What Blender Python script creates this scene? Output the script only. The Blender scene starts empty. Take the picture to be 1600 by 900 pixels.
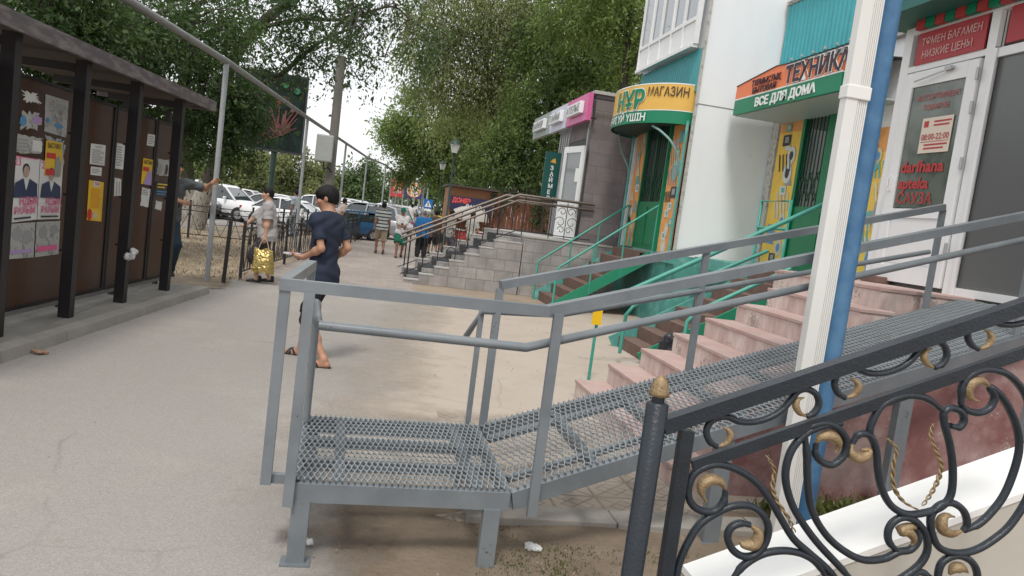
import bpy, bmesh, math, random
import numpy as np
from mathutils import Vector, Matrix
random.seed(7); rng = np.random.default_rng(11)
S = bpy.context.scene
COL = S.collection
R = math.radians

# ------------------------------------------------------------------ camera
FPX, CAMH = 1170.0, 1.65
ROLL, PITCH = math.atan(0.13), math.atan(109 / 1170)
UX = (math.cos(ROLL), math.sin(ROLL))
def _r0(px, py):
    a, b = px - 800.0, py - 450.0
    r = a * UX[0] + b * UX[1]; d = -a * UX[1] + b * UX[0]
    return r, FPX * math.cos(PITCH) - d * math.sin(PITCH), -(FPX * math.sin(PITCH) + d * math.cos(PITCH))
_a = _r0(585, 312); YAW = math.atan2(_a[0], _a[1])
def ray(px, py):
    r, f, z = _r0(px, py); c, s = math.cos(YAW), math.sin(YAW)
    return Vector((r * c - f * s, r * s + f * c, z))
CAM = Vector((0, 0, CAMH))
def az(px, py, z=0.0): d = ray(px, py); return CAM + d * ((z - CAMH) / d.z)
def ay(px, py, y): d = ray(px, py); return CAM + d * (y / d.y)
def ax(px, py, x): d = ray(px, py); return CAM + d * (x / d.x)
def ap(px, py, p0, n):
    d = ray(px, py); n = Vector(n); return CAM + d * ((Vector(p0) - CAM).dot(n) / d.dot(n))

cam = bpy.data.cameras.new('camera'); camo = bpy.data.objects.new('camera', cam); COL.objects.link(camo)
cam.sensor_width = 36; cam.lens = FPX / 1600 * 36; cam.clip_start = .05; cam.clip_end = 2000
fw = ray(800, 450).normalized()
rt = (ray(900, 450) - ray(700, 450)).normalized()
up = (ray(800, 350) - ray(800, 550)); up = (up - up.dot(fw) * fw).normalized()
rt = fw.cross(up).normalized()
M = Matrix((rt, up, -fw)).transposed().to_4x4(); M.translation = CAM
camo.matrix_world = M
S.camera = camo

# ------------------------------------------------------------------ sky, sun, exposure
SUN_EL, SUN_AZ = 58.0, 200.0       # sun high behind the camera, a little to the left
w = bpy.data.worlds.new('World'); S.world = w; w.use_nodes = True
nt = w.node_tree; nt.nodes.clear()
out = nt.nodes.new('ShaderNodeOutputWorld'); bg = nt.nodes.new('ShaderNodeBackground')
sky = nt.nodes.new('ShaderNodeTexSky'); sky.sky_type = 'NISHITA'; sky.sun_disc = False
sky.sun_elevation = R(SUN_EL); sky.sun_rotation = R(SUN_AZ); sky.air_density = 1.2; sky.dust_density = 3.0
tc = nt.nodes.new('ShaderNodeTexCoord'); no = nt.nodes.new('ShaderNodeTexNoise')
no.inputs['Scale'].default_value = 2.2; no.inputs['Detail'].default_value = 5
rp = nt.nodes.new('ShaderNodeValToRGB')
rp.color_ramp.elements[0].position = .3; rp.color_ramp.elements[0].color = (10.5, 10.7, 11.0, 1)
rp.color_ramp.elements[1].position = .7; rp.color_ramp.elements[1].color = (14.0, 14.0, 14.0, 1)
mx = nt.nodes.new('ShaderNodeMixRGB'); mx.inputs[0].default_value = .86
nt.links.new(tc.outputs['Generated'], no.inputs['Vector']); nt.links.new(no.outputs['Fac'], rp.inputs['Fac'])
nt.links.new(sky.outputs[0], mx.inputs[1]); nt.links.new(rp.outputs[0], mx.inputs[2])
nt.links.new(mx.outputs[0], bg.inputs['Color']); bg.inputs['Strength'].default_value = .099
nt.links.new(bg.outputs[0], out.inputs[0])
sl = bpy.data.lights.new('sun', 'SUN'); sl.energy = 1.9; sl.angle = R(11); sl.color = (1, .96, .9)
so = bpy.data.objects.new('sun', sl); COL.objects.link(so)
# Blender's sky sun_rotation: measured from +Y clockwise seen from above
sd = Vector((math.sin(R(SUN_AZ)) * math.cos(R(SUN_EL)), math.cos(R(SUN_AZ)) * math.cos(R(SUN_EL)), math.sin(R(SUN_EL))))
so.rotation_euler = sd.to_track_quat('Z', 'Y').to_euler(); so.location = (0, 0, 30)
S.view_settings.view_transform = 'Standard'; S.view_settings.look = 'None'
S.view_settings.exposure = 0.10; S.view_settings.gamma = 1; S.view_settings.use_curve_mapping = False
S.cycles.max_bounces = 6; S.cycles.transparent_max_bounces = 8

# ------------------------------------------------------------------ materials
MATS = {}
def mat(name, col, rough=.7, metal=0.0, var=0.0, vscale=3.0, bump=0.0, bscale=60.0, col2=None, c2pos=(.45, .6), trans=0.0,
        island=0.0, spec=.5, coat=0.0, alpha=None, emit=0.0, c2scale=None, stretch=None, dust=None):
    if name in MATS: return MATS[name]
    m = bpy.data.materials.new(name); m.use_nodes = True; MATS[name] = m
    t = m.node_tree; N = t.nodes; L = t.links
    b = N['Principled BSDF']
    b.inputs['Roughness'].default_value = rough; b.inputs['Metallic'].default_value = metal
    b.inputs['Specular IOR Level'].default_value = spec; b.inputs['Coat Weight'].default_value = coat
    b.inputs['Transmission Weight'].default_value = trans
    c = (*col, 1); b.inputs['Base Color'].default_value = c
    m.diffuse_color = c
    tcn = N.new('ShaderNodeTexCoord'); mp = N.new('ShaderNodeMapping'); L.new(tcn.outputs['Object'], mp.inputs[0])
    if stretch: mp.inputs['Scale'].default_value = stretch
    cur = None
    if col2:
        n = N.new('ShaderNodeTexNoise'); n.inputs['Scale'].default_value = c2scale or vscale; n.inputs['Detail'].default_value = 6; n.inputs['Roughness'].default_value = .6
        L.new(mp.outputs[0], n.inputs['Vector'])
        r = N.new('ShaderNodeValToRGB'); e = r.color_ramp.elements
        e[0].position = c2pos[0]; e[0].color = c; e[1].position = c2pos[1]; e[1].color = (*col2, 1)
        L.new(n.outputs['Fac'], r.inputs[0]); cur = r.outputs[0]
    if var or island:
        h = N.new('ShaderNodeHueSaturation'); h.inputs['Color'].default_value = c
        if cur: L.new(cur, h.inputs['Color'])
        v = None
        if var:
            n = N.new('ShaderNodeTexNoise'); n.inputs['Scale'].default_value = vscale; n.inputs['Detail'].default_value = 8; n.inputs['Roughness'].default_value = .65
            L.new(mp.outputs[0], n.inputs['Vector'])
            mr = N.new('ShaderNodeMapRange'); mr.inputs[1].default_value = .25; mr.inputs[2].default_value = .75
            mr.inputs[3].default_value = 1 - var; mr.inputs[4].default_value = 1 + var
            L.new(n.outputs['Fac'], mr.inputs[0]); v = mr.outputs[0]
        if island:
            g = N.new('ShaderNodeNewGeometry'); mr2 = N.new('ShaderNodeMapRange')
            mr2.inputs[3].default_value = 1 - island; mr2.inputs[4].default_value = 1 + island
            L.new(g.outputs['Random Per Island'], mr2.inputs[0])
            if v:
                mm = N.new('ShaderNodeMath'); mm.operation = 'MULTIPLY'; L.new(v, mm.inputs[0]); L.new(mr2.outputs[0], mm.inputs[1]); v = mm.outputs[0]
            else: v = mr2.outputs[0]
        L.new(v, h.inputs['Value']); cur = h.outputs[0]
    if dust:   # (colour, from z, to z) soil splashed on the foot of a thing, broken by noise
        pass
    if cur: L.new(cur, b.inputs['Base Color'])
    if bump:
        n = N.new('ShaderNodeTexNoise'); n.inputs['Scale'].default_value = bscale; n.inputs['Detail'].default_value = 6
        L.new(mp.outputs[0], n.inputs['Vector'])
        bp = N.new('ShaderNodeBump'); bp.inputs['Strength'].default_value = bump; bp.inputs['Distance'].default_value = .01
        L.new(n.outputs['Fac'], bp.inputs['Height']); L.new(bp.outputs[0], b.inputs['Normal'])
    if alpha is not None: b.inputs['Alpha'].default_value = alpha
    if emit: b.inputs['Emission Color'].default_value = c; b.inputs['Emission Strength'].default_value = emit
    return m

# ------------------------------------------------------------------ objects
OFF = {}
def tag(o, label=None, cat=None, group=None, kind=None):
    if label: o['label'] = label
    if cat: o['category'] = cat
    if group: o['group'] = group
    if kind: o['kind'] = kind
    return o
def thing(name, label, cat, loc=(0, 0, 0), rz=0.0, group=None):
    o = bpy.data.objects.new(name, None); COL.objects.link(o); o.empty_display_size = .2
    o.location = loc; o.rotation_euler = (0, 0, rz); tag(o, label, cat, group); OFF[o.name] = (Vector(loc), rz)
    return o
def linkmesh(name, me, mats, parent=None):
    o = bpy.data.objects.new(name, me); COL.objects.link(o)
    if mats is not None:
        for m in (mats if isinstance(mats, (list, tuple)) else [mats]): me.materials.append(m)
    if parent is not None:
        o.parent = parent; OFF[o.name] = OFF.get(parent.name, (Vector((0, 0, 0)), 0))
    else: OFF[o.name] = (Vector((0, 0, 0)), 0)
    return o
def copy_tree(o, loc=None, rz=None, label=None, parent=None):
    c = o.copy(); COL.objects.link(c)
    if parent is not None: c.parent = parent
    if loc is not None: c.location = loc
    if rz is not None: c.rotation_euler = (0, 0, rz)
    if label: c['label'] = label
    for ch in list(o.children): copy_tree(ch, parent=c)
    return c

def basis(d, hint=(0, 0, 1)):
    d = Vector(d).normalized(); h = Vector(hint)
    if abs(d.dot(h.normalized())) > .98: h = Vector((0, 1, 0)) if abs(d.y) < .9 else Vector((1, 0, 0))
    s = d.cross(h).normalized(); return s, s.cross(d).normalized()
def catmull(P, n=6, closed=False):
    P = [Vector(p) for p in P]
    if len(P) < 3: return P
    Q = [2 * P[0] - P[1]] + P + [2 * P[-1] - P[-2]]; o = []
    for i in range(1, len(Q) - 2):
        a, b, c, d = Q[i - 1:i + 3]
        for k in range(n):
            t = k / n
            o.append(.5 * ((2 * b) + (c - a) * t + (2 * a - 5 * b + 4 * c - d) * t * t + (3 * b - a - 3 * c + d) * t ** 3))
    o.append(P[-1]); return o

class MB:
    def __init__(s): s.v = []; s.f = []; s.mi = []; s.smooth = []
    def add(s, vs, fs, mi=0, sm=False):
        k = len(s.v); s.v += [tuple(v) for v in vs]; s.f += [tuple(i + k for i in f) for f in fs]; s.mi += [mi] * len(fs); s.smooth += [sm] * len(fs); return s
    def hexa(s, p, mi=0):   # 8 corners: bottom 0-3 ccw, top 4-7
        return s.add(p, [(3, 2, 1, 0), (4, 5, 6, 7), (0, 1, 5, 4), (1, 2, 6, 5), (2, 3, 7, 6), (3, 0, 4, 7)], mi)
    def box(s, c, d, rz=0.0, mi=0, bev=0.0):
        x, y, z = d[0] / 2, d[1] / 2, d[2] / 2; cs, sn = math.cos(rz), math.sin(rz)
        if bev <= 0:
            P = [(-x, -y, -z), (x, -y, -z), (x, y, -z), (-x, y, -z), (-x, -y, z), (x, -y, z), (x, y, z), (-x, y, z)]
            return s.hexa([(c[0] + a * cs - b * sn, c[1] + a * sn + b * cs, c[2] + e) for a, b, e in P], mi)
        bm = bmesh.new(); bmesh.ops.create_cube(bm, size=1)
        for v in bm.verts: v.co = Vector((v.co.x * d[0], v.co.y * d[1], v.co.z * d[2]))
        bmesh.ops.bevel(bm, geom=list(bm.edges), offset=bev, segments=2, affect='EDGES', profile=.5)
        bm.verts.index_update()
        vs = [(c[0] + v.co.x * cs - v.co.y * sn, c[1] + v.co.x * sn + v.co.y * cs, c[2] + v.co.z) for v in bm.verts]
        fs = [[v.index for v in f.verts] for f in bm.faces]; bm.free(); return s.add(vs, fs, mi)
    def bb(s, x0, x1, y0, y1, z0, z1, mi=0, bev=0.0): return s.box(((x0 + x1) / 2, (y0 + y1) / 2, (z0 + z1) / 2), (abs(x1 - x0), abs(y1 - y0), abs(z1 - z0)), 0, mi, bev)
    def bar(s, a, b, w, h, hint=(0, 0, 1), mi=0):   # rectangular bar a-b, w sideways, h along hint
        a, b = Vector(a), Vector(b); sd_, u = basis(b - a, hint)
        P = []
        for q in (a, b):
            P += [q - sd_ * w / 2 - u * h / 2, q + sd_ * w / 2 - u * h / 2, q + sd_ * w / 2 + u * h / 2, q - sd_ * w / 2 + u * h / 2]
        return s.add(P, [(0, 1, 2, 3), (7, 6, 5, 4), (0, 4, 5, 1), (1, 5, 6, 2), (2, 6, 7, 3), (3, 7, 4, 0)], mi)
    def tube(s, P, r, n=8, mi=0, cap=True, sq=1.0, hint=(0, 0, 1), sm=True):
        P = [Vector(p) for p in P]; N_ = len(P); rs = r if isinstance(r, (list, tuple)) else [r] * N_
        vs = []; prev = None
        for i, p in enumerate(P):
            d = (P[min(i + 1, N_ - 1)] - P[max(i - 1, 0)])
            if d.length < 1e-9: d = Vector((0, 0, 1))
            d.normalize()
            if prev is None: a, b = basis(d, hint)
            else:
                b = (prev - d * prev.dot(d))
                b = b.normalized() if b.length > 1e-6 else basis(d, hint)[1]
                a = d.cross(b).normalized()
            prev = b
            for k in range(n):
                t = 2 * math.pi * k / n; vs.append(p + a * math.cos(t) * rs[i] + b * math.sin(t) * rs[i] * sq)
        fs = [(i * n + k, i * n + (k + 1) % n, (i + 1) * n + (k + 1) % n, (i + 1) * n + k) for i in range(N_ - 1) for k in range(n)]
        s.add(vs, fs, mi, sm)
        if cap: s.add(vs[:n], [tuple(range(n))[::-1]], mi); s.add(vs[-n:], [tuple(range(n))], mi)
        return s
    def lathe(s, c, prof, n=16, mi=0, sm=True, ripple=None):  # prof: (r,z)
        vs = []
        for r, z in prof:
            for k in range(n):
                t = 2 * math.pi * k / n; q = r * (1 + (ripple(t, z) if ripple else 0)); vs.append((c[0] + q * math.cos(t), c[1] + q * math.sin(t), c[2] + z))
        m_ = len(prof)
        s.add(vs, [(i * n + k, i * n + (k + 1) % n, (i + 1) * n + (k + 1) % n, (i + 1) * n + k) for i in range(m_ - 1) for k in range(n)], mi, sm)
        s.add(vs[:n], [tuple(range(n))[::-1]], mi); s.add(vs[-n:], [tuple(range(n))], mi); return s
    def prism(s, pts, a, b, mi=0):   # pts: outline as 3D points; extruded by vector a->b offset
        n = len(pts); a = Vector(a); b = Vector(b)
        vs = [Vector(p) + a for p in pts] + [Vector(p) + b for p in pts]
        return s.add(vs, [tuple(range(n))[::-1], tuple(range(n, 2 * n))] + [(i, (i + 1) % n, n + (i + 1) % n, n + i) for i in range(n)], mi)
    def quad(s, a, b, c, d, mi=0): return s.add([a, b, c, d], [(0, 1, 2, 3)], mi)
    def panel(s, p0, u, v, w_, h_, t, mi=0):  # thin box from corner p0 along unit u (w_) and v (h_), thickness t along u x v
        u, v = Vector(u), Vector(v); n = u.cross(v).normalized() * t; p0 = Vector(p0)
        P = [p0, p0 + u * w_, p0 + u * w_ + v * h_, p0 + v * h_]
        return s.hexa([*P, *[q + n for q in P]], mi)
    def build(s, name, mats, parent=None, world=False, fix=True):
        vs = s.v
        if world and parent is not None:
            o, rz = OFF[parent.name]; c_, s_ = math.cos(-rz), math.sin(-rz)
            vs = [((x - o.x) * c_ - (y - o.y) * s_, (x - o.x) * s_ + (y - o.y) * c_, z - o.z) for x, y, z in vs]
        me = bpy.data.meshes.new(name); me.from_pydata([tuple(v) for v in vs], [], s.f); 
        me.polygons.foreach_set('material_index', s.mi); me.polygons.foreach_set('use_smooth', s.smooth)
        if fix:
            bm = bmesh.new(); bm.from_mesh(me); bmesh.ops.recalc_face_normals(bm, faces=bm.faces); bm.to_mesh(me); bm.free()
        me.update()
        return linkmesh(name, me, mats, parent)

def text_mb(mb, body, p0, u, v, w=None, h=.1, depth=.004, bold=0.0, mi=0, warp=None, align='L', track=1.0, shear=0.0):
    """lettering: p0 = lower-left of the text, u right, v up, h = cap height, w = forced width"""
    c = bpy.data.curves.new('t', 'FONT'); c.body = body; c.extrude = 0; c.offset = bold; c.resolution_u = 2; c.space_character = track; c.shear = shear
    o = bpy.data.objects.new('t', c); COL.objects.link(o); dg = bpy.context.evaluated_depsgraph_get()
    me = bpy.data.meshes.new_from_object(o.evaluated_get(dg)); bpy.data.objects.remove(o); bpy.data.curves.remove(c)
    n = len(me.vertices); co = np.zeros(n * 3); me.vertices.foreach_get('co', co); co = co.reshape(-1, 3)
    fs = [tuple(p.vertices) for p in me.polygons]; bpy.data.meshes.remove(me)
    if n == 0: return 0
    sc = h / .73; x = co[:, 0] - co[:, 0].min(); y = co[:, 1]; W = x.max() * sc
    sx = sc if w is None else sc * w / W
    W = x.max() * sx
    x = x * sx; y = y * sc
    u, v = Vector(u).normalized(), Vector(v).normalized(); nn = u.cross(v).normalized(); p0 = Vector(p0)
    if align == 'C': x = x - W / 2
    if warp: vs = [warp(a, b, depth) for a, b in zip(x, y)]; bk = [warp(a, b, 0) for a, b in zip(x, y)]
    else:
        vs = [p0 + u * float(a) + v * float(b) + nn * depth for a, b in zip(x, y)]; bk = [q - nn * depth for q in vs]
    # front faces plus side walls along boundary edges
    ec = {}
    for f in fs:
        for i in range(len(f)):
            e = (f[i], f[(i + 1) % len(f)]); k = (min(e), max(e)); ec.setdefault(k, []).append(e)
    side = [(e[0][0], e[0][1], e[0][1] + n, e[0][0] + n) for k, e in ec.items() if len(e) == 1] if depth > .008 else []
    mb.add(vs + (bk if side else []), fs + side, mi)
    return W

# ------------------------------------------------------------------ surface nets body sculptor
class Sculpt:
    def __init__(s, lo, hi, h):
        s.lo = np.array(lo, float); s.h = h; s.n = np.ceil((np.array(hi, float) - s.lo) / h).astype(int) + 1
        s.d = np.full(s.n, 1.0, np.float32)
    def _sub(s, lo, hi):
        a = np.clip(((np.array(lo) - s.lo) / s.h).astype(int), 0, s.n - 1); b = np.clip(((np.array(hi) - s.lo) / s.h).astype(int) + 2, 0, s.n)
        if (b <= a).any(): return None
        g = [s.lo[i] + np.arange(a[i], b[i]) * s.h for i in range(3)]
        sl_ = tuple(slice(a[i], b[i]) for i in range(3))
        return sl_, np.meshgrid(*g, indexing='ij', sparse=True)
    def _mix(s, sl_, d, k):
        D = s.d[sl_]
        if k > 0:
            h = np.clip(.5 + .5 * (D - d) / k, 0, 1); s.d[sl_] = D * (1 - h) + d * h - k * h * (1 - h)
        else: s.d[sl_] = np.minimum(D, d)
    def cap(s, a, b, ra, rb, k=.02):
        a, b = np.array(a, float), np.array(b, float); m = max(ra, rb) + k + .03
        q = s._sub(np.minimum(a, b) - m, np.maximum(a, b) + m)
        if q is None: return
        sl_, (X, Y, Z) = q; ab = b - a; L2 = max((ab ** 2).sum(), 1e-9)
        t = np.clip(((X - a[0]) * ab[0] + (Y - a[1]) * ab[1] + (Z - a[2]) * ab[2]) / L2, 0, 1)
        d = np.sqrt((X - a[0] - t * ab[0]) ** 2 + (Y - a[1] - t * ab[1]) ** 2 + (Z - a[2] - t * ab[2]) ** 2) - (ra + (rb - ra) * t)
        s._mix(sl_, d.astype(np.float32), k)
    def ell(s, c, r, k=.02, rot=None, cut=False):
        c = np.array(c, float); r = np.array(r, float); m = max(r) + k + .03
        q = s._sub(c - m, c + m)
        if q is None: return
        sl_, (X, Y, Z) = q; X, Y, Z = X - c[0], Y - c[1], Z - c[2]
        if rot is not None:
            A = np.array(rot.transposed()); X, Y, Z = (A[i, 0] * X + A[i, 1] * Y + A[i, 2] * Z for i in range(3))
        k0 = np.sqrt((X / r[0]) ** 2 + (Y / r[1]) ** 2 + (Z / r[2]) ** 2); k1 = np.sqrt((X / r[0] ** 2) ** 2 + (Y / r[1] ** 2) ** 2 + (Z / r[2] ** 2) ** 2) + 1e-9
        d = (k0 * (k0 - 1) / k1).astype(np.float32)
        if cut:
            D = s.d[sl_]; h = np.clip(.5 - .5 * (D + d) / k, 0, 1); s.d[sl_] = D * (1 - h) - d * h + k * h * (1 - h)
        else: s._mix(sl_, d, k)
    def clip(s, p, n):   # keep the side where (x-p).n < 0
        g = [s.lo[i] + np.arange(s.n[i]) * s.h for i in range(3)]; X, Y, Z = np.meshgrid(*g, indexing='ij', sparse=True)
        n = np.array(Vector(n).normalized()); s.d = np.maximum(s.d, ((X - p[0]) * n[0] + (Y - p[1]) * n[1] + (Z - p[2]) * n[2]).astype(np.float32))
    def ripple(s, amp, f, ph=0.0):
        g = [s.lo[i] + np.arange(s.n[i]) * s.h for i in range(3)]; X, Y, Z = np.meshgrid(*g, indexing='ij', sparse=True)
        s.d = s.d + (amp * np.sin(X * f + 2.1 * np.sin(Z * f * .6 + ph)) * np.sin(Z * f * .9 + Y * f * .7 + ph)).astype(np.float32)
    def mesh(s, name, m, parent):
        D = s.d; n = D.shape; neg = D < 0
        D = D.copy()
        # never let the surface run off the grid
        for a in range(3):
            sl0 = [slice(None)] * 3; sl0[a] = 0; D[tuple(sl0)] = 1; sl0[a] = -1; D[tuple(sl0)] = 1
        neg = D < 0
        acc = np.zeros((n[0] - 1, n[1] - 1, n[2] - 1, 3), np.float32); cnt = np.zeros((n[0] - 1, n[1] - 1, n[2] - 1), np.float32)
        quads = []
        for a in range(3):
            sa = [slice(None)] * 3; sb = [slice(None)] * 3; sa[a] = slice(0, -1); sb[a] = slice(1, None)
            A, B = D[tuple(sa)], D[tuple(sb)]; cr = (A < 0) != (B < 0)
            idx = np.argwhere(cr)
            if not len(idx): continue
            t = (A / (A - B + 1e-12))[cr]
            pos = idx.astype(np.float32); pos[:, a] += t
            b, c = (a + 1) % 3, (a + 2) % 3
            ok = np.ones(len(idx), bool); cells = []
            for db, dc in ((0, 0), (-1, 0), (-1, -1), (0, -1)):
                ci = idx.copy(); ci[:, b] += db; ci[:, c] += dc
                good = (ci >= 0).all(1) & (ci < np.array(cnt.shape)).all(1); ok &= good; cells.append(ci)
                cg = ci[good]
                np.add.at(acc, (cg[:, 0], cg[:, 1], cg[:, 2]), pos[good]); np.add.at(cnt, (cg[:, 0], cg[:, 1], cg[:, 2]), 1)
            q = np.stack(cells, 1)[ok]; flip = (A < 0)[cr][ok]
            q[~flip] = q[~flip][:, ::-1]; quads.append(q)
        if not quads: return None
        quads = np.concatenate(quads); vid = -np.ones(cnt.shape, int); has = cnt > 0; vid[has] = np.arange(has.sum())
        P = acc[has] / cnt[has][:, None] * s.h + s.lo
        F = vid[quads[..., 0], quads[..., 1], quads[..., 2]]
        o, rz = OFF[parent.name]
        me = bpy.data.meshes.new(name); me.vertices.add(len(P)); me.vertices.foreach_set('co', P.astype(np.float32).ravel())
        me.loops.add(F.size); me.loops.foreach_set('vertex_index', F.ravel().astype(np.int32)); me.polygons.add(len(F))
        me.polygons.foreach_set('loop_start', np.arange(0, F.size, 4, dtype=np.int32)); me.polygons.foreach_set('loop_total', np.full(len(F), 4, np.int32))
        me.polygons.foreach_set('use_smooth', np.ones(len(F), bool)); me.update(); me.validate()
        return linkmesh(name, me, m, parent)
def ik(a, b, l1, l2, pole):
    a, b = Vector(a), Vector(b); d = b - a; L = min(d.length, (l1 + l2) * .999); dn = d.normalized(); b = a + dn * L
    x = (l1 * l1 - l2 * l2 + L * L) / (2 * L); y = math.sqrt(max(l1 * l1 - x * x, 0))
    p = Vector(pole); p = (p - dn * p.dot(dn)).normalized(); return a + dn * x + p * y, b

def fold(m, name):
    return m
SKIN = lambda: mat('skin', (.42, .22, .14), .55, var=.06, vscale=9)
SKIN2 = lambda: mat('tanned_skin', (.26, .125, .075), .55, var=.06, vscale=9)
SKIN3 = lambda: mat('pale_skin', (.5, .3, .21), .55, var=.06, vscale=9)
HAIR = lambda: mat('black_hair', (.006, .005, .005), .62, var=.3, vscale=60, spec=.25, bump=.3, bscale=160, stretch=(1, 1, .2))

def person(label, loc, rz, H=1.72, h=.016, feet=((-.1, 0, 0), (.1, 0, 0)), hands=None, hipz=.90, hipy=0.0, lean=(0, 0), skin=None,
           top=None, bottom=None, shoe=None, hair='short', hairm=None, hat=None, headyaw=0.0, headpitch=0.0, bulk=1.0, curl=.5,
           chestyaw=0.0, name='person', group=None, palms=None, face=True, shoulders=1.0, footyaw=(0, 0), belly=0.0, spread=False, seated=False):
    T = thing(name, label, 'person', loc, rz, group); s = H / 1.72; skin = skin or SKIN()
    V = lambda *a: Vector(a)
    hipc = V(0, hipy, hipz); shc = V(lean[0], hipy + lean[1], hipz + .515)
    cy, sy = math.cos(chestyaw), math.sin(chestyaw)
    sw = .178 * shoulders
    sh = [shc + V(-sw * cy, -sw * sy, 0), shc + V(sw * cy, sw * sy, 0)]
    hp = [hipc + V(-.088, 0, -.03), hipc + V(.088, 0, -.03)]
    nk = shc + V(0, .0, .045); spine = (shc - hipc).normalized()
    hd = nk + spine * .06 + V(0, .02 + .05 * math.sin(headpitch), .105)
    if hands is None: hands = ((-.24, .03, .78), (.24, .03, .78))
    kn, an, el, wr = [], [], [], []
    for i in (0, 1):
        a_ = V(*feet[i]) + V(0, 0, .085)
        k, a2 = ik(hp[i], a_, .435, .425, V(.05 if i else -.05, 1, .15)); kn.append(k); an.append(a_ if (a_ - a2).length < .05 else a2)
        e, w_ = ik(sh[i], V(*hands[i]), .285, .255, V(.14 if i else -.14, -1, -.45)); el.append(e); wr.append(w_)
    lo = [-.95, -.95, -.04]; hi = [.95, .95, 1.85]
    pts = [hd, *kn, *an, *el, *wr, *sh, *hp]
    lo = [min(p[i] for p in pts) - .24 for i in range(3)]; hi = [max(p[i] for p in pts) + .24 for i in range(3)]; lo[2] = min(lo[2], min(a.z for a in an) - .12)
    HR = Matrix.Rotation(headyaw, 3, 'Z') @ Matrix.Rotation(-headpitch, 3, 'X')
    hv = lambda x, y, z: hd + HR @ V(x, y, z)
    b = bulk
    def grid(hh=h): return Sculpt([v for v in lo], [v for v in hi], hh / s)
    def torso(g, inf=0.0, neck=True):
        A = Matrix.Rotation(chestyaw, 3, 'Z')
        g.ell(hipc + V(0, -.005, .0), (.158 * b + inf, .115 * b + inf, .125 + inf), .05)
        g.ell(hipc.lerp(shc, .38) + V(0, .012 + belly * .5, 0), (.142 * b + inf, .103 * b + belly + inf, .17 + inf), .06)
        g.ell(hipc.lerp(shc, .72) + V(0, .0, 0), (.162 * b + inf, .108 * b + inf, .19 + inf), .06, A)
        for i in (0, 1): g.cap(shc + V(0, -.01, .025), sh[i] + V(0, 0, -.01), .062 + inf, .06 + inf, .05)
        g.ell(shc + V(0, -.05, -.1), (.14 + inf, .06 + inf, .12 + inf), .05, A)
    # ---- body: one continuous skin
    g = grid(); torso(g)
    g.cap(nk - V(0, .01, .02), hd + HR @ V(0, -.02, -.06), .058, .052, .035)
    g.ell(hv(0, -.008, .025), (.076, .094, .098), .02, HR)
    g.ell(hv(0, .028, -.045), (.056, .062, .075), .035, HR)
    g.ell(hv(0, .055, -.092), (.026, .024, .022), .03, HR)
    if face:
        g.cap(hv(0, .088, .012), hv(0, .106, -.032), .009, .014, .014)
        for q in (-1, 1):
            g.ell(hv(.033 * q, .102, .016), (.022, .018, .014), .015, HR, cut=True)
            g.ell(hv(.077 * q, -.005, -.005), (.012, .02, .032), .012, HR)
            g.ell(hv(.045 * q, .07, -.02), (.022, .018, .02), .02, HR)
        g.ell(hv(0, .094, -.058), (.024, .012, .006), .008, HR); g.ell(hv(0, .09, -.072), (.02, .013, .007), .008, HR)
    for i in (0, 1):
        q = 1 if i else -1
        g.cap(sh[i], el[i], .051 * b, .039 * b, .045); g.cap(el[i], wr[i], .041 * b, .026, .02)
        g.ell(el[i].lerp(wr[i], .28), (.042 * b,) * 3, .04)
        g.cap(hp[i], kn[i], .089 * b, .056 * b, .05); g.cap(kn[i], an[i], .052, .034, .03)
        cd = (an[i] - kn[i]).normalized(); bk = V(0, -1, 0); bk = (bk - cd * bk.dot(cd)).normalized()
        g.cap(kn[i].lerp(an[i], .12) + bk * .012, kn[i].lerp(an[i], .5) + bk * .014, .045, .044, .03)
        fy = footyaw[i]; fd = V(math.sin(-fy), math.cos(fy), 0)
        # foot: keep sole level unless lifted
        lift = feet[i][2]; pitch = min(lift * 3, 1.0)
        fd = V(fd.x * math.cos(pitch), fd.y * math.cos(pitch), -math.sin(pitch)).normalized()
        heel = an[i] + V(0, 0, -.05) - fd * .035; 
        if lift < .02: heel.z = .035
        toe = heel + fd * .2; 
        if lift < .02: toe.z = .02
        g.cap(heel, toe.lerp(heel, .25), .036, .031, .03); g.cap(toe.lerp(heel, .4), toe, .034, .02, .03); g.cap(an[i], heel.lerp(toe, .3), .034, .03, .03)
        # hand
        hdir = (wr[i] - el[i]).normalized()
        if palms and palms[i]: hdir = V(*palms[i][0]).normalized(); pn = V(*palms[i][1])
        else: pn = V(-q, .25, 0)
        pn = (pn - hdir * pn.dot(hdir)).normalized(); side = hdir.cross(pn).normalized()
        if side.dot(V(0, 1, 0)) < 0 and not (palms and palms[i]): side = -side
        if palms and palms[i] and len(palms[i]) > 2: side = side * palms[i][2]
        pc = wr[i] + hdir * .045
        rotm = Matrix((side, pn, hdir)).transposed()
        g.ell(pc, (.04, .019, .052), .02, rotm)
        for f in range(4):
            off = (f - 1.5) * .019; ln = (.072, .082, .076, .06)[3 - f if False else f] * .98
            base = wr[i] + hdir * .082 - side * off * (1.5 if spread else 1.0); c1 = curl * .9
            d1 = (hdir * math.cos(c1) + pn * math.sin(c1)).normalized(); d2 = (hdir * math.cos(c1 * 2.2) + pn * math.sin(c1 * 2.2)).normalized()
            if spread: d1 = (d1 - side * off * 8).normalized(); d2 = (d2 - side * off * 8).normalized()
            m_ = base + d1 * ln * .5; e_ = m_ + d2 * ln * .5
            g.cap(base - hdir * .02, m_, .0092, .0086, .004); g.cap(m_, e_, .0086, .0072, .004)
        tb = wr[i] + hdir * .025 + side * .028; tm = tb + (hdir * .7 + side * .75 + pn * .3).normalized() * .035; te = tm + (hdir * .95 + side * .1 + pn * .35 * curl).normalized() * .03
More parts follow.
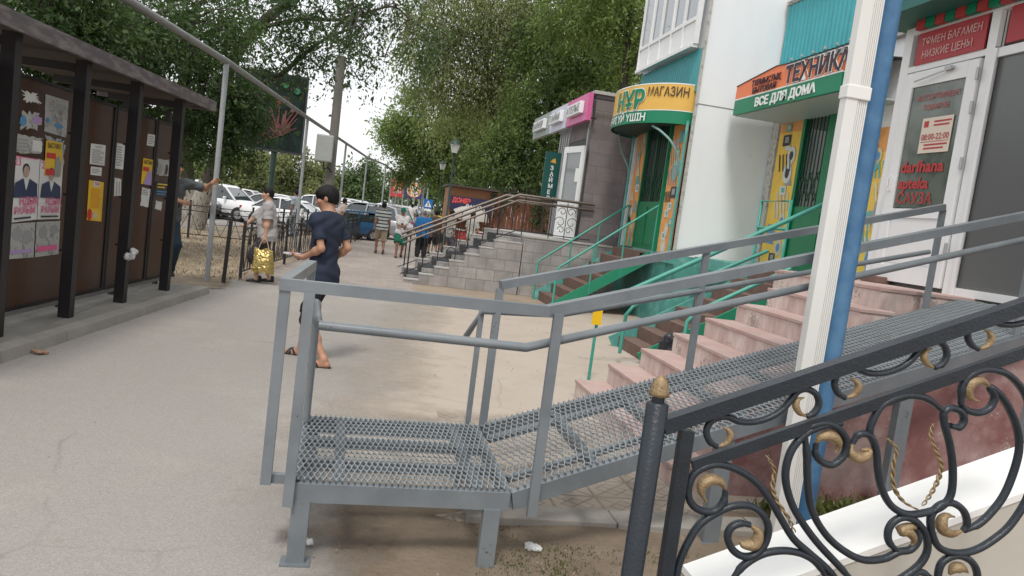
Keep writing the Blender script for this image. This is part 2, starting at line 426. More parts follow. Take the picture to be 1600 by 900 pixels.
        g.cap(tb, tm, .013, .011, .01); g.cap(tm, te, .011, .009, .005)
    body = g.mesh('body', skin, T)
    # ---- shirt
    if top:
        g = grid(); torso(g, .016); g.ell(hipc.lerp(shc, .3), (.152 * b + .012, .112 * b + .014 + belly * .5, .3), .05); g.ell(hipc + V(0, -.005, -.02), (.168 * b + .02, .125 * b + .022, .16), .05)
        sl_ = top.get('sleeve', .55)
        for i in (0, 1):
            fl = top.get('loose', .012)
            if sl_ <= 1:
                e_ = sh[i].lerp(el[i], sl_); g.cap(sh[i], e_ + (el[i] - sh[i]).normalized() * .05, .062 * b, (.056 + fl) * b, .045)
            else:
                g.cap(sh[i], el[i], .062 * b, .054 * b, .045); e_ = el[i].lerp(wr[i], sl_ - 1); g.cap(el[i], e_, .054 * b, .04, .03)
        hem = top.get('hem', .84)
        if hem < hipz - .04: g.cap(hipc + V(-.05, 0, 0), V(-.06, hipy, hem - .05), .12 * b, .13 * b, .05); g.cap(hipc + V(.05, 0, 0), V(.06, hipy, hem - .05), .12 * b, .13 * b, .05)
        g.ripple(.007, 30, hash(label) % 7)
        g.clip(V(0, 0, hem), (0, 0, -1))
        # neckline: scoop removed around the neck
        for i in (0, 1):
            if sl_ <= 1:
                ax_ = (el[i] - sh[i]).normalized(); e_ = sh[i].lerp(el[i], sl_)
                # cut the sleeve only near the arm
                gg = g._sub(e_ - V(.16, .16, .16), e_ + V(.16, .16, .16))
                if gg:
                    ss, (X, Y, Z) = gg; dd = (X - e_.x) * ax_.x + (Y - e_.y) * ax_.y + (Z - e_.z) * ax_.z
                    rad = np.sqrt(np.maximum((X - e_.x) ** 2 + (Y - e_.y) ** 2 + (Z - e_.z) ** 2 - dd ** 2, 0))
                    outw = ((X - shc.x) * (1 if i else -1) * cy > sw - .03) | (rad < .06)
                    g.d[ss] = np.where((rad < .1) & outw, np.maximum(g.d[ss], dd.astype(np.float32)), g.d[ss])
        g.ell(nk + V(0, .015, .035), (.07, .075, .045), .012, cut=True)
        o = g.mesh('shirt', top['mat'], T)
    if bottom:
        g = grid(); inf = bottom.get('loose', .018); L = bottom.get('len', 2)
        g.ell(hipc + V(0, -.005, .0), (.158 * b + inf * .6, .115 * b + inf * .6, .125), .05)
        for i in (0, 1):
            if L <= 1:
                e_ = hp[i].lerp(kn[i], L); g.cap(hp[i], e_ + (kn[i] - hp[i]).normalized() * .06, .088 * b + inf * .5, .062 * b + inf + bottom.get('flare', .012), .03)
            elif L < 1.95:
                e_ = kn[i].lerp(an[i], L - 1); g.cap(hp[i], kn[i], .088 * b + inf * .5, .06 * b + inf, .03); g.cap(kn[i], e_ + (an[i] - kn[i]).normalized() * .05, .06 * b + inf, .056 + inf, .03)
            else: g.cap(hp[i], kn[i], .088 * b + inf * .5, .06 * b + inf, .03); g.cap(kn[i], an[i] + V(0, 0, -.01), .058 * b + inf, .048 + inf, .03); e_ = an[i] + V(0, 0, -.045)
        g.ripple(.0065, 26, 2)
        g.clip(V(0, 0, max(hipz - .04, (top or {}).get('hem', .8) + .03)), (0, 0, 1))
        for i in (0, 1):
            if L <= 1: e_ = hp[i].lerp(kn[i], L); ax_ = (kn[i] - hp[i]).normalized()
            elif L < 1.95: e_ = kn[i].lerp(an[i], L - 1); ax_ = (an[i] - kn[i]).normalized()
            else: e_ = an[i] + V(0, 0, -.03); ax_ = (an[i] - kn[i]).normalized()
            gg = g._sub(e_ - V(.2, .2, .2), e_ + V(.2, .2, .2))
            if gg:
                ss, (X, Y, Z) = gg; dd = (X - e_.x) * ax_.x + (Y - e_.y) * ax_.y + (Z - e_.z) * ax_.z
                rad = np.sqrt(np.maximum((X - e_.x) ** 2 + (Y - e_.y) ** 2 + (Z - e_.z) ** 2 - dd ** 2, 0))
                g.d[ss] = np.where(rad < .13, np.maximum(g.d[ss], dd.astype(np.float32)), g.d[ss])
        g.mesh('shorts' if L <= 1.3 else 'trousers', bottom['mat'], T)
    if shoe:
        for i in (0, 1):
            fy = footyaw[i]; fd = V(math.sin(-fy), math.cos(fy), 0); lift = feet[i][2]; pitch = min(lift * 3, 1.0)
            fd = V(fd.x * math.cos(pitch), fd.y * math.cos(pitch), -math.sin(pitch)).normalized()
            heel = an[i] + V(0, 0, -.05) - fd * .035
            if lift < .02: heel.z = .035
            toe = heel + fd * .2
            if lift < .02: toe.z = .02
            upv = (V(0, 0, 1) - fd * fd.z).normalized(); sd_ = fd.cross(upv)
            if shoe['type'] == 'sandal':
                # sole: outline prism, straps: two crossing bands over the instep
                base = heel - upv * .036
                ol = [(-.05, 0), (-.04, .028), (.0, .036), (.09, .036), (.16, .047), (.21, .042), (.245, .02), (.25, 0), (.245, -.02), (.21, -.042), (.16, -.047), (.09, -.036), (0, -.036), (-.04, -.028)]
                m_ = MB(); m_.prism([base + fd * x + sd_ * y for x, y in ol], upv * -.012, upv * .014)
                so_ = m_.build('sandal', shoe['mat'], T)
                m2 = MB()
                for k in (1, -1):
                    P = []
                    for j in range(9):
                        t = j / 8; ang = math.pi * t
                        yy = -math.cos(ang) * .046 * k; zz = math.sin(ang) * .05 + .012; xx = .085 + .075 * t if k else 0
                        P.append(base + fd * (.075 + .08 * t) + sd_ * yy + upv * zz)
                    m2.tube(P, .024, 8, sq=.25, hint=upv)
                m2.build('strap', shoe['mat'], so_)
            else:
                g = Sculpt([min(heel[k], toe[k]) - .1 for k in range(3)], [max(heel[k], toe[k]) + .12 for k in range(3)], .009)
                g.cap(heel, toe.lerp(heel, .25), .044, .038, .02); g.cap(toe.lerp(heel, .4), toe, .042, .028, .02); g.cap(heel + upv * .03, heel + upv * .06, .042, .043, .02)
                gz = heel - upv * .04; g.clip(gz, -upv); g.mesh('shoe', shoe['mat'], T)
    # ---- hair or hat
    hm = hairm or HAIR()
    g = Sculpt([hd[k] - .18 for k in range(3)], [hd[k] + .2 for k in range(3)], min(h, .009) / s)
    if hair == 'bowl':
        g.ell(hv(0, -.014, .036), (.088, .108, .098), .02, HR); g.ell(hv(0, -.05, -.01), (.076, .066, .085), .03, HR); g.ell(hv(0, .03, .05), (.078, .068, .052), .03, HR)
        g.clip(hv(0, 0, -.036), HR @ V(0, .5, -1)); g.ell(hv(0, .135, -.035), (.06, .06, .06), .012, HR, cut=True)
    elif hair == 'short':
        g.ell(hv(0, -.014, .032), (.083, .102, .099), .02, HR); g.ell(hv(0, -.05, -.015), (.07, .055, .07), .03, HR)
        g.clip(hv(0, 0, -.022), HR @ V(0, .62, -1)); g.ell(hv(0, .125, .0), (.068, .06, .066), .014, HR, cut=True)
    elif hair == 'crop':
        g.ell(hv(0, -.012, .03), (.08, .098, .096), .01, HR); g.clip(hv(0, 0, -.01), HR @ V(0, .62, -1)); g.ell(hv(0, .125, .01), (.068, .06, .066), .014, HR, cut=True)
    g.ripple(.002, 120, 1)
    if hair != 'none': g.mesh('hair', hm, T)
    if hat:
        g = Sculpt([hd[k] - .2 for k in range(3)], [hd[k] + .2 for k in range(3)], .01)
        g.ell(hv(0, -.008, .045), (.092, .11, .095), .01, HR); g.clip(hv(0, 0, .045), HR @ V(0, 0, -1))
        g.ell(hv(0, .09, .052), (.075, .075, .01), .008, HR); g.mesh('cap', hat, T)
    if face:
        mb = MB()
        for q in (-1, 1):
            c = hv(.033 * q, .082, .014); mb.lathe(c, [(.0001, -.008), (.006, -.006), (.009, 0), (.006, .006), (.0001, .008)], 8)
        mb.build('eyes', mat('eye', (.02, .015, .012), .2), T)
        mb = MB()
        for q in (-1, 1): mb.tube([hv(.016 * q, .094, .034), hv(.034 * q, .092, .04), hv(.052 * q, .08, .034)], .0035, 6)
        mb.build('eyebrows', hm, T)
        mb = MB(); mb.tube([hv(-.022, .097, -.065), hv(0, .104, -.063), hv(.022, .097, -.065)], [.002, .004, .002], 6); mb.build('lips', mat('lips', (.25, .08, .07), .5), T)
    T.scale = (s, s, s)
    return T, dict(hd=hd, wr=wr, el=el, sh=sh, an=an, hp=hp, s=s)
BARK = lambda: mat('bark', (.05, .04, .032), .9, var=.35, vscale=6, bump=.8, bscale=18, stretch=(3, 3, .6))
BARK_W = lambda: mat('limewashed_bark', (.33, .31, .27), .9, col2=(.12, .1, .08), c2pos=(.5, .62), vscale=7, var=.2, bump=.8, bscale=18, stretch=(3, 3, .6))
def leafmat(name, c, tr=(.5, .6, .2)):
    if name in MATS: return MATS[name]
    m = bpy.data.materials.new(name); m.use_nodes = True; MATS[name] = m; t = m.node_tree; N = t.nodes; L = t.links; N.clear()
    o = N.new('ShaderNodeOutputMaterial'); d = N.new('ShaderNodeBsdfPrincipled'); x = N.new('ShaderNodeBsdfTranslucent'); mxs = N.new('ShaderNodeMixShader')
    d.inputs['Roughness'].default_value = .55; d.inputs['Specular IOR Level'].default_value = .3; mxs.inputs[0].default_value = .3
    g = N.new('ShaderNodeNewGeometry'); r = N.new('ShaderNodeValToRGB'); e = r.color_ramp.elements
    e[0].color = (c[0] * .55, c[1] * .6, c[2] * .6, 1); e[1].color = (c[0] * 1.7, c[1] * 1.5, c[2] * 1.3, 1)
    tcn = N.new('ShaderNodeTexCoord'); n = N.new('ShaderNodeTexNoise'); n.inputs['Scale'].default_value = .55; n.inputs['Detail'].default_value = 3
    ad = N.new('ShaderNodeMath'); ad.operation = 'ADD'; m2 = N.new('ShaderNodeMath'); m2.operation = 'MULTIPLY'; m2.inputs[1].default_value = .5
    L.new(tcn.outputs['Object'], n.inputs['Vector']); L.new(g.outputs['Random Per Island'], m2.inputs[0]); L.new(m2.outputs[0], ad.inputs[0])
    m3 = N.new('ShaderNodeMath'); m3.operation = 'MULTIPLY_ADD'; m3.inputs[1].default_value = 2.6; m3.inputs[2].default_value = -1.05; L.new(n.outputs['Fac'], m3.inputs[0]); L.new(m3.outputs[0], ad.inputs[1])
    L.new(ad.outputs[0], r.inputs[0]); L.new(r.outputs[0], d.inputs['Base Color'])
    x.inputs['Color'].default_value = (c[0] * 1.6, c[1] * 1.6, c[2] * .8, 1)
    L.new(d.outputs[0], mxs.inputs[1]); L.new(x.outputs[0], mxs.inputs[2]); L.new(mxs.outputs[0], o.inputs[0]); m.diffuse_color = (*c, 1)
    return m

def leaves(centers, dirs, size, aspect=.45, r=rng):
    """numpy rhombus leaves: centres (N,3), long-axis directions (N,3)"""
    n = len(centers); d = dirs / (np.linalg.norm(dirs, axis=1, keepdims=True) + 1e-9)
    q = r.normal(size=(n, 3)); s_ = np.cross(d, q); s_ /= (np.linalg.norm(s_, axis=1, keepdims=True) + 1e-9)
    L = (size * np.clip(r.lognormal(0, .38, (n, 1)), .4, 2.2)); a = centers; 
    v = np.stack([a, a + d * L * .45 + s_ * L * aspect * .5, a + d * L, a + d * L * .45 - s_ * L * aspect * .5], 1).reshape(-1, 3)
    return v
def leafmesh(name, V, m, parent, world=True):
    if world and parent is not None: V = V - np.array(OFF[parent.name][0])
    nf = len(V) // 4; me = bpy.data.meshes.new(name); me.vertices.add(len(V)); me.vertices.foreach_set('co', V.astype(np.float32).ravel())
    me.loops.add(len(V)); me.loops.foreach_set('vertex_index', np.arange(len(V), dtype=np.int32)); me.polygons.add(nf)
    me.polygons.foreach_set('loop_start', np.arange(0, len(V), 4, dtype=np.int32)); me.polygons.foreach_set('loop_total', np.full(nf, 4, np.int32)); me.update()
    return linkmesh(name, me, m, parent)
DENS = 3.6
NLEAF = [0]
def sprigs(clumps, dens, size, droop=.5, llen=.8, per=26, r=rng):
    """clumps: (centre, (rx,ry,rz), weight). returns leaf verts and a list of twig polylines"""
    C_, D_ = [], []; tw = []
    for c, rad, wgt in clumps:
        c = np.array(c, float); rad = np.array(rad, float)
        ns = max(int(DENS * dens * wgt * (rad[0] * rad[1] * rad[2]) ** (2 / 3)), 8)
        u = r.normal(size=(ns, 3)); u /= np.linalg.norm(u, axis=1, keepdims=True)
        # sub-clumps: pull the sprigs together so that gaps open between them
        k = max(ns // 14, 4); kc = u[r.integers(0, ns, k)] * r.uniform(.35, 1, (k, 1)); pick = r.integers(0, k, ns)
        st = kc[pick] * .85 + r.normal(size=(ns, 3)) * .2
        p0 = c + st * rad
        dr = st + r.normal(size=(ns, 3)) * .5; dr[:, 2] -= droop * r.uniform(.2, 1.4, ns); dr /= np.linalg.norm(dr, axis=1, keepdims=True)
        L = llen * r.uniform(.5, 1.3, (ns, 1))
        t = (np.arange(per) + .5) / per
        P = p0[:, None, :] + dr[:, None, :] * (L[:, None, :] * t[None, :, None])
        P[:, :, 2] -= (t[None, :] ** 2) * L * droop * .55
        P += r.normal(size=P.shape) * (size * .55)
        dl = dr[:, None, :] * .8 + r.normal(size=P.shape) * .75; dl[:, :, 2] -= droop * .6
        C_.append(P.reshape(-1, 3)); D_.append(dl.reshape(-1, 3))
        for j in range(0, ns, 10): tw.append((p0[j], p0[j] + dr[j] * L[j]))
    NLEAF[0] += sum(len(c) for c in C_)
    return leaves(np.concatenate(C_), np.concatenate(D_), size), tw

def tree(name, label, base, clumps, trunk, dens=30, size=.1, lm=None, droop=.5, llen=.8, per=26, group=None, limb_r=.09, bark=None, trunk_mats=None, forkz=None, cat='tree', extra_limbs=()):
    """trunk: list of ((x,y,z), r) polylines. limbs run from the nearest trunk point to each clump"""
    T = thing(name, label, cat, base, 0, group)
    lm = lm or leafmat('leaf_dark', (.035, .062, .022))
    mb = MB(); pts = []
    for pl in trunk:
        P = catmull([p for p, _ in pl], 5); rr = np.interp(np.linspace(0, 1, len(P)), np.linspace(0, 1, len(pl)), [q for _, q in pl])
        mb.tube(P, [float(q) * (1 + .06 * math.sin(i * 2.1)) for i, q in enumerate(rr)], 12); pts += [(Vector(p), float(q)) for p, q in zip(P, rr)]
    for pl in extra_limbs:
        P = catmull([p for p, _ in pl], 5); rr = np.interp(np.linspace(0, 1, len(P)), np.linspace(0, 1, len(pl)), [q for _, q in pl])
        mb.tube(P, [float(q) for q in rr], 8); pts += [(Vector(p), float(q)) for p, q in zip(P, rr)]
    zmin = forkz if forkz is not None else base[2] + 2.0
    cand = [p for p in pts if p[0].z > zmin] or pts[-3:]
    for c, rad, wgt in clumps:
        c = Vector(c); b_ = min(cand, key=lambda p: (p[0] - c).length + abs(p[0].z - (c.z - 1.2)) * .4); d = c - b_[0]
        mid = b_[0] + d * .5 + Vector((random.uniform(-.25, .25), random.uniform(-.25, .25), .18 * d.length * random.uniform(.3, 1)))
        r0 = min(b_[1] * .75, limb_r * (.5 + .12 * d.length)); mb.tube(catmull([b_[0], mid, c], 5), [r0 * (1 - .8 * i / 10) + .008 for i in range(11)][:len(catmull([b_[0], mid, c], 5))], 7)
        for _ in range(4):
            e = c + Vector((random.uniform(-1, 1) * rad[0], random.uniform(-1, 1) * rad[1], random.uniform(-.8, 1) * rad[2])) * .75
            mb.tube(catmull([mid.lerp(c, .4), mid.lerp(e, .6) + Vector((0, 0, .15)), e], 3), [r0 * .4, r0 * .35, r0 * .3, r0 * .25, r0 * .2, .012, .008][:7], 5)
    V, tw = sprigs(clumps, dens, size, droop, llen, per)
    for a, b_ in tw: mb.tube([a, b_], [.012, .005], 3, cap=False)
    mb.build('trunk', bark or BARK(), T, world=True, fix=False)
    leafmesh('crown', V, lm, T)
    return T
# ================================================================== GROUND
def groundmat(name, c1, c2, c3=None, scale=1.2, bscale=90, bump=.35, rough=.92, speck=0.0, extra=None):
    m = mat(name, c1, rough, col2=c2, c2pos=(.38, .66), vscale=scale, var=.12, bump=bump, bscale=bscale)
    t = m.node_tree; N = t.nodes; L = t.links; b = N['Principled BSDF']
    cur = b.inputs['Base Color'].links[0].from_socket; tcn = [n for n in N if n.type == 'MAPPING'][0]
    def mixin(cur, fac, col, mode='MIX'):
        x = N.new('ShaderNodeMixRGB'); x.blend_type = mode; L.new(cur, x.inputs[1]); L.new(fac, x.inputs[0]); x.inputs[2].default_value = (*col, 1); return x.outputs[0]
    if c3:
        n = N.new('ShaderNodeTexNoise'); n.inputs['Scale'].default_value = scale * .35; n.inputs['Detail'].default_value = 9; n.inputs['Roughness'].default_value = .7
        L.new(tcn.outputs[0], n.inputs['Vector']); r = N.new('ShaderNodeValToRGB'); r.color_ramp.elements[0].position = .5; r.color_ramp.elements[1].position = .68; L.new(n.outputs['Fac'], r.inputs[0])
        cur = mixin(cur, r.outputs[0], c3)
    if speck:
        n = N.new('ShaderNodeTexVoronoi'); n.inputs['Scale'].default_value = 170; L.new(tcn.outputs[0], n.inputs['Vector'])
        h = N.new('ShaderNodeHueSaturation'); sp = N.new('ShaderNodeSeparateColor'); L.new(n.outputs['Color'], sp.inputs[0])
        mr = N.new('ShaderNodeMapRange'); mr.inputs[3].default_value = 1 - speck; mr.inputs[4].default_value = 1 + speck; L.new(sp.outputs[0], mr.inputs[0])
        L.new(cur, h.inputs['Color']); L.new(mr.outputs[0], h.inputs['Value']); cur = h.outputs[0]
    if extra: cur = extra(N, L, tcn, cur, mixin)
    L.new(cur, b.inputs['Base Color']); return m
def softedge(m, a, b, c, wd, scale=1.3, amp=1.1):
    """ragged, dusty edge along the line a x + b y + c = 0: opaque where positive"""
    t = m.node_tree; N = t.nodes; L = t.links; b_ = N['Principled BSDF']; tcn = N.new('ShaderNodeTexCoord'); s_ = N.new('ShaderNodeSeparateXYZ'); L.new(tcn.outputs['Object'], s_.inputs[0])
    def mth(op, *v):
        n = N.new('ShaderNodeMath'); n.operation = op
        for i, q_ in enumerate(v):
            if isinstance(q_, (int, float)): n.inputs[i].default_value = q_
            else: L.new(q_, n.inputs[i])
        return n.outputs[0]
    d = mth('ADD', mth('MULTIPLY_ADD', s_.outputs[0], a, c), mth('MULTIPLY', s_.outputs[1], b))
    n1 = N.new('ShaderNodeTexNoise'); n1.inputs['Scale'].default_value = scale; n1.inputs['Detail'].default_value = 10; n1.inputs['Roughness'].default_value = .75; L.new(tcn.outputs['Object'], n1.inputs['Vector'])
    v = mth('ADD', mth('DIVIDE', d, wd), mth('MULTIPLY', mth('SUBTRACT', n1.outputs['Fac'], .5), amp * 4))
    r = N.new('ShaderNodeMapRange'); r.inputs[1].default_value = -.5; r.inputs[2].default_value = .5; L.new(v, r.inputs[0])
    if b_.inputs['Alpha'].is_linked: L.new(mth('MULTIPLY', b_.inputs['Alpha'].links[0].from_socket, r.outputs[0]), b_.inputs['Alpha'])
    else: L.new(r.outputs[0], b_.inputs['Alpha'])
    return m
def sheet(name, pts, z, m, sub=0):
    mb = MB(); mb.add([(x, y, z) for x, y in pts], [tuple(range(len(pts)))]); o = mb.build(name, m); tag(o, kind='structure'); return o
def brickextra(w_, h_, mortar, col, off=0.5, fac=.6, rot=0):
    def f(N, L, tcn, cur, mixin):
        mp2 = N.new('ShaderNodeMapping'); mp2.inputs['Rotation'].default_value = (0, 0, rot); L.new(tcn.outputs[0], mp2.inputs[0])
        b = N.new('ShaderNodeTexBrick'); b.offset = off; b.inputs['Scale'].default_value = 1; b.inputs['Brick Width'].default_value = w_; b.inputs['Row Height'].default_value = h_
        b.inputs['Mortar Size'].default_value = mortar; b.inputs['Mortar Smooth'].default_value = .3; b.inputs['Color1'].default_value = (.85, .85, .85, 1); b.inputs['Color2'].default_value = (1.1, 1.08, 1.05, 1); b.inputs['Mortar'].default_value = (1, 1, 1, 1)
        L.new(mp2.outputs[0], b.inputs['Vector'])
        x = N.new('ShaderNodeMixRGB'); x.blend_type = 'MULTIPLY'; x.inputs[0].default_value = .8; L.new(cur, x.inputs[1]); L.new(b.outputs['Color'], x.inputs[2])
        n = N.new('ShaderNodeTexNoise'); n.inputs['Scale'].default_value = 1.3; n.inputs['Detail'].default_value = 6; L.new(tcn.outputs[0], n.inputs['Vector'])
        r = N.new('ShaderNodeMapRange'); r.inputs[1].default_value = .38; r.inputs[2].default_value = .62; r.inputs[3].default_value = .25; r.inputs[4].default_value = fac; L.new(n.outputs['Fac'], r.inputs[0])
        mm = N.new('ShaderNodeMath'); mm.operation = 'MULTIPLY'; L.new(r.outputs[0], mm.inputs[0]); L.new(b.outputs['Fac'], mm.inputs[1])
        return mixin(x.outputs[0], mm.outputs[0], col)
    return f
def crackextra(col=(.17, .15, .135), scale=.55, wd=.006, dens=.56, stain=(.25, .225, .2)):
    def f(N, L, tcn, cur, mixin):
        n = N.new('ShaderNodeTexNoise'); n.inputs['Scale'].default_value = 2.6; n.inputs['Detail'].default_value = 8; L.new(tcn.outputs[0], n.inputs['Vector'])
        x = N.new('ShaderNodeMixRGB'); x.inputs[0].default_value = .16; L.new(tcn.outputs[0], x.inputs[1]); L.new(n.outputs['Color'], x.inputs[2])
        v = N.new('ShaderNodeTexVoronoi'); v.feature = 'DISTANCE_TO_EDGE'; v.inputs['Scale'].default_value = scale; L.new(x.outputs[0], v.inputs['Vector'])
        r = N.new('ShaderNodeMapRange'); r.inputs[1].default_value = wd * .3; r.inputs[2].default_value = wd; r.inputs[3].default_value = 1; r.inputs[4].default_value = 0; L.new(v.outputs['Distance'], r.inputs[0])
        n2 = N.new('ShaderNodeTexNoise'); n2.inputs['Scale'].default_value = .8; n2.inputs['Detail'].default_value = 3; L.new(tcn.outputs[0], n2.inputs['Vector'])
        r2 = N.new('ShaderNodeMapRange'); r2.inputs[1].default_value = dens - .06; r2.inputs[2].default_value = dens + .04; r2.inputs[3].default_value = 0; r2.inputs[4].default_value = .4; L.new(n2.outputs['Fac'], r2.inputs[0])
        m = N.new('ShaderNodeMath'); m.operation = 'MULTIPLY'; L.new(r.outputs[0], m.inputs[0]); L.new(r2.outputs[0], m.inputs[1])
        n3 = N.new('ShaderNodeTexNoise'); n3.inputs['Scale'].default_value = 4.5; n3.inputs['Detail'].default_value = 7; n3.inputs['Roughness'].default_value = .72; L.new(tcn.outputs[0], n3.inputs['Vector'])
        r3 = N.new('ShaderNodeMapRange'); r3.inputs[1].default_value = .60; r3.inputs[2].default_value = .72; r3.inputs[4].default_value = .55; L.new(n3.outputs['Fac'], r3.inputs[0])
        return mixin(mixin(cur, r3.outputs[0], stain), m.outputs[0], col)
    return f
M_soil = groundmat('dry_soil', (.34, .27, .2), (.24, .185, .135), (.3, .25, .2), scale=1.6, bump=.6, bscale=45)
M_dust = groundmat('dusty_concrete', (.46, .395, .33), (.375, .315, .26), (.43, .39, .345), scale=1.7, bump=.5, bscale=70, extra=crackextra((.28, .235, .19), .7, .01, .5, (.33, .275, .225)))
M_asph = groundmat('worn_asphalt', (.335, .312, .288), (.285, .265, .243), (.385, .35, .31), scale=.9, bump=.6, bscale=240, speck=.15, extra=crackextra())
M_pave = groundmat('paving', (.33, .285, .255), (.285, .25, .225), (.38, .33, .29), scale=.6, bump=.2, extra=brickextra(.3, .3, .006, (.19, .16, .14), fac=.8))
M_road = groundmat('road_asphalt', (.3, .275, .25), (.26, .24, .22), scale=.4, bump=.2)
M_conc = groundmat('kerb_concrete', (.31, .29, .26), (.24, .225, .2), (.36, .34, .31), scale=2.5, bump=.4)
M_pad = groundmat('pad_concrete', (.27, .26, .235), (.19, .18, .16), scale=2.2, bump=.4, extra=brickextra(.32, .32, .008, (.1, .09, .08), off=0, fac=.8))
M_bed = groundmat('bed_soil', (.2, .155, .11), (.14, .105, .075), (.27, .215, .16), scale=2.2, bump=.8, bscale=35)
M_litter = groundmat('leaf_litter', (.29, .23, .165), (.18, .14, .09), (.37, .31, .23), scale=3.2, bump=.9, bscale=30)
sheet('ground', [(-300, -60), (300, -60), (300, 500), (-300, 500)], 0.0, M_soil)
# dusty forecourt on the right, footpath on the left, paving farther on

sheet('footpath', [(1.6, -2), (1.6, 3.0), (1.6, 13.6), (-2.2, 13.6), (-2.4, 11.8), (-2.78, 6.4), (-3.4, -2)], .004, M_asph)
sheet('forecourt', [(-.8, 3.2), (.3, 12.8), (.4, 14.2), (7.2, 14.2), (7.2, 3.2)], .008, softedge(softedge(M_dust, 1, -.118, .55, 1.1, amp=.4), 0, 1, -4.15, .5, amp=.7))
softedge(M_pave, 0, 1, -13.3, .6); softedge(M_litter, -1, -.09, -1.05, .15, amp=.5)
sheet('pavement', [(-2.15, 13.0), (.95, 12.9), (.97, 16.6), (5, 18), (6, 60), (3.2, 140), (1.2, 140), (.9, 60), (-.1, 34), (-1.15, 22), (-1.8, 16)], .012, M_pave)
# tiled patch with a concrete edge under the ramp
def tileextra(N, L, tcn, cur, mixin):
    sx = N.new('ShaderNodeSeparateXYZ'); L.new(tcn.outputs[0], sx.inputs[0])
    def mth(op, a, b=None, c=None):
        n = N.new('ShaderNodeMath'); n.operation = op
        for i, v in enumerate((a, b, c)):
            if v is None: continue
            if isinstance(v, (int, float)): n.inputs[i].default_value = v
            else: L.new(v, n.inputs[i])
        return n.outputs[0]
    T_ = .3
    fx = mth('SUBTRACT', mth('FRACT', mth('DIVIDE', sx.outputs[0], T_)), .5); fy = mth('SUBTRACT', mth('FRACT', mth('DIVIDE', sx.outputs[1], T_)), .5)
    axx, ayy = mth('ABSOLUTE', fx), mth('ABSOLUTE', fy)
    edge = mth('GREATER_THAN', mth('MAXIMUM', axx, ayy), .468)
    dg = mth('LESS_THAN', mth('ABSOLUTE', mth('SUBTRACT', axx, ayy)), .032)
    dm = mth('LESS_THAN', mth('ABSOLUTE', mth('SUBTRACT', mth('ADD', axx, ayy), .34)), .028)
    ln = mth('MAXIMUM', edge, mth('MAXIMUM', dg, dm))
    n = N.new('ShaderNodeTexNoise'); n.inputs['Scale'].default_value = 2.2; n.inputs['Detail'].default_value = 6; L.new(tcn.outputs[0], n.inputs['Vector'])
    r = N.new('ShaderNodeMapRange'); r.inputs[1].default_value = .4; r.inputs[2].default_value = .58; r.inputs[3].default_value = .5; r.inputs[4].default_value = .95; L.new(n.outputs['Fac'], r.inputs[0])
    return mixin(cur, mth('MULTIPLY', ln, r.outputs[0]), (.2, .165, .13))
M_tile = groundmat('cement_tile', (.36, .31, .26), (.31, .265, .215), (.44, .365, .285), scale=1.1, bump=.3, extra=tileextra)
M_tile2 = M_tile.copy(); softedge(softedge(M_tile2, 1, 0, -.35, .2), 0, -1, 5.7, .3, amp=.6); softedge(M_tile, 0, -1, 5.9, .4, amp=.6)
mb = MB(); mb.add([(.68, 3.98, .05), (2.1, 3.98, .05), (2.1, 5.3, .016), (.68, 5.3, .016)], [(0, 1, 2, 3)]); tag(mb.build('tiled_pavement', M_tile), kind='structure'); sheet('tiled_pavement', [(.68, 5.3), (2.1, 5.3), (2.4, 6.6), (.68, 6.6)], .016, M_tile)
sheet('tiled_pavement', [(-.1, 3.4), (.68, 3.4), (.68, 6.6), (-.1, 6.6)], .0158, M_tile2)
mb = MB(); mb.hexa([(.67, 3.98, -.02), (2.1, 3.98, -.02), (2.1, 5.25, -.02), (.67, 5.25, -.02), (.67, 3.98, .046), (2.1, 3.98, .046), (2.1, 5.25, .01), (.67, 5.25, .01)]); tag(mb.build('tile_bed', M_dust), kind='structure')
mb = MB()
for i in range(4): mb.bb(.66 + i * .85, .66 + (i + 1) * .85 - .008, 3.78 - .004 * i, 3.975, -.1, .062 - .004 * (i % 2), bev=.008)
tag(mb.build('kerb', M_conc), kind='structure')
# soil bed in front of it, slightly uneven
softedge(M_bed, 1, 0, .0, .5, amp=.7)
mb = MB(); nx, ny = 60, 40
for j in range(ny + 1):
    for i in range(nx + 1):
        x = -.6 + 6.7 * i / nx; y = 1.4 + 2.75 * j / ny
        e = min(max(x + .1, 0) / .5, 1) * .012
        mb.v.append((x, y, .022 + e * (math.sin(x * 7 + y * 3) * .5 + math.sin(x * 3.1 - y * 9) * .5 + random.uniform(-.5, .5)) if e > 0 else .0125))
for j in range(ny):
    for i in range(nx): k = j * (nx + 1) + i; mb.f.append((k, k + 1, k + nx + 2, k + nx + 1)); mb.mi.append(0); mb.smooth.append(True)
tag(mb.build('soil_bed', M_bed), kind='structure')
# littered ground left of the path, then the road and parking
sheet('verge', [(-1.9, 12.0), (-1.9, 12.9), (-1.6, 16), (-1.1, 22), (-.2, 34), (-3, 34), (-4.4, 29), (-6.5, 25.5), (-30, 23), (-30, 8), (-3.2, 8), (-2.9, 11.6)], .012, M_litter)
sheet('road', [(-30, 27.5), (-6.5, 27.5), (-3.6, 31), (-1.5, 45), (1.0, 75), (1.6, 140), (-8, 300), (-60, 300), (-120, 60)], .016, M_road)
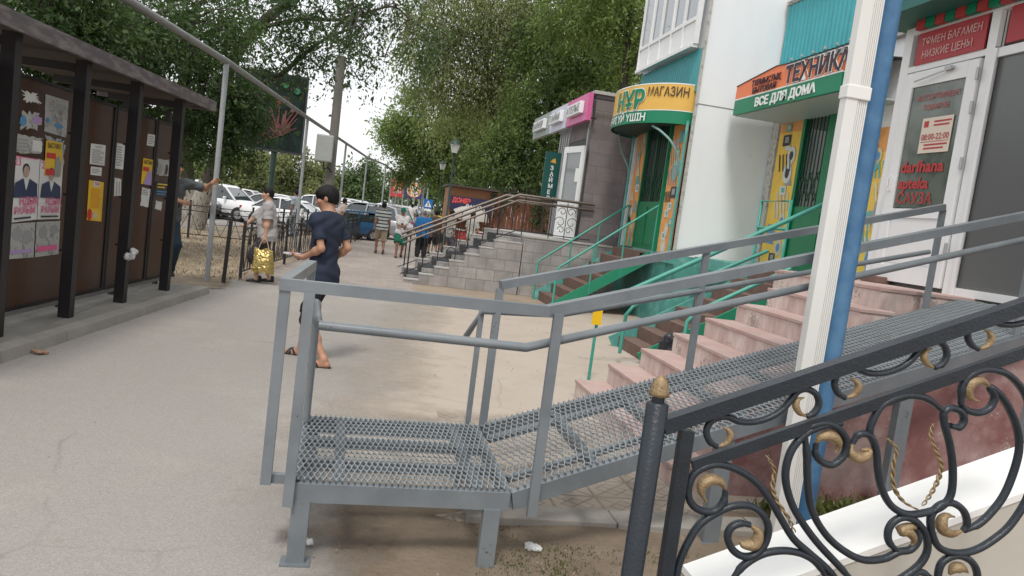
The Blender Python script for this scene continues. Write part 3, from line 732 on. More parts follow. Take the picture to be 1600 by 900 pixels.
# raised pad with kerb under the notice board
KD = Vector((.107, .994, 0)).normalized(); KN = Vector((KD.y, -KD.x, 0))
K0 = Vector((-2.72, 6.4, 0))
def kp(t, o, z=0): q = K0 + KD * t + KN * o; return (q.x, q.y, z)
mb = MB(); mb.hexa([kp(-8, -2.2, -.05), kp(-8, -.14, -.05), kp(5.0, -.14, -.05), kp(5.0, -2.2, -.05), kp(-8, -2.2, .095), kp(-8, -.14, .095), kp(5.0, -.14, .095), kp(5.0, -2.2, .095)]); tag(mb.build('raised_pad', M_pad), kind='structure')
mb = MB()
for i in range(13):
    a = -8 + i; mb.hexa([kp(a, -.14, -.05), kp(a, .01, -.05), kp(a + .992, .01, -.05), kp(a + .992, -.14, -.05), kp(a, -.14, .106), kp(a, -.005, .1), kp(a + .992, -.005, .1), kp(a + .992, -.14, .106)])
tag(mb.build('kerb', M_conc), kind='structure')
# low ground plants and litter
def grassbits(name, label, area, n, m, hh=(.02, .07), wd=.004):
    V = []
    for _ in range(n):
        x, y, wgt = area(); h_ = random.uniform(*hh) * wgt; a = random.uniform(0, 6.28); lx, ly = random.gauss(0, .5) * h_, random.gauss(0, .5) * h_
        dx, dy = math.cos(a) * wd, math.sin(a) * wd; z = .01
        V += [(x - dx, y - dy, z), (x + dx, y + dy, z), (x + lx + dx * .4, y + ly + dy * .4, z + h_), (x + lx - dx * .4, y + ly - dy * .4, z + h_)]
    o = leafmesh(name, np.array(V), m, None, False); tag(o, label, 'grass', kind='stuff'); return o
def patch(centers, sig):
    def f():
        c = random.choice(centers); return random.gauss(c[0], sig), random.gauss(c[1], sig * .7), random.uniform(.5, 1)
    return f
G1 = leafmat('weed_green', (.10, .125, .045)); G2 = mat('dry_straw', (.33, .26, .16), .8, island=.3)
cs = [(.75, 3.35), (.8, 3.6), (1.0, 3.2), (.9, 2.9), (1.15, 3.5), (1.3, 3.1), (1.5, 3.45), (.6, 3.0), (2.0, 3.3)]
grassbits('weeds', 'low green weeds growing in the soil bed under the ramp', patch(cs, .13), 3800, G1, (.008, .028), .0035)
grassbits('dry_grass', 'dry straw bits scattered over the soil bed', patch(cs + [(.3, 2.9), (1.2, 3.7), (.7, 3.6)], .22), 2600, G2, (.003, .012), .0028)
grassbits('dry_grass', 'dry grass tufts on the littered ground behind the fence', lambda: (random.uniform(-6.5, -1.9), random.uniform(13, 24), random.uniform(.4, 1)), 6000, G2, (.02, .08), .012)
cs2 = [(3.2, 4.15), (3.35, 4.2), (3.1, 4.1), (3.0, 4.2), (3.6, 4.25), (2.8, 4.2)]
V = []
o = grassbits('weeds', 'leafy green weeds at the foot of the pink wall', patch(cs2, .1), 2200, G1, (.02, .13), .011)
# ================================================================== GREY STEEL RAMP
M_steel = mat('grey_painted_steel', (.15, .17, .185), .36, var=.1, vscale=3, bump=.12, bscale=160, spec=.6, col2=(.175, .195, .21), c2pos=(.4, .6))
def chips(m, thr, col):
    t = m.node_tree; N = t.nodes; L = t.links; b = N['Principled BSDF']; cur = b.inputs['Base Color'].links[0].from_socket
    tcn = N.new('ShaderNodeTexCoord'); n = N.new('ShaderNodeTexNoise'); n.inputs['Scale'].default_value = 38; n.inputs['Detail'].default_value = 8; n.inputs['Roughness'].default_value = .7; L.new(tcn.outputs['Object'], n.inputs['Vector'])
    n2 = N.new('ShaderNodeTexNoise'); n2.inputs['Scale'].default_value = 3.5; L.new(tcn.outputs['Object'], n2.inputs['Vector'])
    a = N.new('ShaderNodeMath'); a.operation = 'ADD'; L.new(n.outputs['Fac'], a.inputs[0]); L.new(n2.outputs['Fac'], a.inputs[1])
    r = N.new('ShaderNodeMapRange'); r.inputs[1].default_value = thr; r.inputs[2].default_value = thr + .03; L.new(a.outputs[0], r.inputs[0])
    x = N.new('ShaderNodeMixRGB'); L.new(r.outputs[0], x.inputs[0]); L.new(cur, x.inputs[1]); x.inputs[2].default_value = (*col, 1); L.new(x.outputs[0], b.inputs['Base Color'])
chips(M_steel, 1.29, (.09, .06, .045))
M_mesh = mat('grey_painted_mesh', (.235, .26, .275), .45, var=.12, vscale=8)
ZP, SL, DY = .38, .25, .286
def rn(X, off=0, z=0): return Vector((X, 3.33 + DY * (X - .77) + off, ZP + SL * (X - .77) + z))
def rf(X, z=0): return Vector((X, 4.37 + DY * (X - .75), ZP + SL * (X - .77) + z))
T = thing('access_ramp', 'grey steel wheelchair ramp with expanded mesh floor and tube handrails', 'ramp', (.3, 3.6, 0))
F0, F1, B0, B1 = Vector((-.21, 3.3, ZP)), Vector((.77, 3.33, ZP)), Vector((-.25, 4.3, ZP)), Vector((.75, 4.37, ZP))
dn = Vector((0, 0, -.045))
mb = MB()
for a, b in ((F0, F1), (B0, B1), (F0, B0)): mb.bar(a + dn, b + dn, .045, .085)
mb.bar(F1 + dn, B1 + dn, .04, .07)
for t in (.33, .66): mb.bar(F0.lerp(B0, t) + dn * .8, F1.lerp(B1, t) + dn * .8, .04, .05)
for t in (.2, .85): mb.bar(F0.lerp(F1, t) + dn * .9, B0.lerp(B1, t) + dn * .9, .05, .06)
mb.build('platform_frame', M_steel, T, world=True)
mb = MB()
XE = 5.02
mb.bar(rn(.78, 0, -.045), rn(XE, 0, -.045), .045, .085); mb.bar(rf(.76, -.045), rf(XE, -.045), .045, .085)
n = 9
for i in range(1, n + 1):
    X = .77 + (XE - .8) * i / n; mb.bar(rn(X, 0, -.04), rf(X, -.04), .055, .05)
mb.bar(rn(.8, .22, -.035), rn(XE, .22, -.035), .03, .03)
mb.bar(rn(.8, .86, -.035), rn(XE, .86, -.035), .05, .03)
mb.build('ramp_frame', M_steel, T, world=True)
# expanded mesh: zigzag strands across the walkway, bonded in pairs
def strands(mb, A, B, C, D, pitch, rows):
    """quad A(front-left) B(front-right) C(back-right) D(back-left); strands run front to back"""
    nS = int(round((B - A).length / pitch)); 
    for s in range(nS):
        prev = None
        for r in range(rows + 1):
            v = r / rows; L_, R_ = A.lerp(D, v), B.lerp(C, v); w_ = (R_ - L_).length / nS; ux = (R_ - L_).normalized()
            zig = .24 if (r + s) % 2 == 0 else -.24
            up_ = Vector((0, 0, .006 if (r + s) % 2 == 0 else .001))
            c = L_ + ux * w_ * (s + .5 + zig * 1.9) + up_
            # half cell: short bond then slanted strand
            fwd = (D - A).normalized() * ((D - A).length / rows)
            p1, p2 = c - fwd * .24, c + fwd * .24
            if prev is not None: seg(mb, prev, p1)
            seg(mb, p1, p2, .0048); prev = p2
def seg(mb, a, b, w_=.0046, h_=.0065):
    d = (b - a)
    if d.length < 1e-6: return
    s_ = Vector((d.y, -d.x, 0)).normalized() * w_ * .5; t_ = Vector((0, 0, h_ * .5)) + s_ * .4
    k = len(mb.v); mb.v += [tuple(a - s_ - t_), tuple(a + s_ - t_), tuple(a + s_ + t_), tuple(a - s_ + t_), tuple(b - s_ - t_), tuple(b + s_ - t_), tuple(b + s_ + t_), tuple(b - s_ + t_)]
    mb.f += [(k, k + 4, k + 5, k + 1), (k + 1, k + 5, k + 6, k + 2), (k + 2, k + 6, k + 7, k + 3), (k + 3, k + 7, k + 4, k)]; mb.mi += [0] * 4; mb.smooth += [False] * 4
u_ = Vector((0, 0, .006))
mb = MB(); strands(mb, F0 + u_, F1 + u_, B1 + u_, B0 + u_, .0139, 17); mb.build('platform_mesh', M_mesh, T, world=True, fix=False)
mb = MB(); strands(mb, rn(.79, 0, .006), rn(XE, 0, .006), rf(XE, .006), rf(.77, .006), .0185, 15); mb.build('ramp_mesh', M_mesh, T, world=True, fix=False)
# legs with foot plates
def leg(x, y, top, wx=.078, wy=.05):
    mb = MB(); mb.bb(x - wx / 2, x + wx / 2, y - wy / 2, y + wy / 2, .0, top); mb.bb(x - .065, x + .065, y - .045, y + .045, .0, .014)
    mb.build('leg', M_steel, T, world=True)
leg(-.17, 3.3, .3); leg(.69, 3.31, .3); leg(-.2, 4.3, .3); leg(.7, 4.36, .3)
for X in (2.02, 3.42): leg(X, rn(X).y + .03, ZP + SL * (X - .77) - .08, .095, .06); 
leg(4.7, rn(4.7).y + .03, ZP + SL * 3.9 - .08)
# hand rails
W_, H_ = .048, .05
zr = 1.245
tl, tr = Vector((-.335, 3.3, zr)), Vector((.83, 3.335, zr)); tbk = Vector((-.3, 4.3, zr))
nr = lambda X, z=.855: rn(X, 0, z)
mb = MB(); mb.bar(tl - Vector((.02, 0, 0)), tr + Vector((.01, 0, 0)), W_, H_); mb.bar(tr, nr(2.56), W_, H_); mb.bar(nr(2.56) + Vector((.12, .035, .03)), nr(5.0), W_, H_)
mb.build('near_top_rail', M_steel, T, world=True)
mb = MB(); mb.bar(tl + Vector((0, .025, 0)), tbk + Vector((0, .02, 0)), W_, H_); mb.build('side_top_rail', M_steel, T, world=True)
frr = lambda X, z=.86: rf(X, z)
mb = MB(); mb.bar(frr(.79) , frr(4.58), W_, H_); mb.build('far_top_rail', M_steel, T, world=True)
def post(p_top, zb, w_=.045, d_=.03):
    mb = MB(); mb.bb(p_top.x - w_ / 2, p_top.x + w_ / 2, p_top.y - d_ / 2, p_top.y + d_ / 2, zb, p_top.z - .024); mb.build('post', M_steel, T, world=True)
zs = lambda X: ZP + SL * (X - .77)
post(Vector((-.33, 3.3, zr)), .36); post(Vector((-.225, 3.262, zr)), .28); post(Vector((-.3, 4.3, zr)), .30)
mb = MB(); mb.bb(-.35, -.2, 3.31, 3.345, .36, .40); mb.build('bracket', M_steel, T, world=True)
p = nr(.885); p.y = 3.335 - .02; post(p, .27)
p = nr(2.575); post(p, zs(2.57) - .1, .05); p = nr(4.4); post(p, zs(4.4) - .1)
for X in (.79, 2.26, 4.58): post(frr(X), zs(X) - .08)
post(Vector((.70, 4.40, 1.1)), .32, .03)
zm = 1.02
mb = MB()
a = ay(498, 508, 3.31); b = ay(822, 543, 3.33)
mb.tube([a, b, Vector(b) + (nr(1.1, .5) - nr(.85, .5)) * .1], .021, 14); z0 = b.z - zs(.77)
mb.tube([b, nr(2.56, z0)], .021, 14); mb.tube([nr(2.72, z0), nr(5.0, z0)], .021, 14)
mb.build('near_middle_rail', M_steel, T, world=True)
mb = MB(); mb.tube([a, Vector((-.24, 4.0, a.z)), Vector((-.235, 4.1, a.z - .02)), Vector((-.235, 4.14, a.z - .1)), Vector((-.235, 4.15, .4))], .02, 12); mb.build('side_middle_rail', M_steel, T, world=True)
mb = MB(); mb.tube([ay(728, 526, 4.75), Vector((.70, 4.36, zs(.77) + .70)), frr(1.2, .60), frr(4.5, .5)], .02, 12); mb.build('far_middle_rail', M_steel, T, world=True)

# ================================================================== BLACK WROUGHT IRON STAIR RAILING
M_iron = mat('black_iron', (.014, .02, .028), .38, var=.3, vscale=14, bump=.2, bscale=120, spec=.45)
M_gold = mat('gold_paint', (.3, .215, .12), .5, metal=.4, var=.35, vscale=30, bump=.4, bscale=150, col2=(.16, .09, .04), c2pos=(.5, .72))
YR = 1.85
T = thing('iron_railing', 'black wrought iron stair railing with scrolls and gold leaf tips', 'railing', (.83, YR, 0))
q = lambda px, py, y=YR: ay(px, py, y)
pt = q(1028, 628)
mb = MB(); mb.tube([(pt.x, YR, 0), (pt.x, YR, pt.z - .006), (pt.x, YR, pt.z)], [.03, .03, .022], 20); mb.tube([(pt.x, YR, pt.z - .012), (pt.x, YR, pt.z + .016)], .017, 16); po = mb.build('post', M_iron, T, world=True)
mb = MB(); mb.lathe((pt.x, YR, pt.z + .014), [(.012, 0), (.024, .002), (.027, .012), (.023, .022), (.021, .034), (.015, .048), (.008, .056), (.001, .059)], 24, ripple=lambda t, z: .09 * math.sin(t * 9 + z * 90)); mb.build('finial', M_gold, po, world=True)
a, b = q(1046, 662), q(1700, 445); mb = MB(); mb.bar(a - Vector((.02, 0, .008)), b, .04, .04); mb.build('top_rail', M_iron, T, world=True)
a2, b2 = q(1082, 728), q(1700, 516); mb = MB(); mb.bar(a2, b2, .018, .034); mb.build('lower_rail', M_iron, T, world=True)
a3, b3 = q(1073, 672), q(1030, 960); mb = MB(); mb.bar(a3, b3, .036, .03, (0, 1, 0)); mb.build('panel_bar', M_iron, T, world=True)
def c5(l): return [(960 + x / 2.647, 560 + y / 2.647) for x, y in l]
def c6(l): return [(1260 + x / 2.647, 560 + y / 2.647) for x, y in l]
def scroll(pts, r=.0085, m=None, name='scroll', taper=False):
    P = catmull([q(x, y) for x, y in pts], 5); n_ = len(P)
    rr = [r * (1.25 if 3 < i < n_ - 4 else 1.0) for i in range(n_)]
    if taper: rr = [r * (.3 + 1.2 * math.sin(math.pi * min(i / n_ * 1.1, 1))) for i in range(n_)]
    mb = MB(); mb.tube(P, rr, 10, sq=1.15, hint=(0, 1, 0)); return mb.build(name, m or M_iron, T, world=True)
for sh_ in (0, 1, 2):   # small scrolls between the two bars
    dx, dy = (0, 0) if sh_ == 0 else ((200, -76) if sh_ == 1 else (408, -152))
    l = [(x + dx, y + dy) for x, y in c5([(470, 300), (440, 275)])]
    body_ = [(x + dx, y + dy) for x, y in c5([(425, 365), (395, 345), (380, 305), (395, 265), (430, 245), (470, 243), (520, 262), (580, 262), (640, 245), (690, 215), (730, 170), (760, 135), (800, 128), (835, 150), (845, 190), (825, 225), (795, 240)])]
    scroll(body_, .0075)
    for g_ in ([(425, 365), (460, 352), (480, 320), (470, 295), (445, 282)], [(795, 240), (765, 225), (750, 195), (760, 170), (785, 162)]):
        scroll([(x + dx, y + dy) for x, y in c5(g_)], .0065, M_gold, 'leaf_tip', True)
paths = [c5([(960, 960), (880, 870), (800, 800), (740, 745), (690, 665), (640, 580), (580, 508), (500, 457), (420, 438), (350, 460), (315, 500), (305, 560), (325, 608), (370, 632), (420, 628), (452, 590), (460, 545)]),
    c5([(245, 960), (258, 890), (270, 840), (300, 770), (350, 690), (420, 640), (490, 610), (560, 610), (612, 645), (637, 700), (622, 765), (580, 812), (530, 818), (488, 790), (468, 740), (482, 700), (520, 682), (560, 688)]),
    c5([(940, 268), (880, 275), (800, 305), (738, 370), (710, 450), (712, 530), (742, 620), (795, 705), (850, 775), (930, 860), (1010, 950)]),
    c5([(480, 930), (530, 860), (610, 810), (700, 795), (780, 810), (840, 850), (890, 930)]),
    c6([(-10, 300), (25, 278), (80, 268), (132, 290), (165, 340), (155, 400), (110, 438), (65, 430), (38, 395), (40, 350)]),
    c6([(-10, 300), (2, 400), (5, 500), (20, 620), (70, 715), (140, 785), (230, 832), (320, 828), (380, 800), (430, 790), (462, 750), (455, 705)]),
    c6([(380, 800), (342, 760), (338, 715), (358, 678), (400, 657), (450, 672), (490, 720), (500, 790), (470, 850), (400, 905), (300, 960)]),
    c6([(275, 330), (262, 300), (278, 250), (312, 195), (370, 163), (430, 153), (500, 168), (562, 215)]),
    c6([(190, 350), (215, 315), (255, 315), (280, 350), (292, 400), (296, 460), (312, 540), (350, 608), (410, 643), (480, 640), (555, 615), (598, 560), (605, 450), (592, 350), (570, 265), (570, 220), (600, 205), (640, 222), (652, 255), (632, 285), (595, 278)]),
    c6([(640, 190), (642, 130), (665, 80), (715, 50), (775, 48), (840, 72), (900, 140), (940, 250), (950, 400), (920, 560), (850, 680), (780, 745), (700, 792), (620, 805), (550, 782), (518, 720), (515, 655), (550, 608), (602, 598), (648, 628), (664, 680), (648, 712)]),
    c6([(640, 190), (665, 215), (712, 225), (758, 205), (778, 160), (760, 120), (800, 150), (840, 210), (872, 290), (880, 370), (860, 460), (820, 560), (770, 630), (712, 685), (650, 712)]),
    c6([(545, 960), (545, 890), (565, 840), (622, 815), (680, 838), (706, 890), (700, 960)]), c6([(400, 960), (440, 895), (480, 885), (540, 930)])]
for p_ in paths: scroll(p_, .0086)
for g_ in (c5([(460, 545), (440, 512), (400, 500), (365, 520), (360, 555), (380, 592)]), c5([(560, 688), (595, 720), (580, 768), (535, 770), (520, 755)]),
    c6([(40, 350), (60, 325), (100, 320), (132, 352), (120, 390)]), c6([(190, 350), (182, 385), (205, 410), (240, 405), (258, 380), (225, 378)]), c6([(455, 705), (430, 695), (390, 712), (420, 715), (445, 750), (430, 785)]),
    c6([(648, 712), (600, 725), (562, 705), (560, 670), (580, 650), (612, 655)]), c6([(760, 120), (725, 92), (680, 100), (665, 130), (680, 165), (715, 178)]), c6([(590, 895), (610, 868), (640, 865), (668, 885)])):
    scroll(g_, .011, M_gold, 'leaf_tip', True)
def twist(pts, name='gold_twig'):
    P = catmull([q(x, y) for x, y in pts], 8); mb = MB()
    for ph in (0, math.pi):
        Q = [p_ + Vector((math.cos(i * .8 + ph), math.sin(i * .8 + ph), 0)) * .0045 for i, p_ in enumerate(P)]
        mb.tube(Q, [.0015 + .0025 * math.sin(math.pi * i / len(Q)) for i in range(len(Q))], 6)
    mb.build(name, M_gold, T, world=True)
twist(c6([(525, 270), (515, 320), (535, 380), (558, 440), (545, 500), (515, 560), (480, 610)])); twist(c6([(335, 330), (372, 375), (358, 450), (362, 530), (400, 590), (460, 625)])); twist(c5([(630, 400), (662, 460), (655, 530), (672, 590), (720, 660), (745, 720)]))
# stair flank with white coping below it
YN = 2.09
def wl(X, z0_=.0): return .60 + .41 * (X - 1.4) + z0_
mb = MB(); mb.hexa([(1.2, YN, wl(1.2) - .025), (3.4, YN, wl(3.4) - .025), (3.4, 2.36, wl(3.4) - .025), (1.2, 2.36, wl(1.2) - .025), (1.2, YN, wl(1.2)), (3.4, YN, wl(3.4)), (3.4, 2.36, wl(3.4)), (1.2, 2.36, wl(1.2))])
T = thing('stair_flank', 'beige entrance stair flank wall with a sloping white coping', 'stair wall', (2, 2.1, 0))
mb.build('coping', mat('white_coping', (.74, .74, .72), .4, var=.08, vscale=3, col2=(.64, .63, .59), c2pos=(.5, .75)), T, world=True)
mb = MB(); mb.hexa([(1.25, YN + .006, 0), (3.4, YN + .006, 0), (3.4, 2.33, 0), (1.25, 2.33, 0), (1.25, YN + .006, wl(1.25) - .028), (3.4, YN + .006, wl(3.4) - .028), (3.4, 2.33, wl(3.4) - .028), (1.25, 2.33, wl(1.25) - .028)])
mb.build('side_wall', mat('beige_stone', (.45, .425, .375), .5, var=.08, vscale=2), T, world=True)

# ================================================================== WHITE COLUMN AND BLUE PIPE carrying a canopy above the frame
T = thing('canopy_post', 'white ribbed plastic clad post rising through the frame beside the blue pipe', 'post', (2.46, 3.6, 0))
Mw = mat('white_plastic', (.7, .7, .68), .5, var=.1, vscale=2.5, stretch=(1, 1, .3), col2=(.6, .59, .55), c2pos=(.45, .7))
mb = MB(); x0, y0 = 2.385, 3.60; mb.bb(x0 - .07, x0 + .0, y0 - .03, y0 + .03, 0, 5.6, bev=.005)
for k in range(5): mb.bb(x0 + .002 + k * .0115, x0 + .0095 + k * .0115, y0 - .026, y0 + .026, 0, 5.6)
mb.bb(x0 - .002, x0 + .058, y0 - .021, y0 + .022, 0, 5.59); mb.build('column', Mw, T, world=True)
z_ = ay(1330, 145, y0).z; mb = MB(); mb.bb(x0 - .076, x0 + .063, y0 - .038, y0 + .038, z_ - .035, z_ + .035, bev=.006); mb.build('joint_collar', mat('white_collar', (.72, .72, .69), .4), T, world=True)
T = thing('blue_post', 'thick blue painted steel pipe standing behind the white post', 'post', (2.62, 3.75, 0))
mb = MB(); mb.tube([(2.535, 3.67, 0), (2.535, 3.67, 5.6)], .062, 28); mb.build('pipe', mat('blue_paint', (.045, .14, .28), .45, var=.2, vscale=4, bump=.1, bscale=30, col2=(.075, .18, .31)), T, world=True)
# ================================================================== APARTMENT BUILDING (white wings, teal loggias)
XA, YW, XC, XV = 7.0, 12.85, 5.42, 5.2
M_white = mat('white_render', (.84, .86, .88), .8, var=.04, vscale=1.2, bump=.15, bscale=25, col2=(.74, .755, .765), c2pos=(.5, .78), stretch=(1, 1, .35))
M_teal = mat('teal_paint', (.05, .36, .4), .5, var=.12, vscale=3, bump=.1, bscale=25)
chips(M_white, 1.33, (.45, .45, .44))
M_teal2 = mat('weathered_teal_paint', (.09, .32, .28), .55, var=.2, vscale=3, bump=.25, bscale=25, col2=(.2, .42, .38), c2pos=(.5, .75))
M_green = mat('green_door_paint', (.0, .17, .065), .4, var=.15, vscale=3, bump=.1, bscale=12)
M_glassd = mat('dark_glass', (.02, .025, .028), .08, spec=.9, coat=.4)
M_pvc = mat('white_pvc', (.75, .76, .76), .35, var=.03, vscale=3)
M_black = mat('shop_interior', (.015, .02, .018), .8)
M_seam = mat('wall_seam', (.25, .25, .25), .9)
M_rough = mat('bare_plaster', (.5, .49, .46), .95, col2=(.3, .28, .25), c2pos=(.5, .65), vscale=14, bump=.8, bscale=50)
B = thing('apartment_building', 'white rendered apartment block with teal loggias over the shop doors', 'building', (7, 13, 0))
mb = MB()
mb.bb(XC, XC + .25, YW + .001, 16.05, 1.36, 5.0); mb.bb(XC, XA + 4, YW, YW + .25, 1.36, 13); mb.bb(XC, XC + .25, YW + .26, 16.0, 5.12, 5.5)
mb.bb(XA, XA + .3, 2, YW - .002, 0, 4.88); mb.bb(XC + .3, XA + 4, YW + 3.0, YW + 3.2, 1.3, 13)
mb.bb(XA + .001, XA + .3, 2, YW - .002, 7.9, 13); mb.bb(XC + .9, XC + 1.2, YW + .26, 16.0, 5.5, 13)
mb.bb(XA + .002, XA + .3, 2, 8.0, 4.88, 7.9)
mb.build('wall', M_white, B, world=True)
mb = MB()   # panel seams and hairline crack on the white wall
for z in (4.08, 7.0, 9.9): mb.bb(XC + .01, XA, YW - .006, YW + .01, z, z + .015)
mb.bb(XC + .012, XC + .026, YW - .005, YW + .01, 1.4, 13)
mb.build('panel_seam', M_seam, B, world=True)
mb = MB(); mb.bb(XC - .01, XA + 2, YW - .012, YW + .24, 0, 1.352); mb.bb(XC - .011, XC + .2, YW + .26, 16.0, 0, 1.2); mb.build('plinth', M_teal2, B, world=True)
mb = MB(); mb.bb(XA - .05, XA, 12.62, YW - .01, .9, 4.9); mb.bb(XC - .03, XC + .02, YW - .03, YW + .02, 1.36, 13, mi=0); mb.build('bare_edge', M_rough, B, world=True)
# teal wall over the near shop (the far wing's canopy), teal corrugated loggia over the other
mb = MB(); n = 60
def corr(mb, x, ya, yb, za, zb, amp=.02, pitch=.12):
    n = int(abs(yb - ya) / pitch * 4); P = []
    for i in range(n + 1):
        y = ya + (yb - ya) * i / n; o_ = (0, amp, amp, 0)[i % 4]; P.append((x - o_, y))
    for (x1, y1), (x2, y2) in zip(P, P[1:]): mb.quad((x1, y1, za), (x2, y2, za), (x2, y2, zb), (x1, y1, zb))
corr(mb, XA - .12, YW - .05, 7.6, 4.98, 6.02); mb.build('corrugated_loggia', M_teal, B, world=True, fix=False)
mb = MB(); mb.bb(XA - .10, XA + .3, 7.6, YW - .04, 4.86, 4.975); mb.bb(XA - .16, XA + .2, 7.6, YW - .04, 6.03, 6.12); mb.bb(XA - .06, XA + .3, 7.6, YW - .04, 4.99, 6.02)
for k in range(14): mb.bb(XA - .16, XA - .1, 12.4 - k * .33, 12.37 - k * .33, 5.0, 5.04)
mb.build('loggia_slab', M_rough, B, world=True)
mb = MB(); corr(mb, XC - .035, YW + .02, 15.95, 4.3, 5.06, .012, .1); mb.bb(XC - .03, XC, YW + .02, 15.95, 4.3, 5.06)
mb.build('teal_band', mat('teal_band_paint', (.05, .3, .32), .5, var=.1), B, world=True, fix=False)
# balcony glazing of the far wing
def glazing(x, y0, y1, z0, z1, n, par_h, name='balcony'):
    W_ = thing(name, 'white plastic glazed balcony over the yellow and green shop canopy' if x < 6 else 'white plastic glazed loggia above the teal corrugated parapet', 'balcony', (x, (y0 + y1) / 2, z0))
    f = MB(); fr = .05
    f.bb(x - .1, x + .02, y0, y1, z0 - .06, z0 + .0); f.bb(x - .07, x + .02, y0, y1, z0 + par_h, z0 + par_h + .07); f.bb(x - .07, x + .02, y0, y1, z1 - .07, z1)
    for i in range(n + 1):
        y = y0 + (y1 - y0) * i / n; f.bb(x - .071, x + .021, y - fr / 2, y + fr / 2, z0 + .001, z1 - .001)
    f.build('frame', M_pvc, W_, world=True)
    for i in range(n):
        ya, yb = y0 + (y1 - y0) * i / n + fr / 2, y0 + (y1 - y0) * (i + 1) / n - fr / 2
        g = MB(); g.bb(x - .035, x - .02, ya, yb, z0 + par_h + .07, z1 - .07); g.build('pane', M_wing, W_, world=True)
        g = MB(); g.bb(x - .045, x - .02, ya, yb, z0 + .001, z0 + par_h); g.build('parapet_panel', M_pvc, W_, world=True)
        if i % 2 == 1:
            s_ = MB(); s_.bb(x - .06, x - .036, ya + .0, ya + .05, z0 + par_h + .07, z1 - .07); s_.bb(x - .06, x - .036, yb - .05, yb, z0 + par_h + .07, z1 - .07); s_.build('sash', M_pvc, W_, world=True)
    return W_
M_wing = mat('window_glass', (.2, .22, .24), .06, spec=1.0, coat=.5, metal=.45)
glazing(XC - .12, YW + .1, 15.9, 5.13, 7.3, 5, .42)
glazing(XC - .12, YW + .1, 15.9, 8.1, 10.2, 5, .42)['label'] = 'white plastic glazed balcony of the second floor, higher on the far wing'
glazing(XA - .1, 7.7, YW - .1, 6.13, 7.8, 6, .02)
# ------------------------------------------------------------------ shop door units
def lattice(mb, x, y0, y1, z0, z1, n=8):
    for i in range(n + 1):
        y = y0 + (y1 - y0) * i / n; mb.bb(x, x + .012, y - .006, y + .006, z0, z1)
    for i in range(0, n, 2):
        ya, yb = y0 + (y1 - y0) * i / n, y0 + (y1 - y0) * min(i + 2, n) / n; mb.bar((x - .004, ya, z0 + .1), (x - .004, yb, z0 + (z1 - z0) * .35), .01, .01); mb.bar((x - .006, yb, z0 + .1), (x - .006, ya, z0 + (z1 - z0) * .35), .01, .01)
def stickers(mb, x, y0, y1, z0, z1, seed, nmi):
    r = random.Random(seed); z = z0 + .1
    k0 = 0
    while z < z1 - .2:
        k0 += 1; x -= .0007; yy = y0 + (y1 - y0) * r.uniform(.25, .75); s_ = r.uniform(.11, .2); m_ = r.randrange(nmi); k = r.randrange(4)
        if k == 0: mb.add([(x, yy + s_ * math.cos(t) * .8, z + s_ * math.sin(t)) for t in np.linspace(0, 6.28, 15)[:-1]], [tuple(range(14))], m_); mb.add([(x - .002, yy + s_ * .5 * math.cos(t) * .8, z + s_ * .5 * math.sin(t)) for t in np.linspace(0, 6.28, 15)[:-1]], [tuple(range(14))], (m_ + 1) % nmi)
        elif k == 1: mb.bb(x - .001, x, yy - s_ * .7, yy + s_ * .7, z - s_ * .6, z + s_ * .5, m_); mb.bb(x - .003, x - .0015, yy - s_ * .4, yy + s_ * .3, z - s_ * .3, z + s_ * .3, (m_ + 2) % nmi)
        elif k == 2:
            for j in range(4): mb.bar((x - .001, yy - s_ + j * s_ * .6, z - s_ * .6), (x - .001, yy - s_ * .6 + j * s_ * .6, z + s_), .002, .03, (0, 1, 0), m_)
        else: mb.add([(x, yy - s_ * .8, z - s_ * .6), (x, yy + s_ * .8, z - s_ * .5), (x, yy + s_ * .4, z + s_ * .8), (x, yy - s_ * .3, z + s_ * .6)], [(0, 1, 2, 3)], m_)
        z += s_ * r.uniform(.8, 1.3)
M_or = mat('orange_sticker', (.72, .33, .1), .5, var=.15, vscale=3); M_ye = mat('yellow_sticker', (.8, .52, .08), .5, var=.12, vscale=3)
pics = [mat('print_white', (.6, .62, .6), .5), mat('print_black', (.04, .04, .045), .5), mat('print_teal', (.12, .38, .36), .5), mat('print_grey', (.3, .3, .3), .5), mat('print_cream', (.6, .5, .32), .5), mat('print_blue', (.1, .25, .5), .5)]
D1 = thing('shop_door', 'green shop door with lattice glazing between orange panels of picture stickers under the yellow canopy', 'door', (XC, 14.6, 1.36))
dz = 1.37
mb = MB(); mb.bb(XC - .05, XC - .004, 13.72, 14.95, dz, dz + .95); mb.bb(XC - .065, XC - .05, 13.8, 14.3, dz + .1, dz + .85); mb.bb(XC - .065, XC - .05, 14.38, 14.88, dz + .1, dz + .85); mb.bb(XC - .07, XC - .004, 13.70, 13.76, dz, dz + 2.55); mb.bb(XC - .07, XC - .004, 14.9, 14.96, dz, dz + 2.55); mb.build('door_leaf', M_green, D1, world=True)
mb = MB(); mb.bb(XC - .02, XC - .003, 13.72, 14.95, dz + .95, dz + 2.6); mb.build('door_glass', M_glassd, D1, world=True)
mb = MB(); lattice(mb, XC - .06, 13.78, 14.88, dz + .95, dz + 2.55, 10); mb.bb(XC - .06, XC - .03, 14.31, 14.37, dz + .95, dz + 2.55); mb.build('lattice', mat('dark_green_bars', (.01, .07, .035), .45), D1, world=True)
for (ya, yb, sd_) in ((15.02, 15.62, 3), (13.0, 13.62, 5)):
    mb = MB(); mb.bb(XC - .03, XC - .002, ya, yb, dz - .0, dz + 2.5); o = mb.build('sticker_panel', M_or, D1, world=True)
    mb = MB(); stickers(mb, XC - .034, ya, yb, dz, dz + 2.5, sd_, 5); mb.build('stickers', pics, o, world=True)
mb = MB()
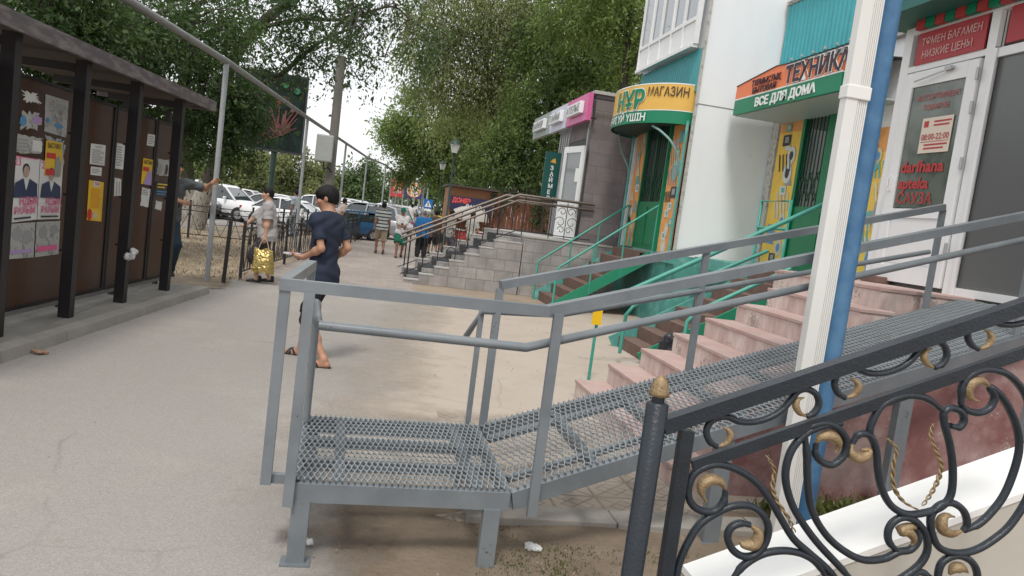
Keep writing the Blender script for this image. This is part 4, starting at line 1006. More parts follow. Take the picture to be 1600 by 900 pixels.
for y in (YW + .06, 15.75): mb.tube([(XC - .08, y, dz - .1), (XC - .08, y, dz + 2.4)], .03, 8)
mb.build('side_pipe', M_teal2, D1, world=True)
# curved canopy with lettering
CN = thing('shop_canopy', 'curved yellow and green shop canopy lettered МАГАЗИН', 'canopy', (XC, 14.4, 3.9))
AX, BY, YC = .92, 1.5, 14.42
def cnp(s_, z, o_=0.0):   # arc param by angle, s_ in 0..1 from near wall end to far wall end
    t = math.pi * s_; return (XC - (AX + o_) * math.sin(t), YC - (BY + o_) * math.cos(t), z)
zb, zt = 3.70, 4.40
th = np.linspace(0, 1, 49)
arcs = [0]
for i in range(1, 49): arcs.append(arcs[-1] + (Vector(cnp(th[i], 0)) - Vector(cnp(th[i - 1], 0))).length)
def sarc(d): return float(np.interp(d, arcs, th))
def band(z0, z1, o0, o1, m_, name, par):
    mb = MB()
    for i in range(48): mb.quad(cnp(th[i], z0, o0), cnp(th[i + 1], z0, o0), cnp(th[i + 1], z1, o1), cnp(th[i], z1, o1))
    for i in range(48): mb.quad(cnp(th[i], z0, o0 - .04), cnp(th[i + 1], z0, o0 - .04), cnp(th[i + 1], z1, o1 - .04), cnp(th[i], z1, o1 - .04))
    return mb.build(name, m_, par, world=True, fix=False)
M_sy = mat('sign_yellow', (.72, .43, .085), .45, var=.05); M_sg = mat('sign_green', (.0, .2, .095), .4, var=.05); M_sw = mat('sign_white', (.75, .78, .76), .45); M_dk = mat('sign_dark_lettering', (.05, .03, .02), .5)
band(zb + .24, zt, 0, 0, M_sy, 'yellow_band', CN); band(zb, zb + .225, 0, 0, M_sg, 'green_band', CN)
band(zb + .225, zb + .24, .004, .004, M_sw, 'white_stripe', CN); band(zt, zt + .02, .004, .004, M_sw, 'edge_strip', CN)
mb = MB()
for i in range(48): mb.add([cnp(th[i], zb + .02, -.03), cnp(th[i + 1], zb + .02, -.03), (XC, YC, zb + .12)], [(0, 1, 2)])
for i in range(48): mb.add([cnp(th[i], zt - .02, -.03), cnp(th[i + 1], zt - .02, -.03), (XC, YC, zt + .05)], [(0, 1, 2)])
mb.build('soffit', mat('canopy_soffit', (.03, .06, .055), .6), CN, world=True, fix=False)
def warp_c(start, z0, flip=True):
    def f(a, b, d):
        s_ = sarc(start - a); return Vector(cnp(s_, z0 + b, .012 + d))
    return f
mb = MB(); text_mb(mb, 'МАГАЗИН', (0, 0, 0), (1, 0, 0), (0, 0, 1), w=.80, h=.17, depth=.006, bold=.012, warp=warp_c(.93, zb + .48)); mb.build('lettering', M_dk, CN, world=True, fix=False)
mb = MB(); text_mb(mb, 'НҰР', (0, 0, 0), (1, 0, 0), (0, 0, 1), w=1.0, h=.36, depth=.004, bold=.055, warp=warp_c(1.98, zb + .265)); mb.build('lettering_outline', M_sw, CN, world=True, fix=False)
mb = MB(); text_mb(mb, 'НҰР', (0, 0, 0), (1, 0, 0), (0, 0, 1), w=.96, h=.35, depth=.012, bold=.028, warp=warp_c(1.96, zb + .27)); mb.build('lettering', M_sg, CN, world=True, fix=False)
mb = MB(); text_mb(mb, 'БӘРІ ҮЙ ҮШІН', (0, 0, 0), (1, 0, 0), (0, 0, 1), w=1.5, h=.14, depth=.006, bold=.025, warp=warp_c(2.42, zb + .04)); mb.build('lettering', M_sw, CN, world=True, fix=False)
for y, s_ in ((YW + .12, 1), (15.75, -1)):
    P = [(XC - .06, y, 2.75), (XC - .12, y, 3.05), (XC - .3, y + .0, 3.35), (XC - .46, y + .2 * s_, 3.55), (XC - .56, y + .42 * s_, 3.66)]
    mb = MB(); mb.tube(catmull(P, 6), .022, 8); mb.build('curved_bracket', mat('grey_teal_bracket', (.2, .33, .31), .5), CN, world=True)
# second shop: orange and green sign, yellow sticker panels, green lattice door
D2 = thing('shop_door', 'green shop door with lattice window between yellow panels of appliance pictures', 'door', (XA, 11.3, 1.4))
mb = MB(); mb.bb(XA - .05, XA - .004, 10.25, 11.75, 1.4, 2.45); mb.bb(XA - .065, XA - .05, 10.9, 11.6, 1.5, 2.35); mb.bb(XA - .08, XA - .004, 11.7, 11.78, 1.4, 4.1); mb.bb(XA - .08, XA - .004, 10.2, 10.28, 1.4, 4.1); mb.bb(XA - .075, XA - .004, 10.85, 11.05, 2.45, 4.1); mb.build('door_leaf', M_green, D2, world=True)
mb = MB(); mb.bb(XA - .02, XA - .003, 10.25, 11.75, 2.45, 4.15); mb.build('door_glass', M_glassd, D2, world=True)
mb = MB(); lattice(mb, XA - .06, 11.1, 11.7, 2.45, 4.1, 6); mb.build('lattice', MATS['dark_green_bars'], D2, world=True)
for (ya, yb, sd_, zt_) in ((11.82, 12.58, 9, 4.1), (9.2, 10.1, 14, 3.6)):
    mb = MB(); mb.bb(XA - .03, XA - .002, ya, yb, 1.4, zt_ - .35); mb.bb(XA - .03, XA - .002, ya, yb, zt_ - .35, zt_, 1); o = mb.build('sticker_panel', [M_ye, M_or], D2, world=True)
    mb = MB(); stickers(mb, XA - .034, ya + .05, yb - .05, 1.45, zt_, sd_, 6); mb.build('stickers', pics, o, world=True)
SG = thing('shop_sign', 'orange and green projecting shop sign lettered ТЕХНИКА', 'sign', (6.0, 10.5, 3.9))
xs = 6.0; Y0, Y1 = 12.55, 9.45
def zt2(y): return 4.40 + .42 * min(max((Y0 - y) / .9, 0), 1) * 0 + np.interp(Y0 - y, [0, .25, 1.3, 2.2, 4.4], [4.42, 4.45, 4.56, 4.5, 4.3]) - 4.40
zlow = 3.93
mb = MB(); ys = np.linspace(Y0, Y1, 25)
for a, b in zip(ys, ys[1:]): mb.hexa([(xs, a, zlow + .27), (xs, b, zlow + .27), (xs + .05, b, zlow + .27), (xs + .05, a, zlow + .27), (xs, a, zt2(a)), (xs, b, zt2(b)), (xs + .05, b, zt2(b)), (xs + .05, a, zt2(a))])
mb.build('orange_field', mat('sign_orange', (.78, .2, .075), .45, var=.04), SG, world=True)
mb = MB(); mb.bb(xs, xs + .05, Y1, Y0, zlow, zlow + .25); mb.build('green_field', M_sg, SG, world=True)
mb = MB(); mb.bb(xs - .004, xs + .04, Y1, Y0, zlow + .25, zlow + .272); mb.build('white_stripe', M_sw, SG, world=True)
mb = MB()
for a, b in zip(ys, ys[1:]): mb.hexa([(xs - .01, a, zt2(a)), (xs - .01, b, zt2(b)), (xs + 1, b, zt2(b) + .1), (xs + 1, a, zt2(a) + .1), (xs - .01, a, zt2(a) + .015), (xs - .01, b, zt2(b) + .015), (xs + 1, b, zt2(b) + .115), (xs + 1, a, zt2(a) + .115)])
mb.build('top_cover', mat('dark_trim', (.03, .03, .035), .5), SG, world=True)
mb = MB(); mb.bb(xs + .05, XA, Y1, Y0, zlow - .01, zlow + .01); mb.bb(xs + .05, XA, Y0 - .02, Y0, zlow + .012, 4.36); mb.build('soffit', mat('grey_soffit', (.45, .47, .46), .5), SG, world=True)
U_, V_ = (0, -1, 0), (0, 0, 1)
M_dk2 = mat('dark_purple_lettering', (.035, .015, .03), .5)
def sign_text(par, specs, m_):
    mb = MB()
    for body, p0, w_, h_, bold in specs: text_mb(mb, body, p0, U_, V_, w=w_, h=h_, depth=.01, bold=bold)
    return mb.build('lettering', m_, par, world=True, fix=False)
sign_text(SG, [('ТҰРМЫСТЫҚ', (xs - .012, 11.98, zlow + .405), .92, .105, .008), ('БЫТОВАЯ', (xs - .012, 11.92, zlow + .285), .74, .1, .008), ('ТЕХНИКА', (xs - .012, 10.92, zlow + .305), 1.62, .26, .03)], M_dk2)
sign_text(SG, [('ТЕХНИКА', (xs - .006, 10.935, zlow + .30), 1.65, .27, .05), ('ВСЕ ДЛЯ ДОМА', (xs - .006, 11.78, zlow + .06), 1.75, .14, .035)], M_sw)
# ------------------------------------------------------------------ pharmacy vestibule
VB = thing('shopfront', 'white plastic shop entrance frame with red price board and dark glazing beyond the ramp', 'shopfront', (XV, 5.5, 1.45))
LZ = 1.47
mb = MB(); mb.bb(XV - .03, XV + .05, 7.0, 7.12, LZ, 4.05); mb.bb(XV - .031, XV + .05, 5.90, 6.0, LZ, 4.05); mb.bb(XV - .029, XV + .05, 5.9, 7.0, 3.62, 3.68); mb.bb(XV - .029, XV + .05, 2.5, 7.12, 4.0, 4.08)
mb.bb(XV - .028, XV + .05, 2.5, 5.9, LZ, LZ + .07); mb.bb(XV - .028, XV + .05, 2.5, 5.9, 3.58, 3.66); mb.bb(XV - .031, XV + .05, 4.2, 4.3, LZ, 4.05); mb.bb(XV - .045, XV - .03, 5.86, 5.9, LZ, 3.66)
mb.build('frame', M_pvc, VB, world=True)
mb = MB(); mb.bb(XV + .0, XV + .015, 4.3, 5.87, LZ + .07, 3.58); mb.bb(XV, XV + .015, 2.5, 4.2, LZ + .07, 3.58); mb.build('dark_pane', mat('tinted_glass', (.11, .115, .115), .25, spec=.6), VB, world=True)
mb = MB(); mb.bb(XV + .02, XV + .03, 5.9, 7.1, LZ, 4.0); mb.bb(XV + .06, XA, 7.05, 7.1, 0, 4.6); mb.build('side_wall', mat('grey_interior', (.2, .21, .2), .7), VB, world=True)
mb = MB(); mb.bb(XV - .045, XV - .03, 6.02, 6.9, 3.68, 3.99); rb = mb.build('red_board', mat('red_board', (.36, .02, .025), .4), VB, world=True)
mb = MB(); text_mb(mb, 'ТӨМЕН БАҒАМЕН', (XV - .05, 6.83, 3.855), U_, V_, w=.76, h=.075, depth=.003, bold=.01); text_mb(mb, 'НИЗКИЕ ЦЕНЫ', (XV - .05, 6.80, 3.73), U_, V_, w=.64, h=.075, depth=.003, bold=.01)
mb.build('lettering', mat('pale_red_lettering', (.62, .35, .33), .5), rb, world=True, fix=False)
mb = MB(); mb.bb(XV - .045, XV - .03, 4.4, 5.78, 3.68, 3.99); mb.build('red_board', MATS['red_board'], VB, world=True)
DR = thing('shop_door', 'white plastic shop door with opening hours plate and red lettering, beyond the ramp', 'door', (XV, 6.5, LZ))
xd = XV - .06
mb = MB(); ya, yb = 6.02, 6.98
for (a, b, c, d) in ((ya, ya + .13, LZ + .04, 3.6), (yb - .13, yb, LZ + .04, 3.6)): mb.bb(xd, xd + .055, a, b, c, d, bev=.006)
for (c, d) in ((LZ + .04, LZ + .2), (LZ + .68, LZ + .77), (3.45, 3.6)): mb.bb(xd + .001, xd + .054, ya + .13, yb - .13, c, d)
mb.build('door_leaf', M_pvc, DR, world=True)
mb = MB(); mb.bb(xd + .02, xd + .035, ya + .13, yb - .13, LZ + .2, LZ + .68); mb.bb(xd + .012, xd + .02, ya + .16, yb - .16, LZ + .23, LZ + .65); mb.build('lower_panel', M_pvc, DR, world=True)
mb = MB(); mb.bb(xd + .02, xd + .035, ya + .13, yb - .13, LZ + .78, 3.45); mb.build('door_glass', mat('green_tinted_glass', (.13, .155, .13), .12, spec=.9, var=.25, vscale=3, col2=(.06, .075, .06)), DR, world=True)
mb = MB()
for z in (LZ + .35, 2.6, 3.1, 3.4): mb.tube([(xd - .01, ya - .012, z), (xd - .01, ya - .012, z + .11)], .014, 8)
mb.build('hinge', mat('grey_hinge', (.4, .4, .4), .35, metal=.5), DR, world=True)
mb = MB(); mb.bb(xd - .03, xd, yb - .075, yb - .05, 2.42, 2.56); mb.tube([(xd - .04, yb - .062, 2.45), (xd - .04, yb - .062, 2.55)], .008, 8); mb.build('handle', M_pvc, DR, world=True)
mb = MB(); mb.bar((xd - .03, ya + .25, 3.56), (xd - .05, ya + .75, 3.49), .012, .012); mb.bar((xd - .02, ya + .3, 3.56), (xd - .02, ya + .38, 3.56), .03, .04); mb.build('door_closer', MATS['grey_hinge'], DR, world=True)
mb = MB(); mb.bb(xd + .008, xd + .012, 6.22, 6.62, 2.78, 3.12); pl = mb.build('hours_plate', mat('cream_plate', (.66, .58, .48), .5), DR, world=True)
M_red = mat('red_vinyl', (.42, .04, .04), .45)
mb = MB(); text_mb(mb, '08:00-22:00', (xd + .006, 6.60, 2.905), U_, V_, w=.36, h=.062, depth=.002, bold=.008)
for k, (w1, z) in enumerate(((.22, 3.07), (.2, 3.035), (.3, 2.85), (.26, 2.815))): mb.bb(xd + .0055, xd + .0075, 6.60 - (.14 if k < 2 else .05) - w1, 6.60 - (.14 if k < 2 else .05), z, z + .016)
mb.bb(xd + .0055, xd + .0075, 6.24, 6.60, 2.885, 2.89); mb.bb(xd + .0055, xd + .0075, 6.53, 6.59, 3.03, 3.09); mb.build('lettering', M_red, pl, world=True, fix=False)
mb = MB(); text_mb(mb, 'darihana', (xd + .012, 6.82, 2.60), U_, V_, w=.58, h=.115, depth=.002, bold=.03); text_mb(mb, 'apteka', (xd + .012, 6.82, 2.44), U_, V_, w=.42, h=.11, depth=.002, bold=.03); text_mb(mb, 'САУЗА', (xd + .012, 6.8, 2.29), U_, V_, w=.48, h=.11, depth=.002, bold=.008)
text_mb(mb, 'АССОРТИМЕНТ', (xd + .012, 6.76, 3.3), U_, V_, w=.56, h=.055, depth=.002, bold=.0); text_mb(mb, 'ТОВАРОВ', (xd + .012, 6.66, 3.2), U_, V_, w=.34, h=.055, depth=.002, bold=.0)
mb.build('lettering', M_red, DR, world=True, fix=False)
AW = thing('shop_canopy', 'teal shop canopy edge with red blocks and a beige fascia above the red price board', 'canopy', (5.0, 5.5, 4.3))
mb = MB(); mb.bb(4.78, XV + .1, 2.0, 7.3, 4.11, 4.2); mb.bb(4.78, 4.83, 2.0, 7.3, 4.2, 4.33); mb.build('teal_edge', mat('dark_teal', (.01, .12, .10), .5), AW, world=True)
mb = MB(); mb.bb(4.74, 4.80, 2.0, 7.32, 4.335, 5.2); mb.bb(4.8, 7.0, 2.0, 7.32, 5.1, 5.2); mb.build('fascia', mat('beige_fascia', (.6, .47, .36), .5, var=.05), AW, world=True)
mb = MB()
for k in range(6):
    mb = MB(); mb.bb(5.1, 5.16, 6.78 - k * .26, 6.9 - k * .26, 4.02, 4.108); mb.build('red_block', M_red, AW, world=True)
    mb = MB(); mb.bb(5.1, 5.165, 6.65 - k * .26, 6.77 - k * .26, 4.02, 4.107); mb.build('green_block', M_sg, AW, world=True)
mb = MB(); text_mb(mb, 'АПТЕКА', (4.735, 7.0, 4.45), U_, V_, h=.4, depth=.01, bold=.03); mb.build('lettering', mat('brown_lettering', (.12, .05, .03), .5), AW, world=True, fix=False)
mb = MB(); mb.bb(5.5, 6.9, 7.25, 7.4, 3.35, 3.75); 
# ------------------------------------------------------------------ pink stairs and landing
M_pink = mat('pink_step_paint', (.47, .32, .29), .85, col2=(.6, .52, .48), c2pos=(.3, .68), vscale=4, var=.2, bump=.8, bscale=28, stretch=(1, 1, .35))
M_pinkt = mat('worn_pink_tread', (.47, .31, .28), .85, col2=(.42, .33, .30), c2pos=(.3, .7), vscale=3, var=.15, bump=.6, bscale=40)
chips(M_pink, 1.14, (.33, .27, .24)); chips(M_pinkt, 1.16, (.34, .29, .26))
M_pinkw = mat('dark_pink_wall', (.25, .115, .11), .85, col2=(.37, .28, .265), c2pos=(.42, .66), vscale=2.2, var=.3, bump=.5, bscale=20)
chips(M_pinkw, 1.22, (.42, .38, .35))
ST = thing('pink_stairs', 'worn pink painted concrete stairs up to the white shop door behind the ramp', 'stairs', (3.2, 5.8, 0))
x0s = 2.10; NS = 8; rise = LZ / NS; run = .31
def rampz(x): return .38 + .25 * (x - .77) - .13
mb = MB(); mt = MB()
for k in range(NS):
    xa = x0s + k * run; xb = x0s + (k + 1) * run if k < NS - 1 else XV + .02; z1 = rise * (k + 1)
    yfar = 6.88 if k < NS - 1 else 7.35
    ynear = 4.5 if z1 < rampz(xa) else 4.37 + .286 * (xb - .75) + .04
    if k == NS - 1: ynear = 5.62
    mb.hexa([(xa, ynear, -.02), (xb - .001, ynear, -.02), (xb - .001, yfar, -.02), (xa, yfar, -.02), (xa, ynear, z1 - .035), (xb - .001, ynear, z1 - .035), (xb - .001, yfar, z1 - .035), (xa, yfar, z1 - .035)])
    mt.bb(xa - .010, xb - .002, ynear - .01, yfar + .012, z1 - .034, z1, bev=.006)
mb.build('riser_block', M_pink, ST, world=True); mt.build('tread', M_pinkt, ST, world=True)
mb = MB(); xx = np.linspace(2.42, XV, 12)
for a, b in zip(xx, xx[1:]): mb.hexa([(a, 4.46, 0), (b, 4.46, 0), (b, 4.6, 0), (a, 4.6, 0), (a, 4.46, min(rampz(a) - .05, 1.35)), (b, 4.46, min(rampz(b) - .05, 1.35)), (b, 4.6, min(rampz(a) - .05, 1.35)), (a, 4.6, min(rampz(a) - .05, 1.35))])
mb.bb(3.6, XV, 1.5, 4.455, -.02, .02, mi=0)
mb.build('side_wall', M_pinkw, ST, world=True)
mb = MB(); mb.bb(XV - .02, XV + .3, .5, 5.6, 0, 1.44); tag(mb.build('pink_wall', M_pinkw), 'dark pink painted base wall of the shop behind the ramp legs', 'wall')
mb = MB(); mb.bb(5.02, 5.18, 6.72, 6.98, LZ, LZ + .07, bev=.008); tag(mb.build('brick', mat('brown_brick', (.17, .1, .085), .9, var=.2)), 'loose brown brick lying on the landing against the white shop door', 'brick')

# ------------------------------------------------------------------ teal railed stairs to the two far shops
M_trail = mat('teal_rail_paint', (.055, .3, .235), .42, var=.15, vscale=8)
M_brown = mat('brown_step_paint', (.15, .095, .075), .8, var=.25, vscale=6, bump=.3)
M_gtr = mat('green_stringer', (.02, .23, .13), .5, var=.12)
def steelstairs(label, xf, ya, yb, xt, zt_, n, near_full=True, rails=(True, True), dxf=0.0):
    T = thing('steel_stairs', label, 'stairs', (xf, ya, 0)); L = xt - xf
    for k in range(n):
        z = zt_ * (k + 1) / n; x = xf + L * k / n; mb = MB(); w_ = L / n
        mb.bb(x, x + w_ + .02, ya + .03, yb - .03, z - .03, z); mb.bb(x + .0, x + .015, ya + .035, yb - .035, z - zt_ / n, z - .031); mb.build('step', M_brown, T, world=True)
    for y, m_ in ((ya, M_gtr), (yb, M_teal2)):
        mb = MB(); mb.bar((xf - .1, y, -.05 + .1), (xt + .0, y, zt_ - .06), .03, .2, (0, 0, 1)); mb.build('stringer', m_, T, world=True)
    sl_ = zt_ / L
    for y, on in ((ya, rails[0]), (yb, rails[1])):
        if not on: continue
        mb = MB(); P = [(xf - .1, y, 0), (xf - .1, y, .78), (xf - .04, y, .86), (xf + .02, y, .9), (xt - .02, y, .9 + zt_), (xt + .3, y, .92 + zt_)]
        mb.tube(P, .022, 8); mb.build('handrail', M_trail, T, world=True)
        for t in (.33, .66, 1.0):
            mb = MB(); x = xf + L * t; z = zt_ * t; mb.tube([(x, y, z - .05), (x, y, z + .9)], .018, 8); mb.build('baluster', M_trail, T, world=True)
    return T
T = steelstairs('teal steel stairs with brown treads up to the shop under the yellow canopy', 3.62, 13.75, 15.45, 5.35, 1.33, 7)
mb = MB(); mb.bb(5.3, XC - .014, YW - .25, 15.6, 1.2, 1.345); mb.build('landing', M_teal2, T, world=True)
T = steelstairs('teal railed steel stairs with a brown bottom plank up to the middle shop', 3.65, 9.0, 10.2, 5.75, 1.38, 8, rails=(False, False))
mb = MB(); mb.bb(5.72, XA - .002, 8.6, 12.6, 1.2, 1.385); mb.build('landing', M_teal2, T, world=True)
mb = MB()
mb.tube([(6.0, 11.05, 1.38), (6.0, 11.05, 2.42), (6.0, 10.2, 2.42), (6.0, 10.2, 1.38)], .024, 8); mb.tube([(6.0, 11.05, 2.0), (6.0, 10.2, 2.0)], .024, 8)
mb.build('landing_rail', M_trail, T, world=True)
mb = MB(); a, b = ay(905, 487, 9.0), ay(1290, 312, 9.0)
mb.tube([ay(912, 486, 8.6), ay(1290, 318, 8.6)], .03, 10); mb.build('long_handrail', M_trail, T, world=True)
mb = MB(); P = [ay(968, 552, 8.85), ay(978, 492, 8.85), ay(990, 478, 8.85), ay(1200, 392, 8.85)]; mb.tube(P, .024, 8); mb.build('handrail', M_trail, T, world=True)
mb = MB(); P = [ay(1064, 555, 7.6), ay(1074, 502, 7.6), ay(1090, 486, 7.6), ay(1235, 420, 7.6)]; mb.tube(P, .024, 8); mb.build('handrail', M_trail, T, world=True)
# things under the stairs
def lump(name, label, cat, c, r, m_, n=16, seed=1):
    rr = random.Random(seed); g = Sculpt([c[0] - r[0] * 2, c[1] - r[1] * 2, 0], [c[0] + r[0] * 2, c[1] + r[1] * 2, c[2] + r[2] * 2.2], .014)
    for _ in range(n): g.ell((c[0] + rr.uniform(-1, 1) * r[0] * .7, c[1] + rr.uniform(-1, 1) * r[1] * .7, c[2] + rr.uniform(-.6, .7) * r[2]), (r[0] * .35, r[1] * .4, r[2] * .4), .03)
    g.ripple(.008, 40, seed); T = thing(name, label, cat, (0, 0, 0)); o = g.mesh('cloth', m_, T); return T
p = az(1030, 520, .25); 
lump('bag', 'black sack slumped against the teal stairs behind the pink steps', 'bag', (3.9, 8.55, .28), (.3, .2, .25), mat('black_sack', (.02, .022, .03), .4, var=.3, vscale=20), seed=3)
lump('bag', 'blue and white packet on the pink steps beside the black sack', 'bag', (4.1, 8.2, .3), (.22, .12, .12), mat('blue_packet', (.05, .14, .42), .35, col2=(.6, .65, .7), c2pos=(.5, .54), vscale=14), seed=5)
# yellow marker on a teal stake
T = thing('marker_post', 'teal stake topped with a small yellow plate in front of the stairs', 'post', (2.49, 7.71, 0))
mb = MB(); mb.bar(ay(919, 597, 7.71), ay(933, 500, 7.71), .03, .02, (0, 1, 0)); mb.build('stake', M_trail, T, world=True)
mb = MB(); c = ay(933, 496, 7.68); mb.box(c, (.105, .012, .16), 0); mb.build('plate', mat('yellow_plate', (.8, .5, .01), .4), T, world=True)
# ================================================================== GREY TILED KIOSK WITH BLOCK STAIRS
M_tilew = mat('grey_wall_tile', (.17, .155, .16), .35, var=.08, vscale=3, bump=.08)
def brickmat(name, c1, c2, mort, bw, bh, ms=.012, plane='XZ', rough=.7, var=.15):
    m = mat(name, c1, rough, var=var, vscale=2, col2=c2, c2pos=(.4, .65)); t = m.node_tree; N = t.nodes; L = t.links; b = N['Principled BSDF']; cur = b.inputs['Base Color'].links[0].from_socket
    tcn = N.new('ShaderNodeTexCoord'); sx = N.new('ShaderNodeSeparateXYZ'); cx = N.new('ShaderNodeCombineXYZ'); L.new(tcn.outputs['Object'], sx.inputs[0])
    ad = N.new('ShaderNodeMath'); ad.operation = 'ADD'; L.new(sx.outputs[0], ad.inputs[0]); L.new(sx.outputs[1], ad.inputs[1]); L.new(ad.outputs[0], cx.inputs[0]); L.new(sx.outputs[2], cx.inputs[1])
    k = N.new('ShaderNodeTexBrick'); k.inputs['Scale'].default_value = 1; k.inputs['Brick Width'].default_value = bw; k.inputs['Row Height'].default_value = bh; k.inputs['Mortar Size'].default_value = ms
    k.inputs['Color1'].default_value = (.88, .88, .88, 1); k.inputs['Color2'].default_value = (1.12, 1.1, 1.08, 1); k.inputs['Mortar'].default_value = (1, 1, 1, 1); k.offset = .5; L.new(cx.outputs[0], k.inputs['Vector'])
    x = N.new('ShaderNodeMixRGB'); x.blend_type = 'MULTIPLY'; x.inputs[0].default_value = 1; L.new(cur, x.inputs[1]); L.new(k.outputs['Color'], x.inputs[2])
    y = N.new('ShaderNodeMixRGB'); L.new(k.outputs['Fac'], y.inputs[0]); L.new(x.outputs[0], y.inputs[1]); y.inputs[2].default_value = (*mort, 1); L.new(y.outputs[0], b.inputs['Base Color'])
    bp = N.new('ShaderNodeBump'); bp.inputs['Strength'].default_value = .4; bp.inputs['Distance'].default_value = -.01; L.new(k.outputs['Fac'], bp.inputs['Height']); L.new(bp.outputs[0], b.inputs['Normal'])
    return m
M_ktile = brickmat('kiosk_tile', (.165, .145, .15), (.19, .168, .172), (.125, .11, .11), .6, .3, .005)
M_block = brickmat('grey_block', (.29, .275, .265), (.36, .345, .335), (.18, .168, .16), .4, .24, .006)
M_blockt = mat('block_top', (.42, .41, .39), .8, var=.15, vscale=4, bump=.3)
M_mat = mat('dark_stair_carpet', (.035, .038, .04), .9, var=.2)
KX, KY = 4.5, 16.1
K = thing('kiosk', 'small grey tiled shop with a white door and three signboards beside the trees', 'kiosk', (5.2, 18, 0))
mb = MB(); mb.bb(KX, 7.0, KY, KY + .15, 1.3, 4.55); mb.bb(KX, KX + .12, KY + .151, 16.35, 1.3, 4.5); mb.bb(KX + .001, KX + .12, 17.95, 18.95, 1.3, 4.5); mb.bb(KX, KX + .12, 16.35, 17.95, 3.62, 4.5); mb.bb(KX, 7, 18.8, 18.95, 1.3, 4.5); mb.build('wall', M_ktile, K, world=True)
mb = MB(); mb.bb(KX - .08, 7, KY - .05, 19.05, 4.55, 4.62); mb.build('roof', M_blockt, K, world=True)
mb = MB()
for y in (16.3, 17.98, 18.2, 18.4, 18.6, 18.85): mb = MB(); mb.bb(KX - .035, KX - .002, y, y + .09, 1.3, 4.3); mb.build('cladding_strip', mat('light_metal_strip', (.35, .36, .37), .35, metal=.4), K, world=True)
R_, L_d = Vector((4.42, 16.13, 0)), Vector((4.22, 17.12, 0)); du = (L_d - R_).normalized(); dn_ = Vector((-du.y, du.x, 0)); dw = (L_d - R_).length
def dbox(mb, u0, u1, o0, o1, z0, z1): mb.hexa([tuple(R_ + du * u + dn_ * o + Vector((0, 0, z))) for z in (z0, z1) for u, o in ((u0, o0), (u1, o0), (u1, o1), (u0, o1))])
mb = MB()
for a, b in ((0, .13), (dw - .13, dw)): dbox(mb, a, b, 0, .05, 1.33, 3.42)
for a, b in ((1.33, 1.48), (2.1, 2.2), (3.28, 3.42)): dbox(mb, .13, dw - .13, .001, .049, a, b)
dbox(mb, .13, dw - .13, .012, .03, 1.48, 2.1); d = mb.build('door', M_pvc, K, world=True)
mb = MB(); dbox(mb, .13, dw - .13, .015, .03, 2.2, 3.28); mb.build('door_glass', mat('door_glass', (.16, .18, .18), .1, spec=.9), d, world=True)
mb = MB(); dbox(mb, .12, .28, .052, .055, 2.62, 2.92); mb.build('notice', mat('door_notice', (.75, .78, .76), .5), d, world=True)
mb = MB(); hp_ = R_ + du * (dw - .06) + dn_ * .08; mb.tube([hp_ + Vector((0, 0, 2.2)), hp_ + Vector((0, 0, 2.6))], .012, 6); mb.build('handle', mat('chrome', (.6, .6, .6), .2, metal=1), d, world=True)
mb = MB(); mb.bb(KX - .02, KX - .004, 16.4, 17.9, 1.32, 3.6); mb.build('doorway', mat('dim_interior', (.05, .05, .05), .6), K, world=True)
def kiosk_sign(y0, y1, m_, body, lab, tcol, bold=.02):
    T = thing('signboard', lab, 'sign', (4.2, (y0 + y1) / 2, 4.0)); xs_ = 4.22
    mb = MB(); mb.bb(xs_, xs_ + .1, y0, y1, 3.92, 4.5); mb.build('board', m_, T, world=True)
    mb = MB(); zc = 4.12; W_ = (y1 - y0) * .62; n_ = len(body)
    mb.bb(xs_ - .1, xs_ - .001, (y0 + y1) / 2 - W_ / 2 - .04, (y0 + y1) / 2 + W_ / 2 + .04, zc - .03, zc + .23, bev=.012); mb.build('raised_letter_box', mat('letter_box_white', (.78, .8, .8), .4), T, world=True)
    mb = MB(); text_mb(mb, body, (xs_ - .104, (y0 + y1) / 2 + W_ / 2, zc + .02), U_, V_, w=W_, h=.16, depth=.004, bold=bold); mb.build('lettering', tcol, T, world=True, fix=False)
kiosk_sign(19.3, 21.3, mat('sign_greygreen', (.25, .3, .29), .4), 'ЗАЙМЕР', 'grey green signboard with a white letter box, farthest of the three on the kiosk', mat('shade_grey', (.3, .32, .33), .5))
kiosk_sign(17.55, 19.25, mat('sign_lilac', (.55, .56, .66), .4), 'ТАЙМ', 'pale lilac signboard, the middle of the three on the kiosk', MATS['shade_grey'])
kiosk_sign(15.75, 17.5, mat('sign_magenta', (.58, .11, .3), .4), 'АТЕЛЬЕ', 'magenta pink signboard nearest the grey tiled corner of the kiosk', MATS['shade_grey'])
mb = MB(); mb.bar((KX, 15.95, 4.0), (4.3, 15.95, 4.0), .03, .03)
for y in (15.9, 18, 20.5):
    mb.bar((4.3, y, 4.42), (5.0, y, 4.42), .03, .03)
mb.bar((4.33, 15.9, 4.42), (4.33, 21.2, 4.42), .03, .03); mb.bar((4.33, 20.5, 4.4), (5, 18.9, 4.4), .03, .03); mb.build('sign_bracket', M_black, K, world=True)
T = thing('vertical_sign', 'tall dark green sign lettered ЗАЙМЕР beside the white kiosk door', 'sign', (4.3, 17.45, 2.2))
pa, pb = ay(854, 236, 17.45), ay(880, 310, 17.45); pb.x = pa.x + .37; mb = MB(); mb.bb(pa.x, pb.x, 17.45, 17.5, pb.z, pa.z); mb.build('board', mat('sign_deep_green', (.005, .07, .06), .4), T, world=True)
mb = MB(); zc_ = (pa.x + pb.x) / 2 + .01
for i, ch in enumerate('ЗАЙМЕР'): text_mb(mb, ch, (zc_ - .05, 17.446, pa.z - .42 - i * .142), (1, 0, 0), V_, h=.1, depth=.003, bold=.02)
mb.build('lettering', M_sw, T, world=True, fix=False)
